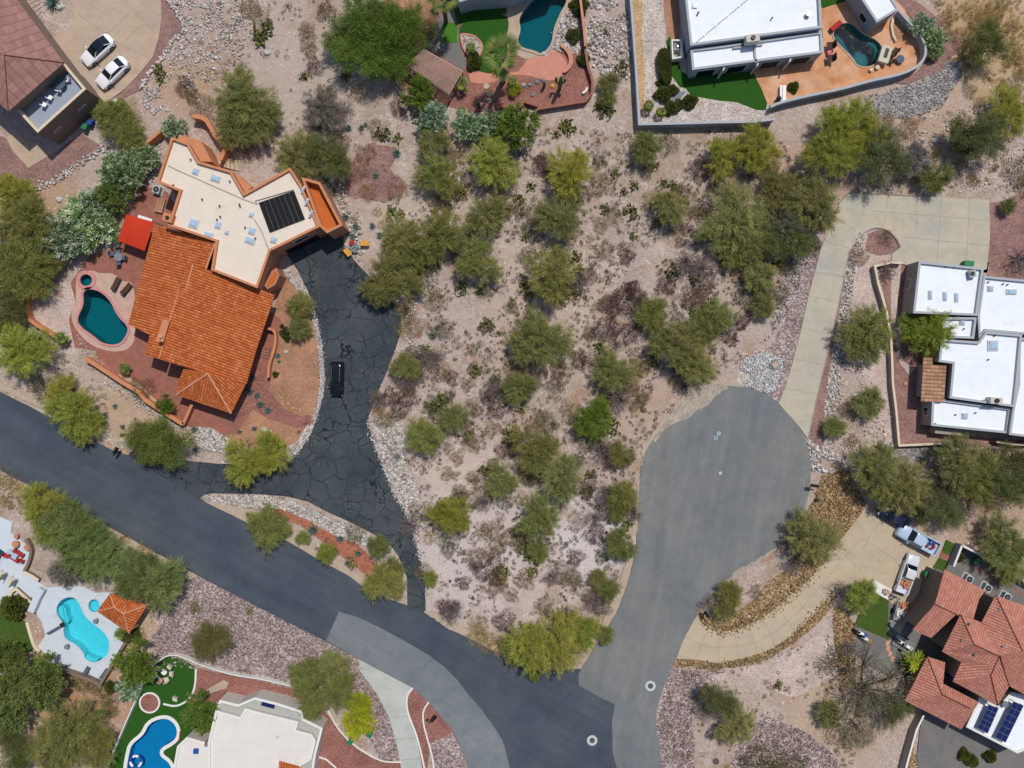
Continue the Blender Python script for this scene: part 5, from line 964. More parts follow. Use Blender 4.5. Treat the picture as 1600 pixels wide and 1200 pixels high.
RP = dict(palo=3.5, small=2.1, mesq=3.7, dense=3.0, oleander=2.4, sparse=4.4, burg=1.1, dry=1.1, creo=1.1, bare=1.3, grass=.9, round=1.05, agave=.8, pear=1.2, palm=1.9, palmlow=1.6, date=2.2)
HC = dict(palo=2.7, small=1.5, mesq=3.0, dense=2.8, oleander=1.8, sparse=2.6, palm=6.5, palmlow=1.6, date=3.0)
CNT = {}; TREES = []
def plant(kind, x, y, r, col=None, desc=None, sx=1.0, z=0.0):
    i = CNT.get(kind, 0); CNT[kind] = i+1; pr = PR[kind][i % len(PR[kind])]; sc = r*S/RP[kind]*1.17
    hc = HC.get(kind, .2)*min(1.2, sc)+z; p = P(x, y, hc); rot = random.uniform(0, 2*pi)
    o = place(pr, p.x, p.y, rot, sc, z)
    if kind not in ('palm', 'palmlow', 'date'): o.scale = (sc*sx, sc/sx**.5, min(1.25, max(.55, sc))*random.uniform(.9, 1.1) if kind in HC else sc)
    if sx != 1.0: o.rotation_euler = (0, 0, random.uniform(-.2, .2))
    c = COLR.get(col or kind, COLR['K']); k = random.uniform(.88, 1.12); cc = (c[0]*k*random.uniform(.94, 1.06), c[1]*k, c[2]*k*random.uniform(.85, 1.15), 1)
    for ch in [o]+list(o.children): ch.color = cc
    big = '' if kind not in HC else ('large ' if r > 44 else ('' if r > 26 else 'small '))
    tag(o, where(big+(desc or DESC[kind]), x, y), {'palo': 'tree', 'mesq': 'tree', 'dense': 'tree', 'sparse': 'tree', 'palm': 'palm', 'palmlow': 'palm', 'date': 'palm', 'agave': 'agave', 'pear': 'cactus', 'grass': 'grass clump'}.get(kind, 'shrub'), GRP.get(kind))
    TREES.append((x, y, r)); return o
def many(kind, col, s, desc=None):
    for t in s.split():
        v = t.split(',')
        if float(v[2]) < 2: continue
        plant(kind, float(v[0]), float(v[1]), float(v[2]), col, desc)
YG, OL, DG = 'yellow-green palo verde', 'olive palo verde', 'dark green mesquite'
many('palo', 'Y', '112,640,40 135,665,30 95,610,26 385,722,36 420,708,34 770,250,42 1320,195,48 1300,240,44 1350,225,34 1130,240,32 1185,232,38 1575,178,40 60,790,34 825,1008,38 870,1000,44 912,985,32 705,806,34 1110,1120,1 30,545,45 20,300,34 890,268,40', YG)
many('palo', 'O', '377,150,48 405,180,40 365,200,34 465,240,38 40,345,46 28,420,50 60,425,34 495,1092,38 625,368,34 645,400,30 610,440,42 590,455,28 692,367,42 742,410,36 760,337,34 687,275,36 877,340,40 862,428,44 845,528,46 820,545,30 1047,325,30 1145,345,52 1175,375,36 1060,540,42 1085,565,34 1215,290,34 1270,320,44 955,577,34 840,700,38 878,745,38 842,812,36 787,752,28 810,605,28 1360,515,42 1345,545,28 1367,730,42 1408,765,42 1500,725,44 1530,750,40 1270,838,42 1575,850,40 1580,890,28 110,1140,50 150,1165,36 75,1170,38 1150,1135,34', OL)
many('mesq', 'D', '20,470,34 8,500,28 525,245,38 1530,210,40 1500,225,26 1385,245,42 1240,372,38 1470,1045,1 225,905,40 1575,765,38 1600,720,34 1480,795,34 1435,800,18 1115,1092,30 1395,1110,30 30,1175,34 1545,70,34', DG)
many('mesq', 'D3', '232,674,32 268,690,36 246,700,28', 'broad dark olive mesquite'); many('dense', 'E', '174,300,26 10,1030,34 25,1075,34 60,1070,40 20,1115,32', 'dense dark green tree')
many('dense', 'G', '655,148,24 805,192,32 1540,640,1 260,632,14 317,1118,30 213,1035,32 75,1055,28', 'bright green leafy tree')
many('oleander', 'W', '135,345,46 100,370,34 150,318,28 190,275,34 208,258,26 230,245,20 675,183,26 728,196,22 772,196,26 270,198,17 1440,40,20 1462,62,20 1460,83,12 200,1078,18 745,210,14')
many('palo', 'M', '110,820,40 130,845,44 165,875,42 205,890,38 250,912,42 222,900,36 95,805,30', 'grey-green feathery mesquite'); many('mesq', 'T', '560,35,42 610,28,48 645,42,36 575,85,42 608,90,38 540,60,30 600,60,44', 'rich green spreading mesquite'); plant('small', 332, 995, 34, 'R', 'round brownish-green bush'); many('palo', 'N', '927,655,34', 'round bright green palo verde'); many('palo', 'N2', '1452,522,36 1432,508,26 1466,545,26', 'fresh green tree over the roof edge'); many('dense', 'B', '562,1105,22 556,1128,24', 'bright yellow-green tree'); many('small', 'B', '803,140,11 1040,1000,1', 'small bright yellow palm-like shrub')
many('small', 'O', '1115,500,32 1090,515,26 1020,495,28 1190,430,28 1190,475,22 632,572,24 667,682,32 708,648,25 972,712,22 970,775,26 968,800,20 970,852,26 950,925,20 935,905,16 598,910,32 415,820,36 1145,930,24 1135,950,20 1360,627,28 1307,665,20 1462,278,26 467,480,24 470,510,20 612,887,18 590,852,20 1012,235,27 950,132,18 948,155,16 1575,320,14 190,200,34 165,180,22 210,215,24 675,222,26 800,235,1 800,1015,24 835,1052,12 945,990,16 850,1030,24 1300,1118,24 480,1050,26 520,1045,28 470,1070,20 535,1080,26 440,828,18 1150,395,28 1010,1180,1 840,860,18 620,700,1 445,490,1')
many('small', 'L', '1350,925,26 1335,945,20 473,840,12 510,867,18 500,470,1 675,905,14 1430,1110,1 85,830,30 185,170,20', 'feathery yellow-green palo verde')
plant('sparse', 1355, 1085, 62); plant('palo', 505, 165, 34, 'grey', 'smoky grey feathery shrub'); plant('palo', 110, 885, 30, 'grey', 'smoky grey feathery shrub'); plant('palo', 1430, 250, 28, 'grey', 'smoky grey feathery shrub'); plant('palo', 1232, 350, 34, 'K', 'greyish feathery mesquite'); plant('sparse', 1460, 765, 34, 'K', 'thin grey mesquite')
plant('palm', 785, 92, 24, 'palm', 'tall fan palm over the curved lawn'); plant('palm', 690, -4, 20, 'palm', 'tall fan palm at the top edge')
many('palmlow', 'palm', '722,132,14 800,128,10 735,75,10 1013,165,11 1033,175,10 97,528,13 195,575,11 190,990,12', 'low green fan palm')
many('date', 'palmy', '1430,1035,16', 'yellow-green feather palm')
many('date', 'palm', '55,530,17', 'dark green feather palm')
LOTP = PL('640,330 700,230 860,215 985,220 1200,215 1290,300 1235,470 1150,560 1060,620 1000,690 980,890 930,985 700,940 665,860 605,700 620,560 640,450')
# the desert lot and verges: shrubs one by one
many('burg', 'burg', '510,18,14 493,105,13 625,170,13 960,512,13 945,515,18 975,470,22 990,455,14 1040,445,14 978,400,11 1063,378,8 985,450,10 985,520,14 765,890,20 790,970,16 930,835,15 1080,465,16 700,500,1 760,620,10 740,575,9 610,620,13 625,640,14 705,590,10 775,640,14 790,700,14 640,620,14 850,260,14 905,560,14 535,225,12 725,910,10 700,950,14 290,135,14 770,730,12 900,870,12 1160,500,12 1270,385,12', 'burgundy desert shrub')
many('bare', 'bare', '1070,410,22 1095,420,20 968,625,20 940,705,20 655,560,18 680,560,18 770,600,16 905,440,18 945,780,18 930,810,16 705,950,20 1250,945,1 1310,925,20 1228,850,20 1235,880,16 1540,470,1 1590,405,22 1383,425,16 1315,945,1 1150,410,14 640,820,16 755,785,16 1090,640,1 830,600,14 1540,450,1 535,175,18 500,200,16 460,225,12 1105,940,14 1100,1110,18 385,235,16 590,625,14 860,900,12 1320,1010,14 1500,800,18 1555,830,18 20,130,1 1590,200,12')
many('dry', 'dry', '880,890,16 892,900,14 985,600,14 995,625,14 770,670,12 740,690,12 715,715,10 890,640,14 875,580,12 940,350,12 945,390,13 680,470,14 650,510,14 635,605,12 600,655,12 755,760,16 740,745,10 700,740,10 745,870,14 905,810,14 920,930,12 820,905,14 1130,280,16 1160,300,14 1065,300,12 1340,400,14 1325,640,14 1490,770,16 570,240,14 560,270,12 620,300,14 700,240,12 590,200,14 320,170,18 300,150,10 480,60,12 485,80,10 780,905,12 960,335,10 1090,470,14 1180,410,14 1420,200,14 1400,215,12 1380,190,14 1480,30,12 1500,60,14 1520,90,12 1245,370,12 1330,690,10 1530,160,8 560,145,12 575,300,12 500,290,10 780,850,12 755,830,10 660,890,12 1180,925,10 770,825,14 850,945,12 800,930,10 355,175,14 405,25,14 390,10,14 15,285,1 480,45,10', 'dry tan desert shrub')
many('creo', 'creo', '693,515,14 635,492,12 655,798,14 515,855,12 555,832,14 610,425,1 1383,372,10 225,607,17 70,605,18 88,895,12 110,902,14 220,988,7 1400,835,1 1290,1035,14 700,620,10 730,600,10 760,510,9 820,625,8 1000,570,12 800,700,10 830,750,10 905,720,9 700,860,10 720,770,12 940,870,10 900,905,12 1235,1150,1 1190,1195,34 1225,1195,28 1010,270,10 1110,300,10 935,255,10 815,330,12 820,400,10 760,455,10 800,480,10 740,545,8 300,155,8 1515,143,9 1590,265,20 1600,290,12 1575,145,16 1510,215,14 1005,620,10 1085,560,12 865,600,10 700,700,8 730,660,8 1405,1110,1 1325,1155,14 1350,1150,14 1270,1075,1 60,395,22 90,405,18 1520,690,1 1575,690,1 170,1085,14 175,1105,12 150,1070,12 130,1065,14 15,240,1', 'dark olive desert bush')
many('grass', 'grass', '1510,15,14 1525,30,14 1540,20,14 1550,35,12 1520,45,12 1580,70,14 1590,90,12 1595,115,12 5,745,16 20,755,14 35,765,12 225,858,12 110,795,12 272,880,10 70,770,10 195,840,10 745,990,16 760,1000,16 780,1010,14 1520,282,10 1500,260,8 1465,235,9 1580,40,12 627,485,10 630,515,12 590,640,10 605,655,12 590,620,10 750,975,14 690,945,8 760,700,1 700,330,10 590,330,8 600,350,9 555,345,8 1445,120,1 1310,1030,10 1460,245,8 240,925,10 245,945,8 1530,770,16 1545,790,12 120,150,1 140,1000,1 1560,10,14 1575,95,10')
many('pear', 'pear', '412,50,16 405,65,14 420,40,10 757,200,1 475,120,11 600,210,14 620,215,12 650,185,8 665,240,8 735,275,1 720,300,12 610,330,14 625,335,10 680,330,10 720,450,12 750,455,12 760,505,12 775,590,14 745,578,12 750,405,1 820,445,14 900,400,12 905,420,12 880,470,12 830,460,12 985,330,14 990,290,12 945,325,10 870,210,10 945,175,14 935,165,12 890,200,14 880,195,12 1110,475,12 1100,480,10 990,370,8 945,570,12 830,855,14 825,870,12 830,895,12 935,790,10 925,740,10 735,675,12 760,735,12 790,625,12 730,685,8 770,620,10 1300,165,1 970,110,14 945,50,10 250,112,12 250,125,10 540,120,10 975,300,10 1020,260,10 960,270,10 860,270,10 830,290,12 810,310,10 795,330,12 780,350,8 820,370,10 550,880,12 1215,1070,11 305,950,10 390,955,9 900,460,10 780,520,8 1050,290,10 430,690,10 440,695,8 815,640,10 795,680,10 690,185,1 710,390,10 1130,410,10 850,350,12 1005,640,6 740,790,10', 'prickly pear clump')
many('agave', 'agave', '541,75,1 545,200,7 565,200,6 571,195,5 620,240,8 587,275,7 508,280,6 498,272,6 515,288,6 523,297,6 540,340,7 544,365,7 556,355,7 582,353,7 594,368,7 552,370,7 490,828,10 532,842,8 560,865,7 495,857,5 543,880,6 385,605,7 390,612,7 402,618,7 407,632,7 419,641,8 395,590,6 180,635,6 163,650,8 192,667,6 190,680,4 304,671,8 305,702,6 375,675,5 398,670,5 467,675,4 388,804,5 621,713,7 83,5,14 74,440,10 434,556,5 436,565,4 1088,540,1 675,525,7 683,512,6 555,105,1', 'blue-green agave rosette')
many('round', 'round', '1031,130,5 1035,148,10 1051,142,7 1062,164,7 1047,170,9 1078,160,9 896,57,9 740,100,9 1032,100,1 1239,137,7 447,520,7 449,530,4 441,510,3 431,585,4 263,1160,1 1545,1180,8 250,940,1 27,946,16 205,988,12 190,200,1 905,12,11 912,95,8 740,90,8 175,1072,8 660,230,1 1505,1178,8 1515,1185,8 1520,1190,6 1415,1040,9 130,150,1 1498,870,6 137,1000,1')
many('burg', 'dry', '95,405,20 70,410,14', 'rust-brown shrub')
# scrub crowding the skirts of the desert trees
random.seed(21)
_T = [t for t in TREES if 560 < t[0] < 1290 and 215 < t[1] < 1010 and t[2] > 17]
for i in range(215):
    x, y, r = random.choice(_T); a_ = random.uniform(0, 2*pi); q_ = r*random.uniform(.85, 1.35); x += q_*cos(a_); y += q_*sin(a_)
    if not inside(*P(x, y)[:2], LOTP): continue
    k_ = random.choice(['dry', 'dry', 'creo', 'creo', 'bare', 'burg', 'grass', 'pear', 'pear']); plant(k_, x, y, random.uniform(9, 17), None, {'dry': 'dry tan desert shrub', 'creo': 'dark olive desert bush', 'bare': None, 'burg': None, 'grass': None, 'pear': None}[k_])
# clipped hedge
def hedge(pts, hh, label):
    q = ccw(chaikin(PL(pts, hh*.6), 2)); n = 9000; xs = [p[0] for p in q]; ys = [p[1] for p in q]; pp = []
    while len(pp) < n:
        x, y = random.uniform(min(xs), max(xs)), random.uniform(min(ys), max(ys))
        if inside(x, y, q): pp.append((x, y, random.uniform(.5, 1)*hh))
    c = ctr(q); pp = np.array(pp)-np.array([c[0], c[1], 0]); d = RN.normal(size=(n, 3)); d[:, 2] = np.abs(d[:, 2])+.3
    o = blade_mesh('hedge', pp, d, .2*np.ones(n), .12*np.ones(n), RN.normal(.5, .22, n), 'leaf', quad=True); o.location = (c[0], c[1], 0); o.color = (*COLR['round'], 1); tag(o, label, 'hedge')
hedge('1029,78 1043,76 1048,95 1049,125 1046,133 1038,132 1030,118 1026,95', 1.1, 'clipped oblong hedge between pale gravel and lawn strip'); hedge('34,15 50,30 62,40 78,55 84,60 72,62 55,52 40,38 28,20', .6, 'dark green hedge row along the mauve roof')
# saguaro
p = P(874, 140); e = empty('saguaro_cactus', (p.x, p.y, 0), 'tall armed saguaro casting a long shadow on reddish gravel', 'cactus'); b = MB(); b.tube([(p.x, p.y, 0), (p.x, p.y, 2.5), (p.x, p.y, 4.4), (p.x, p.y, 4.6)], [.24, .28, .22, .08], 12)
b.build('stem', plain('saguaro_skin', srgb(86, 110, 76), var=.12), e, smooth=True)
for a, z0, ln, hh in ((2.6, 1.9, .7, 1.5), (.4, 2.1, .65, 1.0), (4.4, 1.7, .6, 1.2), (1.5, 2.6, .5, .7)):
    dx, dy = cos(a), sin(a); b = MB(); b.tube([(p.x+dx*.15, p.y+dy*.15, z0), (p.x+dx*ln*.8, p.y+dy*ln*.8, z0+.08), (p.x+dx*ln, p.y+dy*ln, z0+.4), (p.x+dx*ln, p.y+dy*ln, z0+hh), (p.x+dx*ln, p.y+dy*ln, z0+hh+.12)], [.13, .16, .17, .15, .05], 10); b.build('arm', bpy.data.materials['saguaro_skin'], e, smooth=True)
p = P(850, 136); e = empty('saguaro_cactus', (p.x, p.y, 0), 'short armless saguaro beside the tall armed one', 'cactus'); b = MB(); b.tube([(p.x, p.y, 0), (p.x, p.y, 1), (p.x, p.y, 1.7), (p.x, p.y, 1.85)], [.17, .2, .17, .05], 10); b.build('stem', bpy.data.materials['saguaro_skin'], e, smooth=True)
for i, (x, y, r) in enumerate(((863, 135, .38), (1414, 600, .3), (441, 632, .2), (450, 631, .2), (458, 638, .22), (469, 641, .2), (440, 622, .18), (92, 458, .3))):
    p = P(x, y); b = MB(); b.dome(p.x, p.y, 0, r, r, r*1.1, 14, 5); b.build('barrel_cactus', M['timber'] if i % 2 == 0 else M['ridge_o'], origin=(p.x, p.y, 0), label=where('round golden barrel cactus', x, y), cat='cactus', group='barrel cacti', smooth=False)
# ---------------------------------------------------------------- rocks
ICO = [(0, 0, 1), (.894, 0, .447), (.276, .851, .447), (-.724, .526, .447), (-.724, -.526, .447), (.276, -.851, .447), (.724, .526, -.3), (-.276, .851, -.3), (-.894, 0, -.3), (-.276, -.851, -.3), (.724, -.526, -.3)]
ICF = [(0, 1, 2), (0, 2, 3), (0, 3, 4), (0, 4, 5), (0, 5, 1), (1, 6, 2), (2, 6, 7), (2, 7, 3), (3, 7, 8), (3, 8, 4), (4, 8, 9), (4, 9, 5), (5, 9, 10), (5, 10, 1), (1, 10, 6)]
def rubble(name, pts_r, mat, label, cat='rocks'):
    """loose stones too many to count: one object"""
    n = len(pts_r); A = np.array(pts_r); I = np.array(ICO); V = I[None]*A[:, None, 3:4]*(1+RN.normal(0, .18, (n, 11, 1)))*RN.uniform(.65, 1.3, (n, 1, 3))*np.array([1, 1, .8])
    a = RN.uniform(0, 6.28, n); c, s = np.cos(a)[:, None], np.sin(a)[:, None]; X = V[..., 0]*c-V[..., 1]*s; Y = V[..., 0]*s+V[..., 1]*c
    V = np.stack([X+A[:, None, 0], Y+A[:, None, 1], V[..., 2]+A[:, None, 2]], -1).reshape(-1, 3)
    F = (np.array(ICF)[None]+np.arange(n)[:, None, None]*11).reshape(-1)
    me = bpy.data.meshes.new(name); me.vertices.add(len(V)); me.vertices.foreach_set('co', V.ravel()); me.loops.add(len(F)); me.loops.foreach_set('vertex_index', F)
    k = len(F)//3; me.polygons.add(k); me.polygons.foreach_set('loop_start', np.arange(k)*3); me.polygons.foreach_set('loop_total', np.full(k, 3)); me.update(calc_edges=True); me.materials.append(M[mat])
    o = bpy.data.objects.new(name, me); COL.objects.link(o); return tag(o, label, cat, kind='stuff')
def fill(poly, n, r0, r1, z=.08):
    q = PL(poly); xs = [p[0] for p in q]; ys = [p[1] for p in q]; out = []; k = 0
    while len(out) < n and k < n*20:
        k += 1; x, y = random.uniform(min(xs), max(xs)), random.uniform(min(ys), max(ys))
        if inside(x, y, q) and MN.noise(Vector((x*.5, y*.5, 0))) > -.25: r = r0+(r1-r0)*random.random()**3; out.append((x, y, z, r))
    return out
def line(path, n, wd, r0, r1, z=.16):
    q = PL(path); L_ = [hypot(b[0]-a[0], b[1]-a[1]) for a, b in zip(q, q[1:])]; T = sum(L_); out = []
    for i in range(n):
        d = random.random()*T; j = 0
        while d > L_[j] and j < len(L_)-1: d -= L_[j]; j += 1
        t = d/L_[j]; out.append((q[j][0]+(q[j+1][0]-q[j][0])*t+random.gauss(0, wd), q[j][1]+(q[j+1][1]-q[j][1])*t+random.gauss(0, wd), z, random.uniform(r0, r1)))
    return out
rubble('rubble', fill('915,0 960,0 985,30 985,120 950,150 920,60', 900, .07, .3)+line('925,40 932,80 938,100', 80, .8, .12, .32), 'rocks_w', 'white boulders and rubble between the two fenced yards')
rubble('rubble', fill('862,70 870,45 880,22 898,15 908,40 912,60 905,85 890,84 862,78', 260, .08, .26, .12), 'rocks_w', 'white rockery stones beside the deep blue pool')
rubble('rubble', fill('262,0 390,0 395,60 370,100 330,130 300,120 320,170 345,190 325,185 275,120 250,140 265,90 285,60 290,45', 1500, .06, .22)+line('262,0 283,30 289,48 270,64 255,90 238,110 218,142', 240, .15, .1, .2), 'rocks_w', 'pale rubble slope beside the brownish parking court')
rubble('rubble', fill('225,140 245,125 258,165 240,180 225,165', 260, .08, .22)+fill('225,225 250,215 255,250 235,290 222,262', 260, .07, .2)+line('52,296 90,282 130,252 160,232 185,238', 170, .25, .09, .22), 'rocks_w', 'pale stones edging the gravel above the oleanders')
rubble('rubble', line('540,275 528,300 540,325 552,350 560,385 562,400', 200, .4, .08, .22)+fill('600,415 660,400 690,440 660,470 640,500 655,540 650,560 630,570 625,530 640,480', 700, .06, .18), 'rocks_w', 'white stones along the upper edge of the blackened driveway')
rubble('rubble', fill('580,655 600,648 628,655 640,690 632,720 655,770 660,790 612,765 600,735 585,695', 900, .05, .15, .16)+line('576,655 576,664 585,695 602,737 615,772 632,797 645,832 655,865 664,900', 260, .16, .06, .13, .19), 'rocks_w', 'white stones on the verge below the driveway waist')
rubble('rubble', line('437,424 462,435 482,470 495,505 502,545 505,600 495,645 484,676 465,705 440,722', 1500, .2, .05, .12, .17)+fill('300,668 330,668 365,690 345,708 310,700', 360, .08, .22, .14), 'rocks_w', 'white border stones of the brown gravel front yard')
rubble('rubble', line('318,777 400,780 450,785 490,802 545,825 585,845 615,880 628,920', 900, .22, .05, .12, .17), 'rocks_w', 'white border stones of the driveway island')
rubble('rubble', line('1345,372 1334,400 1326,440 1318,500 1306,580 1296,680', 600, .4, .05, .15, .16)+fill('1262,690 1290,700 1325,720 1300,740 1268,735', 420, .08, .24, .16)+fill('1290,600 1320,520 1345,560 1395,650 1400,700 1360,700 1320,720 1290,690', 600, .05, .16, .14), 'rocks_w', 'white rubble along the long concrete driveway')
rubble('rubble', fill('1157,570 1168,556 1200,551 1221,562 1222,575 1212,610 1196,614 1150,598', 1300, .07, .14, .16), 'rocks_b', 'white stones of the round rock patch')
rubble('rubble', fill('1230,400 1262,384 1250,440 1226,500 1190,540 1215,470', 420, .07, .18, .12), 'rocks_g', 'grey rubble beside the long concrete driveway')
rubble('rubble', fill('1350,150 1430,130 1490,90 1500,120 1470,170 1420,185 1375,180', 1100, .06, .16, .14), 'rocks_g', 'grey stones on the bank below the curved white wall')
rubble('rubble', fill('1440,180 1600,150 1600,300 1480,300 1400,240', 800, .05, .2), 'rocks_w', 'scattered pale stones in the upper east desert')
rubble('rubble', fill('1288,733 1325,730 1345,770 1352,790 1325,830 1297,870 1268,900 1230,880 1262,800', 1500, .06, .16, .15)+line('1095,965 1125,985 1160,978 1200,955 1250,915 1290,865', 700, .5, .06, .15, .16)+line('1060,1034 1120,1042 1190,1028 1240,995 1290,940', 600, .35, .06, .14, .16)+fill('1300,955 1340,975 1336,1040 1340,1075 1312,1080 1303,1000', 500, .06, .15, .15), 'rocks_y', 'golden stones banked along the curved tan driveway')
rubble('rubble', fill('225,905 310,899 400,946 507,1000 560,1029 575,1065 500,1075 467,1078 337,1049 245,1037', 3000, .06, .17, .14)+fill('563,1050 590,1090 608,1120 622,1170 600,1180 560,1090', 500, .06, .16, .14), 'rocks_p', 'purple and white crushed stones below the main road')
rubble('rubble', fill('1047,1046 1100,1050 1085,1120 1085,1200 1030,1200 1024,1137', 900, .05, .14, .16)+fill('1150,1145 1200,1120 1260,1145 1330,1200 1140,1200', 700, .05, .15, .14), 'rocks_p', 'purple stones beside the stem of the turning circle')
rubble('rubble', line('1292,996 1300,1030 1305,1060', 90, .35, .08, .2)+line('95,640 140,660 200,700', 90, .4, .06, .15)+fill('100,500 140,545 200,600 280,665 240,650 150,590', 420, .05, .14)+fill('150,590 210,605 290,665 300,700 250,660', 500, .06, .16, .1), 'rocks_w', 'pale stones on the slope below the long orange garden wall')
rubble('rubble', fill('650,470 1150,300 1230,480 1000,620 990,900 900,940 680,930 600,720 650,600', 1700, .03, .1, .02), 'rocks_g', 'small stones scattered over the desert lot')
rubble('rubble', line('880,500 800,560', 1, .1, .1, .1, -1)+fill('660,820 740,780 800,900 700,930', 350, .04, .12, .02), 'rocks_w', 'pale stones near the foot of the desert lot')
BO = '94,11,8 299,37,4 344,262,1 320,10,5 418,83,6 507,104,5 480,48,4 456,30,3 481,55,4 862,27,1 1460,220,5 1475,219,5 1440,218,4 237,172,3 262,172,4 162,236,3 93,312,6 75,420,1 447,550,4 475,796,5 640,793,1 639,1019,1 1335,617,4 1344,620,3 1373,652,4 1361,675,4 1360,679,1 1368,745,1 1244,437,3 1238,453,3 1235,467,3 1213,487,4 1220,488,3 1170,963,3 733,616,4 639,885,3 648,871,3 632,626,3 620,695,1 120,905,1 790,180,1 918,80,4 924,90,5 920,60,4 935,95,4 952,120,3 1198,990,1 1500,300,3 1297,668,1 455,698,4 412,672,6 421,674,4 850,84,4 818,133,4 839,183,1 1284,1030,2 305,690,4'
for t in BO.split():
    x, y, r = map(float, t.split(','))
    if r < 2: continue
    p = P(x, y); rr = r*S; b = MB(); b.dome(p.x, p.y, .02, rr, rr*.8, rr*.7, 10, 4); b.v = [(a+random.gauss(0, rr*.07), c+random.gauss(0, rr*.07), d+random.gauss(0, rr*.05)) for a, c, d in b.v]
    b.build('boulder', M['boulder'], origin=(p.x, p.y, 0), label=where('pale boulder', x, y), cat='boulder', group='pale boulders')
# tiny plants nobody could count
LOT = PL('640,330 700,230 860,200 985,210 1200,200 1300,300 1240,470 1150,570 1060,640 1000,700 985,900 930,1000 700,960 660,860 600,700 620,560 640,450')
def tufts(poly, n, name, label, col, hh=.25):
    xs = [p[0] for p in poly]; ys = [p[1] for p in poly]; pts = []; k = 0
    while len(pts) < n and k < n*30:
        k += 1; x, y = random.uniform(min(xs), max(xs)), random.uniform(min(ys), max(ys))
        if inside(x, y, poly) and MN.noise(Vector((x*.25, y*.25, 5))) > -.12: pts.append((x, y))
    B_ = []; D_ = []; Ts = []
    for x, y in pts:
        r = .1+.28*random.random()**2; m = int(14+60*r/.35); tn = random.random()
        for _ in range(m): a = random.uniform(0, 6.28); q = r*random.random()**.5; B_.append((x+q*cos(a), y+q*sin(a), random.uniform(0, hh*.6))); D_.append((cos(a)*.8, sin(a)*.8, random.uniform(.2, 1))); Ts.append(tn*.7+.3*random.random())
    n_ = len(B_); o = blade_mesh(name, np.array(B_), np.array(D_), RN.uniform(.1, .26, n_), RN.uniform(.025, .05, n_), np.array(Ts), 'leaf'); o.color = (*col, 1); return tag(o, label, 'ground cover', kind='stuff')
tufts(LOT, 1900, 'scrub', 'small grey and brown tufts over the open desert lot', (.20, .175, .15))
tufts(LOT, 800, 'scrub', 'small olive weeds over the open desert lot', (.2, .2, .1))
tufts(LOT, 1100, 'scrub', 'dark grey-brown twiggy tufts over the open desert lot', (.10, .085, .08))
tufts(LOT, 260, 'scrub', 'burgundy tufts over the open desert lot', (.13, .075, .075))
def litter(name, label, n, test, col):
    B_ = []; D_ = []; L2 = []
    T2 = [t for t in TREES if test(t[0], t[1]) and t[2] > 9]
    for _ in range(n):
        x, y, r = T2[int(random.random()*len(T2))]; p = P(x, y); a = random.uniform(0, 6.28); q = r*S*abs(random.gauss(0, .75)); B_.append((p.x+q*cos(a), p.y+q*sin(a), random.uniform(.01, .05))); a = random.uniform(0, 6.28); D_.append((cos(a), sin(a), random.uniform(0, .15))); L2.append(random.uniform(.12, .5))
    n_ = len(B_); o = blade_mesh(name, np.array(B_), np.array(D_), np.array(L2), RN.uniform(.02, .07, n_), RN.uniform(0, 1, n_), 'leaf'); o.color = (*col, 1); return tag(o, label, 'ground cover', kind='stuff')
litter('leaf_litter', 'brown twigs and litter lying under the desert lot shrubs', 26000, lambda x, y: 560 < x < 1300 and 180 < y < 1040, (.17, .12, .09))
litter('leaf_litter', 'brown twigs and litter under the trees along both sides', 16000, lambda x, y: not (560 < x < 1300 and 180 < y < 1040) and (y < 330 or x > 1290 or x < 120 or y > 700) and not (930 < x < 1210 and y < 190), (.20, .14, .10))
tufts(PL('1280,200 1600,160 1600,310 1320,300'), 260, 'scrub', 'small dry weeds in the upper east desert', (.3, .24, .14))
tufts(PL('1450,-20 1620,-20 1620,150 1500,120'), 380, 'scrub', 'yellow dry grass in the top corner desert', (.42, .32, .13))
tufts(PL('300,0 500,0 560,200 640,300 420,250 350,120'), 150, 'scrub', 'small weeds beside the sandy wash', (.22, .19, .13))
tufts(PL('1040,1050 1300,1000 1340,1200 1040,1200'), 260, 'scrub', 'small weeds on the grit below the curved driveway', (.26, .2, .14))
tufts(PL('0,745 60,775 150,822 230,862 300,900 250,900 150,860 60,810 0,790'), 300, 'scrub', 'tan dry grass along the underside of the main road', (.42, .32, .16))
tufts(PL('1390,700 1600,700 1600,850 1500,830 1420,790'), 260, 'scrub', 'dry undergrowth beneath the eastern mesquites', (.3, .24, .14))
tufts(PL('0,560 110,560 200,640 290,700 180,690 60,620 0,600'), 160, 'scrub', 'small weeds above the main road', (.3, .26, .15))
tufts(PL('20,500 330,400 640,320 640,560 600,700 590,640 640,500 600,420 545,320 300,180'), 1, 'scrub', 'weeds', (.3, .26, .15)) if False else None

for k, ps in PR.items():
    for o in ps:
        if o not in USED:
            for c in [o]+list(o.children): bpy.data.objects.remove(c)
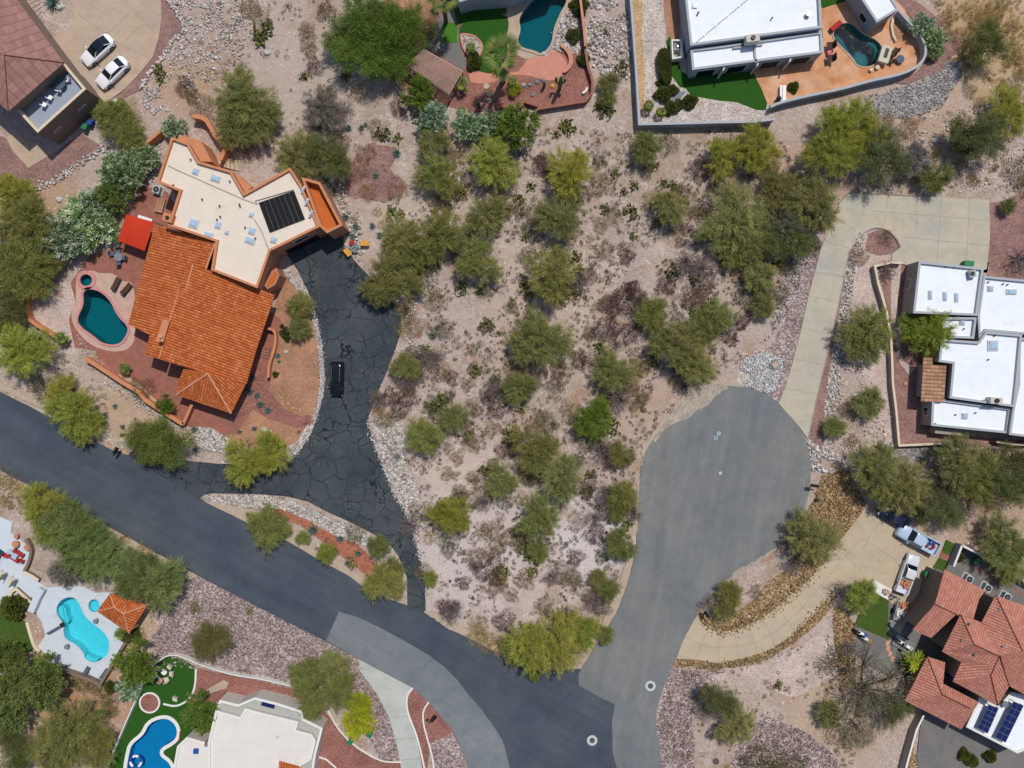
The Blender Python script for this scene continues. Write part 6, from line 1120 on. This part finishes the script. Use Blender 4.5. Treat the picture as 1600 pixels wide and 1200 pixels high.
# ---------------------------------------------------------------- vehicles
def vehicle(name, label, x, y, head, body, kind='sedan', sc=1.0, roofm=None, hc=.7, grp=None):
    p = P(x, y, hc); e = empty(name, (0, 0, 0)); tag(e, label, {'sedan': 'car', 'suv': 'car', 'pickup': 'pickup truck'}[kind], grp)
    if kind == 'sedan': st = [(2.36, .34, .5), (2.3, .6, .58), (2.16, .75, .67), (1.9, .86, .76), (1.3, .9, .88), (.85, .91, .95), (0, .92, .96), (-1.1, .92, .97), (-1.7, .9, .99), (-2.05, .84, .97), (-2.24, .72, .9), (-2.34, .5, .7), (-2.37, .3, .55)]; gh = (1.0, .2, -1.1, -1.85, .74, .58, 1.42)
    elif kind == 'suv': st = [(2.38, .4, .55), (2.33, .68, .7), (2.22, .83, .88), (1.9, .9, .98), (1.2, .94, 1.05), (0, .95, 1.06), (-1.2, .95, 1.08), (-2.1, .92, 1.08), (-2.32, .84, 1.0), (-2.38, .78, .6)]; gh = (1.15, .5, -1.85, -2.28, .8, .64, 1.72)
    else: st = [(2.9, .5, .6), (2.86, .74, .75), (2.76, .87, .95), (2.4, .93, 1.05), (1.6, .97, 1.12), (.5, .98, 1.14), (-.75, .98, 1.15), (-.8, .98, 1.15)]; gh = (1.45, .75, -.5, -.78, .84, .66, 1.78)
    b = MB(); rings = []
    for xx, hw, zt in st:
        sec = [(-hw*.9, .2), (-hw, .38), (-hw*1.0, zt*.72), (-hw*.93, zt*.93), (-hw*.78, zt), (hw*.78, zt), (hw*.93, zt*.93), (hw, zt*.72), (hw, .38), (hw*.9, .2)]; rings.append([b.V(xx, yy, zz) for yy, zz in sec])
    for r0, r1 in zip(rings, rings[1:]):
        for k in range(9): b.F(r0[k], r0[k+1], r1[k+1], r1[k])
        b.F(r0[9], r0[0], r1[0], r1[9])
    b.F(*rings[0][::-1]); b.F(*rings[-1]); b.build('body', M[body], e, smooth=True)
    f0, f1, r1, r0, hb, ht, zt = gh; zb = max(s[2] for s in st)-.03
    A = [(f0, -hb, zb-.06), (f0, hb, zb-.06), (r0, hb*.97, zb), (r0, -hb*.97, zb)]; T_ = [(f1, -ht, zt-.03), (f1, ht, zt-.03), (r1, ht, zt-.02), (r1, -ht, zt-.02)]
    def quad(nm, pts, mat, th=.02):
        n = (Vector(pts[1])-Vector(pts[0])).cross(Vector(pts[2])-Vector(pts[0])).normalized(); m = MB(); a = [m.V(*q) for q in pts]; c = [m.V(*(Vector(q)-n*th)) for q in pts]; m.F(*a); m.F(*c[::-1])
        for i in range(len(a)): j = (i+1) % len(a); m.F(c[i], c[j], a[j], a[i])
        return m.build(nm, M[mat], e)
    quad('windshield', [A[0], A[1], T_[1], T_[0]], 'glass'); quad('rear_window', [A[2], A[3], T_[3], T_[2]], 'glass')
    m = MB()
    for a, c in ((0, 1), (3, 2)):
        pass
    quad('side_window', [A[3], A[0], T_[0], T_[3]], 'glass'); quad('side_window', [A[1], A[2], T_[2], T_[1]], 'glass')
    m = MB(); R = []; 
    for xx, hw, zz in ((f1+.05, ht*.96, zt-.04), (f1-.15, ht*1.01, zt+.01), ((f1+r1)/2, ht*1.03, zt+.035), (r1+.15, ht*1.01, zt+.01), (r1-.05, ht*.96, zt-.03)): R.append([m.V(xx, -hw, zz-.03), m.V(xx, -hw*.8, zz), m.V(xx, hw*.8, zz), m.V(xx, hw, zz-.03)])
    for u, v in zip(R, R[1:]):
        for k in range(3): m.F(u[k], u[k+1], v[k+1], v[k])
    o = m.build('roof', M[roofm or body], e)
    if roofm: o['label'] = 'black glass roof panel'
    m = MB()
    for a, c in zip(A, T_): m.tube([a, c], .04, 5)
    m.build('pillar', M[body], e)
    wx = {'sedan': (1.42, -1.4), 'suv': (1.42, -1.42), 'pickup': (1.9, -1.85)}[kind]; hw = .86 if kind != 'pickup' else .92
    for xx in wx:
        for s_ in (-1, 1):
            w_ = bpy.data.objects.new('wheel', None); COL.objects.link(w_); w_.parent = e; WL[w_] = Vector((0, 0, 0))
            t = MB(); t.tube([(xx, s_*(hw-.18), .34), (xx, s_*(hw+.06), .34)], .34, 18); t.build('tyre', M['tyre'], w_); t = MB(); t.tube([(xx, s_*(hw+.04), .34), (xx, s_*(hw+.075), .34)], .2, 12); t.build('rim', M['rim'], w_)
    for s_ in (-1, 1):
        t = MB(); t.box(st[2][0]-.02, s_*st[2][1]*.8, .58, .22, .3, .12); t.build('headlight', M['lamp'], e); t = MB(); t.box(-2.24 if kind != 'pickup' else -2.86, s_*.68, .72, .1, .24, .16); t.build('taillight', M['red'], e)
        t = MB(); t.box(f0-.25, s_*(.98 if kind != 'pickup' else 1.08), zb, .16, .2, .13); t.build('side_mirror', M[body], e)
    if kind == 'suv': 
        for s_ in (-1, 1): t = MB(); t.tube([(f1-.1, s_*.56, zt+.07), (r1+.1, s_*.56, zt+.07)], .03, 5); t.build('roof_rail', M['steel'], e)
    if kind == 'pickup':
        t = MB(); t.box(-1.85, 0, .5, 2.1, 1.6, .12); t.box(-1.85, .88, .35, 2.12, .16, .78); t.box(-1.85, -.88, .35, 2.12, .16, .78); t.box(-.86, 0, .5, .1, 1.6, .62); t.build('cargo_bed', M[body], e); t = MB(); t.box(-2.88, 0, .5, .08, 1.6, .6); t.build('tailgate', M[body], e)
    e.location = (p.x, p.y, .145); e.rotation_euler = (0, 0, RAD(head)); e.scale = (sc,)*3; return e
vehicle('parked_car', 'white car with a black glass roof on the brownish parking court', 153, 79, 222, 'carwhite', roofm='glass', sc=1.1, grp='white cars on the parking court')
vehicle('parked_car', 'all-white car parked closer to the tree than its black-roofed twin', 176, 114, 224, 'carwhite', sc=1.1, grp='white cars on the parking court')
v = vehicle('parked_car', 'black SUV parked alone on the blackened driveway', 527, 592, -91, 'carblack', 'suv', sc=1.0); v.location.z = .2
vehicle('pickup_truck', 'pale blue-silver pickup with blue and red cargo beside the tree row', 1433, 842, 152, 'carice', 'pickup', sc=1.03, hc=.8)
vehicle('pickup_truck', 'white pickup carrying a heap of orange wood toward the garage', 1418, 896, 70, 'carsilver', 'pickup', sc=.95, hc=.8)
vehicle('parked_car', 'dark car half hidden under the tree above the silver pickup', 1397, 808, 150, 'carblue', sc=1.0)
def heap(name, x, y, h, n, rx, ry, mat, label, cat, rot=0, ln=.5, grp=None):
    p = P(x, y, h); b = MB()
    for i in range(n):
        a, c = random.uniform(-1, 1)*rx, random.uniform(-1, 1)*ry; b.box(p.x+a*cos(rot)-c*sin(rot), p.y+a*sin(rot)+c*cos(rot), h+random.uniform(0, .3), ln*random.uniform(.5, 1), ln*random.uniform(.2, .5), .12, random.uniform(0, 3))
    return b.build(name, M[mat], origin=(p.x, p.y, h), label=label, cat=cat, group=grp)
heap('firewood', 1414, 911, .85, 26, .6, .55, 'adobe', 'orange wood heaped in the bed of the lower white pickup', 'firewood', RAD(70))
heap('tool_load', 1453, 852, .85, 8, .5, .4, 'redcush', 'red tools lying in the bed of the silver pickup', 'tools', RAD(152)); heap('tool_load', 1455, 847, .95, 6, .3, .3, 'blue_bin', 'blue bundle lying in the bed of the silver pickup', 'bundle')
# ---------------------------------------------------------------- furniture and small things
def boxes(name, x, y, h, rot, parts, label, cat, grp=None, base=0.0):
    """parts: (part name, material, [(cx, cy, z, dx, dy, dz)...]) in the thing's own frame"""
    p = P(x, y, h); e = empty(name, (0, 0, 0)); tag(e, label, cat, grp)
    for nm, mat, bs in parts:
        b = MB()
        for q in bs:
            if len(q) == 4: b.cyl(0, 0, q[0], q[1], q[2], q[3], n=20)
            else: b.box(*q)
        b.build(nm, M[mat], e)
    e.location = (p.x, p.y, base); e.rotation_euler = (0, 0, RAD(rot)); return e
def chair(x, y, rot, mat, label, grp=None, base=.0, s=1.0, h=.5, fm=None):
    pr = [('seat', mat, [(0, 0, .38*s, .55*s, .55*s, .1)]), ('backrest', mat, [(-.27*s, 0, .45*s, .09, .55*s, .5*s)])]
    pr += [('leg', fm or mat, [(a*.22*s, c*.22*s, 0, .05, .05, .38*s)]) for a in (-1, 1) for c in (-1, 1)]
    return boxes('chair', x, y, h+base, rot, pr, label, 'chair', grp, base)
def lounger(x, y, rot, mat, label, grp=None, base=.2, fm='dark', s=1.0):
    pr = [('mattress', mat, [(.25*s, 0, .3, 1.35*s, .66*s, .1)]), ('backrest', mat, [(-.65*s, 0, .42, .5*s, .66*s, .1)]), ('frame', fm, [(0, 0, .24, 1.9*s, .7*s, .055)])]
    pr += [('leg', fm, [(a*.8*s, c*.28*s, 0, .06, .06, .24)]) for a in (-1, 1) for c in (-1, 1)]
    return boxes('sun_lounger', x, y, .5, rot, pr, label, 'sun lounger', grp, base)
def table(x, y, r, h, mat, label, grp=None, base=0.0, leg='dark', name='table'):
    return boxes(name, x, y, h+base, 0, [('table_top', mat, [(h-.06, h, r, r)]), ('pedestal', leg, [(0, h-.06, r*.18, r*.14)])], label, 'table', grp, base)
# terrace furniture on the roof
TB = 4.42; table(92, 129, .85, .75, 'bluegrey', 'round table in the shade of the roof terrace', base=TB)
for x, y, r, l in ((105, 124, 200, 'white chair by the far corner of the roof terrace'), (92, 140, 80, 'white chair half in sun beside the shaded round table'), (78, 152, 60, 'small white chair on the sunlit strip of the roof terrace'), (69, 163, 60, 'small white chair furthest down the roof terrace'), (78, 134, 0, 'shaded chair behind the round terrace table')): chair(x, y, r, 'white' if r else 'bluegrey', l, 'roof terrace chairs', TB, 1.0)
# orange house pool terrace
lounger(181, 444, 65, 'wicker', 'dark sun lounger closer to the spa', 'sun loungers at the teal pool'); lounger(197, 452, 50, 'wicker', 'dark sun lounger closer to the tile roof', 'sun loungers at the teal pool')
table(185, 401, .6, .74, 'slate', 'round slate garden table below the red canopy', base=.06)
for i, (x, y) in enumerate(((184, 391), (194, 403), (185, 411), (175, 396))): chair(x, y, (-90, 180, 90, 0)[i], 'bluegrey', ('grey garden chair on the canopy side of the slate table', 'grey garden chair on the house side of the slate table', 'grey garden chair on the pool side of the slate table', 'grey garden chair on the oleander side of the slate table')[i], 'grey chairs around the slate table', .06, 1.1)
ac_unit(246, 297, .5, 'grey air unit at the top corner of the brick terrace', sz=1.0, rot=-.3, base=.06)
boxes('raised_planter', 250, 321, .4, -15, [('rim', 'wood', [(0, -.9, 0, .9, .1, .45), (0, .9, 0, .9, .1, .45), (-.45, 0, 0, .1, 1.9, .45), (.45, 0, 0, .1, 1.9, .45)]), ('soil', 'brown_grit', [(0, 0, 0, .85, 1.75, .35)])], 'long wooden planter beside the flat roof corner', 'planter', base=.06)
boxes('bench', 227, 342, .4, -18, [('seat', 'white', [(0, 0, .4, 2.0, .5, .08)]), ('leg', 'white', [(-.8, 0, 0, .1, .4, .4)]), ('leg', 'white', [(.8, 0, 0, .1, .4, .4)])], 'white bench peeking out above the red canopy', 'bench', base=.06)
# driveway corner work tables
for x, y, r, l in ((570, 380, 0, 'yellow table standing alone on the dirt above the driveway'), (543, 394, -50, 'yellow work table among tools at the driveway corner')): boxes('work_table', x, y, .8, r, [('table_top', 'timber', [(0, 0, .7, 1.15, .7, .06)])]+[('leg', 'dark', [(a*.5, c*.28, 0, .06, .06, .7)]) for a in (-1, 1) for c in (-1, 1)], l, 'table', 'yellow work tables', .1)
heap('tool_pile', 549, 390, .3, 16, .8, .5, 'slate', 'grey clutter beside the yellow work table', 'clutter', 0, .6); heap('tool_pile', 536, 398, .25, 10, .6, .6, 'dark', 'dark clutter at the driveway corner', 'clutter', 0, .5)
b = MB(); p = P(550, 379, .4); b.cyl(p.x, p.y, 0, .5, .3, .38, n=14); b.build('clay_pot', M['redcush'], origin=(p.x, p.y, 0), label='red clay pot beside the cluttered driveway corner', cat='pot')
def bike(x, y, rot, label, mat='redcush'):
    p = P(x, y, .5); e = empty('bicycle', (0, 0, 0)); tag(e, label, 'bicycle')
    for s_ in (-1, 1):
        t = MB()
        for i in range(20): a, c = i*pi/10, (i+1)*pi/10; t.tube([(s_*.55+.33*cos(a), 0, .34+.33*sin(a)), (s_*.55+.33*cos(c), 0, .34+.33*sin(c))], .03, 4, cap=False)
        t.build('wheel', M['tyre'], e)
    t = MB(); t.tube([(-.55, 0, .34), (-.15, 0, .85), (.4, 0, .85), (.0, 0, .34), (-.15, 0, .85)], .035, 5); t.tube([(.4, 0, .95), (.55, 0, .34)], .035, 5); t.build('frame', M[mat], e)
    t = MB(); t.tube([(.42, -.28, 1.0), (.36, 0, .98), (.42, .28, 1.0)], .025, 5); t.build('handlebar', M['steel'], e); t = MB(); t.box(-.2, 0, .86, .26, .14, .07); t.build('saddle', M['black'], e)
    e.location = (p.x, p.y, .2); e.rotation_euler = (.5, 0, RAD(rot)); return e
bike(489, 488, -60, 'bicycle leaning at the kerb of the blackened driveway')
# orange patio
for x, y, l in ((1297, 72, 'brown lounge chair above the pink round table'), (1297, 92, 'brown lounge chair below the pink round table')): chair(x, y, 185, 'wicker', l, 'brown lounge chairs on the orange patio', .12, 1.7)
table(1298, 81, .45, .55, 'pinktop', 'pink round table between two brown lounge chairs', base=.12)
lounger(1306, 41, 40, 'redcush', 'reddish lounger at the head of the dark teal pool', fm='wicker')
table(1407, 92, .56, .5, 'bluegrey', 'large round blue-grey fire table near the curved wall', base=.12)
boxes('barbecue_island', 1383, 85, .9, -17, [('counter', 'cush', [(0, 0, .85, 1.4, 2.3, .08)]), ('cabinet', 'stucco_c', [(0, 0, 0, 1.25, 2.1, .85)]), ('grill', 'dark', [(.05, .15, .93, .45, 1.2, .14)])], 'beige barbecue island with a dark grill beside the pool', 'barbecue', base=.12)
for x, y, r, l in ((1393, 95, 160, 'dark bar stool lower beside the barbecue island'), (1396, 84, 160, 'dark bar stool in the middle beside the barbecue island'), (1401, 78, 160, 'dark bar stool upper beside the barbecue island')): chair(x, y, r, 'wicker', l, 'bar stools at the barbecue island', .12, 1.1)
for x, y, r, l in ((1371, 105, .3, 'round cream stool closer to the barbecue island'), (1361, 109, .24, 'smaller round cream stool at the pool edge')): p = P(x, y, .4); b = MB(); b.cyl(p.x, p.y, .1, .5, r*.9, r, n=16); b.build('stool', M['cush'], origin=(p.x, p.y, .1), label=l, cat='stool', group='round cream stools')
boxes('storage_bench', 1223, 146, .6, 0, [('box', 'cap_w', [(0, 0, 0, .75, 2.1, .55)]), ('lid', 'white', [(0, 0, .56, .8, 2.15, .06)]), ('strap', 'dark', [(-.1, 0, .625, .06, 2.15, .02)])], 'white storage bench at the gate of the orange patio', 'storage box', base=.12)
p = P(1216, 155, .5); b = MB(); b.dome(p.x, p.y, .75, .38, .38, .38, 14, 5, True); b.cyl(p.x, p.y, .1, .5, .2, n=10); b.build('exercise_ball', M['carblue'], origin=(p.x, p.y, .1), label='dark blue ball beside the white storage bench', cat='ball')
for x, y, w_, d_, l in ((733, 136, .1, .1, 'a'),): pass
# pale deck, bottom left
for x, y, r, l in ((21, 872, -35, 'red lounger lowest by the glass table'), (29, 864, -35, 'red lounger highest by the glass table')): lounger(x, y, r, 'redcush', l, 'red loungers by the dark pool', fm='dark', s=.85)
boxes('glass_table', 20, 866, .45, -35, [('table_top', 'skylight', [(0, 0, .4, 1.5, .8, .05)])]+[('leg', 'steel', [(a*.65, c*.3, 0, .05, .05, .4)]) for a in (-1, 1) for c in (-1, 1)], 'glass coffee table among red loungers', 'table', base=.2)
for x, y, l in ((8, 868, 'small red chair at the dark pool corner'), (33, 877, 'small red chair at the curved brown wall')): chair(x, y, -30, 'redcush', l, 'small red chairs by the glass table', .2, 1.0)
for x, y, r, l in ((26, 838, .3, 'small orange planter pot nearest the tree belt'.replace('nearest', 'close to')), (25, 850, .48, 'large orange pot by the curved wall'), (43, 855, .42, 'orange pot on the curved wall end')): p = P(x, y, .5); b = MB(); b.cyl(p.x, p.y, .2, .7, r*.8, r, n=16); b.build('clay_pot', M['adobe'], origin=(p.x, p.y, .2), label=l, cat='pot', group='orange pots by the red loungers')
for x, y, l in ((3, 897, 'cream armchair cut by the photo edge'), (19, 907, 'cream armchair on the pale deck'), ): chair(x, y, 150, 'cush', l, 'cream armchairs on the pale deck', .2, 1.8)
boxes('patio_umbrella', 84, 984, .6, 30, [('folded_canopy', 'bluegrey', [(0, 0, .5, 1.9, .24, .22)]), ('base', 'dark', [(1.1, 0, 0, .6, .6, .12)])], 'folded blue-grey umbrella lying beside the turquoise pool', 'umbrella', base=.18)
for x, y, l in ((150, 970, 'small round dark stool between pool and ramada'), (105, 1010, 'small round dark stool below the turquoise pool'), (77, 895, 'dark round pot beside the agave bed above the pale deck')): p = P(x, y, .4); b = MB(); b.cyl(p.x, p.y, .17, .6, .28, .28, n=14); b.cyl(p.x, p.y, .6, .66, .32, n=14); b.build('stool', M['slate'], origin=(p.x, p.y, .17), label=l, cat='stool', group='dark round stools on the pale deck')
for x, y, r, l in ((95, 1040, -20, 'blue-grey lounger by the lower wall of the pale deck'), (134, 1050, 60, 'dark blue chair at the lower wall of the pale deck'), (163, 1053, 55, 'dark lounger at the outer corner of the pale deck')): lounger(x, y, r, 'bluegrey', l, 'blue-grey loungers along the lower wall', fm='dark', s=.8)
b = MB(); b.wall(PL('71,918 64,930 58,944 54,953'), .2, 1.0, .9); b.build('stair_wall', M['deck_w'], origin=(*P(62, 935)[:2], .1), label='pale ramp-like wall dividing the upper deck from the pool deck', cat='wall')
# blue pool lawn: fire pit ring of chairs
c0 = P(256, 1050, .4); table(256, 1050, .42, .5, 'white', 'round white fire table encircled by tan chairs on the lawn', base=.1, leg='dark')
for i, (x, y, r) in enumerate(((265, 1042, -130), (268, 1053, 180), (260, 1062, 105), (251, 1062, 70), (243, 1056, 30), (247, 1045, -20))): chair(x, y, r, 'cush' if i != 3 else 'wood', ('tan', 'second tan', 'third tan', 'brown', 'fifth tan', 'last tan')[i]+' chair clockwise from the top around the white fire table', 'tan chairs around the white fire table', .1, 1.15)
chair(274, 1092, 250, 'cush', 'tan chair with a teal cushion near the kerb of the lawn', None, .1, 1.2); boxes('pool_float', 281, 1150, .2, 85, [('tube', 'redcush', [(0, 0, 0, 1.3, .18, .15)])], 'thin red pool noodle beside the blue pool', 'pool noodle', base=.1)
p = P(212, 1190, .3); e = empty('pool_ring', (p.x, p.y, .15), 'blue and white striped ring at the end of the blue pool', 'swim ring')
for k, mt in ((0, 'blue_bin'), (1, 'white')):
    t = MB()
    for i in range(12):
        if (i//2) % 2 == k: t.tube([(p.x+.75*cos(a*pi/12+i*pi/6), p.y+.75*sin(a*pi/12+i*pi/6), .28) for a in range(3)], .17, 6)
    t.build('ring_section', M[mt], e)
# lower right yard
for x, y, r, l, b_ in ((1448, 897, -10, 'green wheeled bin at the garage corner', .15), (1526, 877, -30, 'green wheeled bin inside the walled side yard', .1), (133, 198, -20, 'green wheeled bin under the tree by the terrace house', .1)): boxes('wheeled_bin', x, y, .9, r, [('bin_body', 'green_bin', [(0, 0, .08, .62, .7, .9)]), ('lid', 'green_bin', [(0, 0, .99, .7, .8, .08)]), ('handle', 'black', [(0, .42, .95, .6, .05, .05)])], l, 'bin', 'green wheeled bins', b_)
boxes('wheeled_bin', 141, 191, .9, -20, [('bin_body', 'blue_bin', [(0, 0, .08, .55, .6, .85)]), ('lid', 'blue_bin', [(0, 0, .94, .62, .7, .08)])], 'blue wheeled bin beside the green one under the tree', 'bin', base=.1)
for x, y, l in ((566, 1152, 'dark green wheeled bin standing on the white kerb'.replace('wheeled bin', 'bin')), (577, 1146, 'x'), ): pass
for x, y, l in ((548, 1158, 'dark green bin on the kerb below the yellow-green trees'), (578, 1147, 'dark green bin beside the yellow-green trees')): boxes('wheeled_bin', x, y, .9, 60, [('bin_body', 'lawn', [(0, 0, .08, .7, .62, .95)]), ('lid', 'green_bin', [(0, 0, 1.04, .78, .7, .07)])], l, 'bin', 'dark green bins by the yellow-green trees', .1)
boxes('wheeled_bin', 1513, 412, .9, -5, [('bin_body', 'green_bin', [(0, 0, .08, 1.2, .65, .9)]), ('lid', 'green_bin', [(0, 0, .99, 1.25, .72, .08)])], 'green bin behind the white house on the parking apron', 'bin', base=.15)
for x, y, l in ((1512, 904, 'air unit under the eave of the terracotta house, upper of three'), (1541, 918, 'pale boxed air unit, middle of three by the terracotta house'), (1571, 932, 'air unit in the side yard, lower of three')): ac_unit(x, y, .5, l, 'air units in the side yard', 1.0, -.5, .1)
def moto(x, y, rot, mats, label):
    return boxes('motorcycle', x, y, .5, rot, [('wheel', 'tyre', [(.7, 0, .0, .6, .14, .6)]), ('wheel', 'tyre', [(-.7, 0, .0, .6, .14, .6)]), ('body', mats[0], [(.1, 0, .45, 1.1, .4, .45)]), ('seat', 'black', [(-.45, 0, .8, .7, .3, .1)]), ('fairing', mats[1], [(.6, 0, .6, .35, .5, .4)]), ('handlebar', 'steel', [(.55, 0, 1.0, .06, .8, .05)])], label, 'motorcycle', 'motorcycles by the shaded lawn', .1)
moto(1343, 988, -25, ('white', 'blue_bin'), 'blue and white motorcycle below the shaded lawn'); moto(1350, 996, -35, ('white', 'timber'), 'white and yellow motorcycle lowest beside the shaded lawn')
moto(1406, 1002, -30, ('white', 'slate'), 'white motorcycle on a small trailer beside the shaded lawn'); moto(1415, 1008, -30, ('white', 'cush'), 'white motorcycle closer to the house on the small trailer')
boxes('trailer', 1411, 1006, .2, -30, [('deck', 'steel', [(0, 0, .15, 2.9, 1.6, .1)]), ('wheel', 'tyre', [(0, .9, 0, .5, .18, .5)]), ('wheel', 'tyre', [(0, -.9, 0, .5, .18, .5)]), ('tongue', 'dark', [(-1.9, 0, .18, 1.0, .1, .08)])], 'small flat trailer under two white motorcycles', 'trailer', base=.1)
boxes('utility_trailer', 1405, 957, .5, 75, [('tray', 'grey_rock', [(0, 0, .35, 2.3, 1.5, .12)]), ('side_panel', 'roofgrey', [(0, .75, .35, 2.3, .06, .5)]), ('side_panel', 'roofgrey', [(0, -.75, .35, 2.3, .06, .5)]), ('wheel', 'tyre', [(0, .92, 0, .6, .2, .6)]), ('wheel', 'tyre', [(0, -.92, 0, .6, .2, .6)])], 'grey utility trailer between the shaded lawn and garage', 'trailer', base=.13)
heap('firewood', 1411, 946, .6, 14, .5, .5, 'adobe', 'orange wood on the grey utility trailer', 'firewood'); heap('tool_load', 1406, 958, .6, 12, .6, .6, 'cap_w', 'white clutter on the grey utility trailer', 'clutter'); 
boxes('crate', 1375, 921, .2, -28, [('slab', 'cap_w', [(0, 0, 0, 3.0, 1.5, .2)])], 'pale flat pallet at the lawn corner behind the wood-laden pickup', 'pallet', base=.12); heap('tool_load', 1397, 935, .3, 18, .8, .4, 'bluegrey', 'blue-grey scrap on the pale pallet', 'clutter', -.5, .35); heap('firewood', 1385, 925, .35, 14, .5, .35, 'deck_b', 'pinkish branches on the pale pallet', 'firewood', -.5, .5)
table(1396, 976, .45, .6, 'slate', 'round table on the tan corner by the trailers', base=.12)
boxes('garbage_tote', 1487, 1055, .5, -20, [('bin_body', 'blue_bin', [(0, 0, 0, 1.1, .7, .8)]), ('lid', 'blue_bin', [(0, 0, .8, 1.15, .75, .08)])], 'blue tote in the shade between terracotta wings', 'bin', base=.1)
for i, (x, y) in enumerate([(1444+10*k, 1134+5*k) for k in range(9)]): p = P(x, y); b = MB(); b.cyl(p.x, p.y, .09, .14, .22, n=8); b.build('stepping_stone', M['ridge_o'], origin=(p.x, p.y, .1), label='round pinkish stepping stone in the row below the lower wing', cat='stepping stone', group='pinkish stepping stones below the terracotta house')
for i, (x, y) in enumerate([(1518+9.5*k, 884+5.3*k) for k in range(9)]): p = P(x, y); b = MB(); b.box(p.x, p.y, .1, .5, .5, .05, -.5); b.build('stepping_stone', M['brick'], origin=(p.x, p.y, .1), label='square red stepping stone in the side yard row', cat='stepping stone', group='square red stepping stones in the side yard')
for i, (x, y) in enumerate([(1512+5.6*k, 849+3.3*k) for k in range(5)]): p = P(x, y); b = MB(); b.box(p.x, p.y, 0, .2, .4, .08, -.5); b.build('stepping_stone', M['cap_w'], origin=(p.x, p.y, 0), label='small white paver in the row outside the side yard wall', cat='stepping stone', group='small white pavers outside the side yard')
for i, (x, y) in enumerate([(1386, 1005), (1387, 1013), (1390, 1021), (1394, 1029)]): p = P(x, y); b = MB(); b.box(p.x, p.y, .1, .45, .65, .05, -.1*i); b.build('stepping_stone', M['ridge_o'], origin=(p.x, p.y, .1), label='pinkish paver in the short curve beside the grey corner', cat='stepping stone', group='pinkish pavers beside the grey corner')
# mailboxes
def mailbox(x, y, rot, label):
    p = P(x, y); e = empty('mailbox', (0, 0, 0)); tag(e, label, 'mailbox', 'mailboxes'); b = MB(); b.box(0, 0, 0, .12, .12, 1.05); b.box(0, 0, 1.02, .9, .1, .08); b.build('post', M['dark'], e); b = MB(); b.box(.2, 0, 1.1, .62, .26, .26, 0); b.tube([(-.1, 0, 1.34), (.5, 0, 1.34)], .13, 10); b.build('box', M['black'], e); b = MB(); b.box(.3, .15, 1.25, .04, .02, .2); b.build('flag', M['redcush'], e)
    e.location = (p.x, p.y, 0); e.rotation_euler = (0, 0, RAD(rot)); e.scale = (1.4,)*3
mailbox(189, 705, 60, 'black mailbox on the main road by the driveway mouth'); mailbox(1268, 757, 170, 'black mailbox at the edge of the turning circle'); mailbox(1101, 957, 120, 'black mailbox where the curved tan driveway starts'); mailbox(678, 1117, 50, 'black mailbox between white kerb and main road')
boxes('meter_box', 1276, 781, .3, 20, [('box', 'green_bin', [(0, 0, 0, .4, .4, .4)]), ('lid', 'dark', [(0, 0, .4, .44, .44, .05)])], 'small dark green utility box below the turning circle mailbox', 'utility box')
boxes('meter_box', 668, 1125, .2, 0, [('box', 'dark', [(0, 0, 0, .3, .3, .25)]), ('lid', 'black', [(0, 0, .25, .33, .33, .04)])], 'tiny dark utility box beside the kerb mailbox', 'utility box')
boxes('address_rock', 1211, 570, .3, 40, [('slab', 'deck_b', [(0, 0, .25, .8, .7, .15)]), ('base', 'slate', [(0, 0, 0, 1.2, 1.1, .25)])], 'tan stone block on the white rock patch', 'stone block', base=.1)
boxes('meter_box', 1119, 1190, .1, 0, [('lid', 'iron', [(0, .12, .42, .42)])], 'round iron cover in the grit at the bottom edge', 'utility cover')
p = P(774, 129, .1); b = MB(); b.prism(PL('766,131 772,130 774,142 770,150 764,143'), 0, .1); b.build('flagstone', M['timber'], origin=(p.x, p.y, 0), label='upper tan flagstone below the pink walk', cat='flagstone', group='tan flagstones below the pink walk') if False else None
for i, (x, y) in enumerate(((760, 135), (764, 147), (765, 157))): p = P(x, y); b = MB(); b.cyl(p.x, p.y, .1, .16, .42, n=7); b.build('flagstone', M['conc_t'], origin=(p.x, p.y, .1), label=('upper', 'middle', 'lower')[i]+' tan flagstone below the pink walk', cat='flagstone', group='tan flagstones below the pink walk')
p = P(914, 143, .3); b = MB(); b.wall([(p.x+.75*cos(a)-.5, p.y+.75*sin(a)+.5) for a in [-1.4+.28*i for i in range(6)]], .1, .5, .3); b.build('garden_bench', M['cap_w'], origin=(p.x, p.y, .1), label='curved white bench in the reddish gravel corner', cat='bench')
for x, y, l in ((849, 126, 'dark slate stone'), (839, 129, 'grey slate stone'), (828, 133, 'small grey stone'), (818, 135, 'pale round stone'), (832, 149, 'white round stone')): p = P(x, y); b = MB(); b.dome(p.x, p.y, .1, .35, .3, .25, 8, 3); b.build('garden_stone', M['slate'], origin=(p.x, p.y, .1), label=l+' in the row beside the saguaro', cat='stone', group='garden stones by the saguaro')
p = P(748, 165, .8); b = MB(); b.cyl(p.x, p.y, .1, 1.5, .16, .14, n=10); b.dome(p.x, p.y, 1.5, .16, .16, .12, 10, 3); b.build('gate_post', M['dark'], origin=(p.x, p.y, .1), label='dark post with pale cap below the pink walk', cat='post')
b = MB()
for i in range(7): q = P(55+i*2.2-i*.5, 4+i*2.4, 1.2); b.tube([P(36+i*5, -2+i*6, .4), P(60+i*1, -14+i*7, .4)], .05, 4)
b.build('trellis', M['wood'], origin=(*P(48, 10)[:2], .3), label='row of thin timber rails beside the hedge at the mauve roof', cat='trellis')
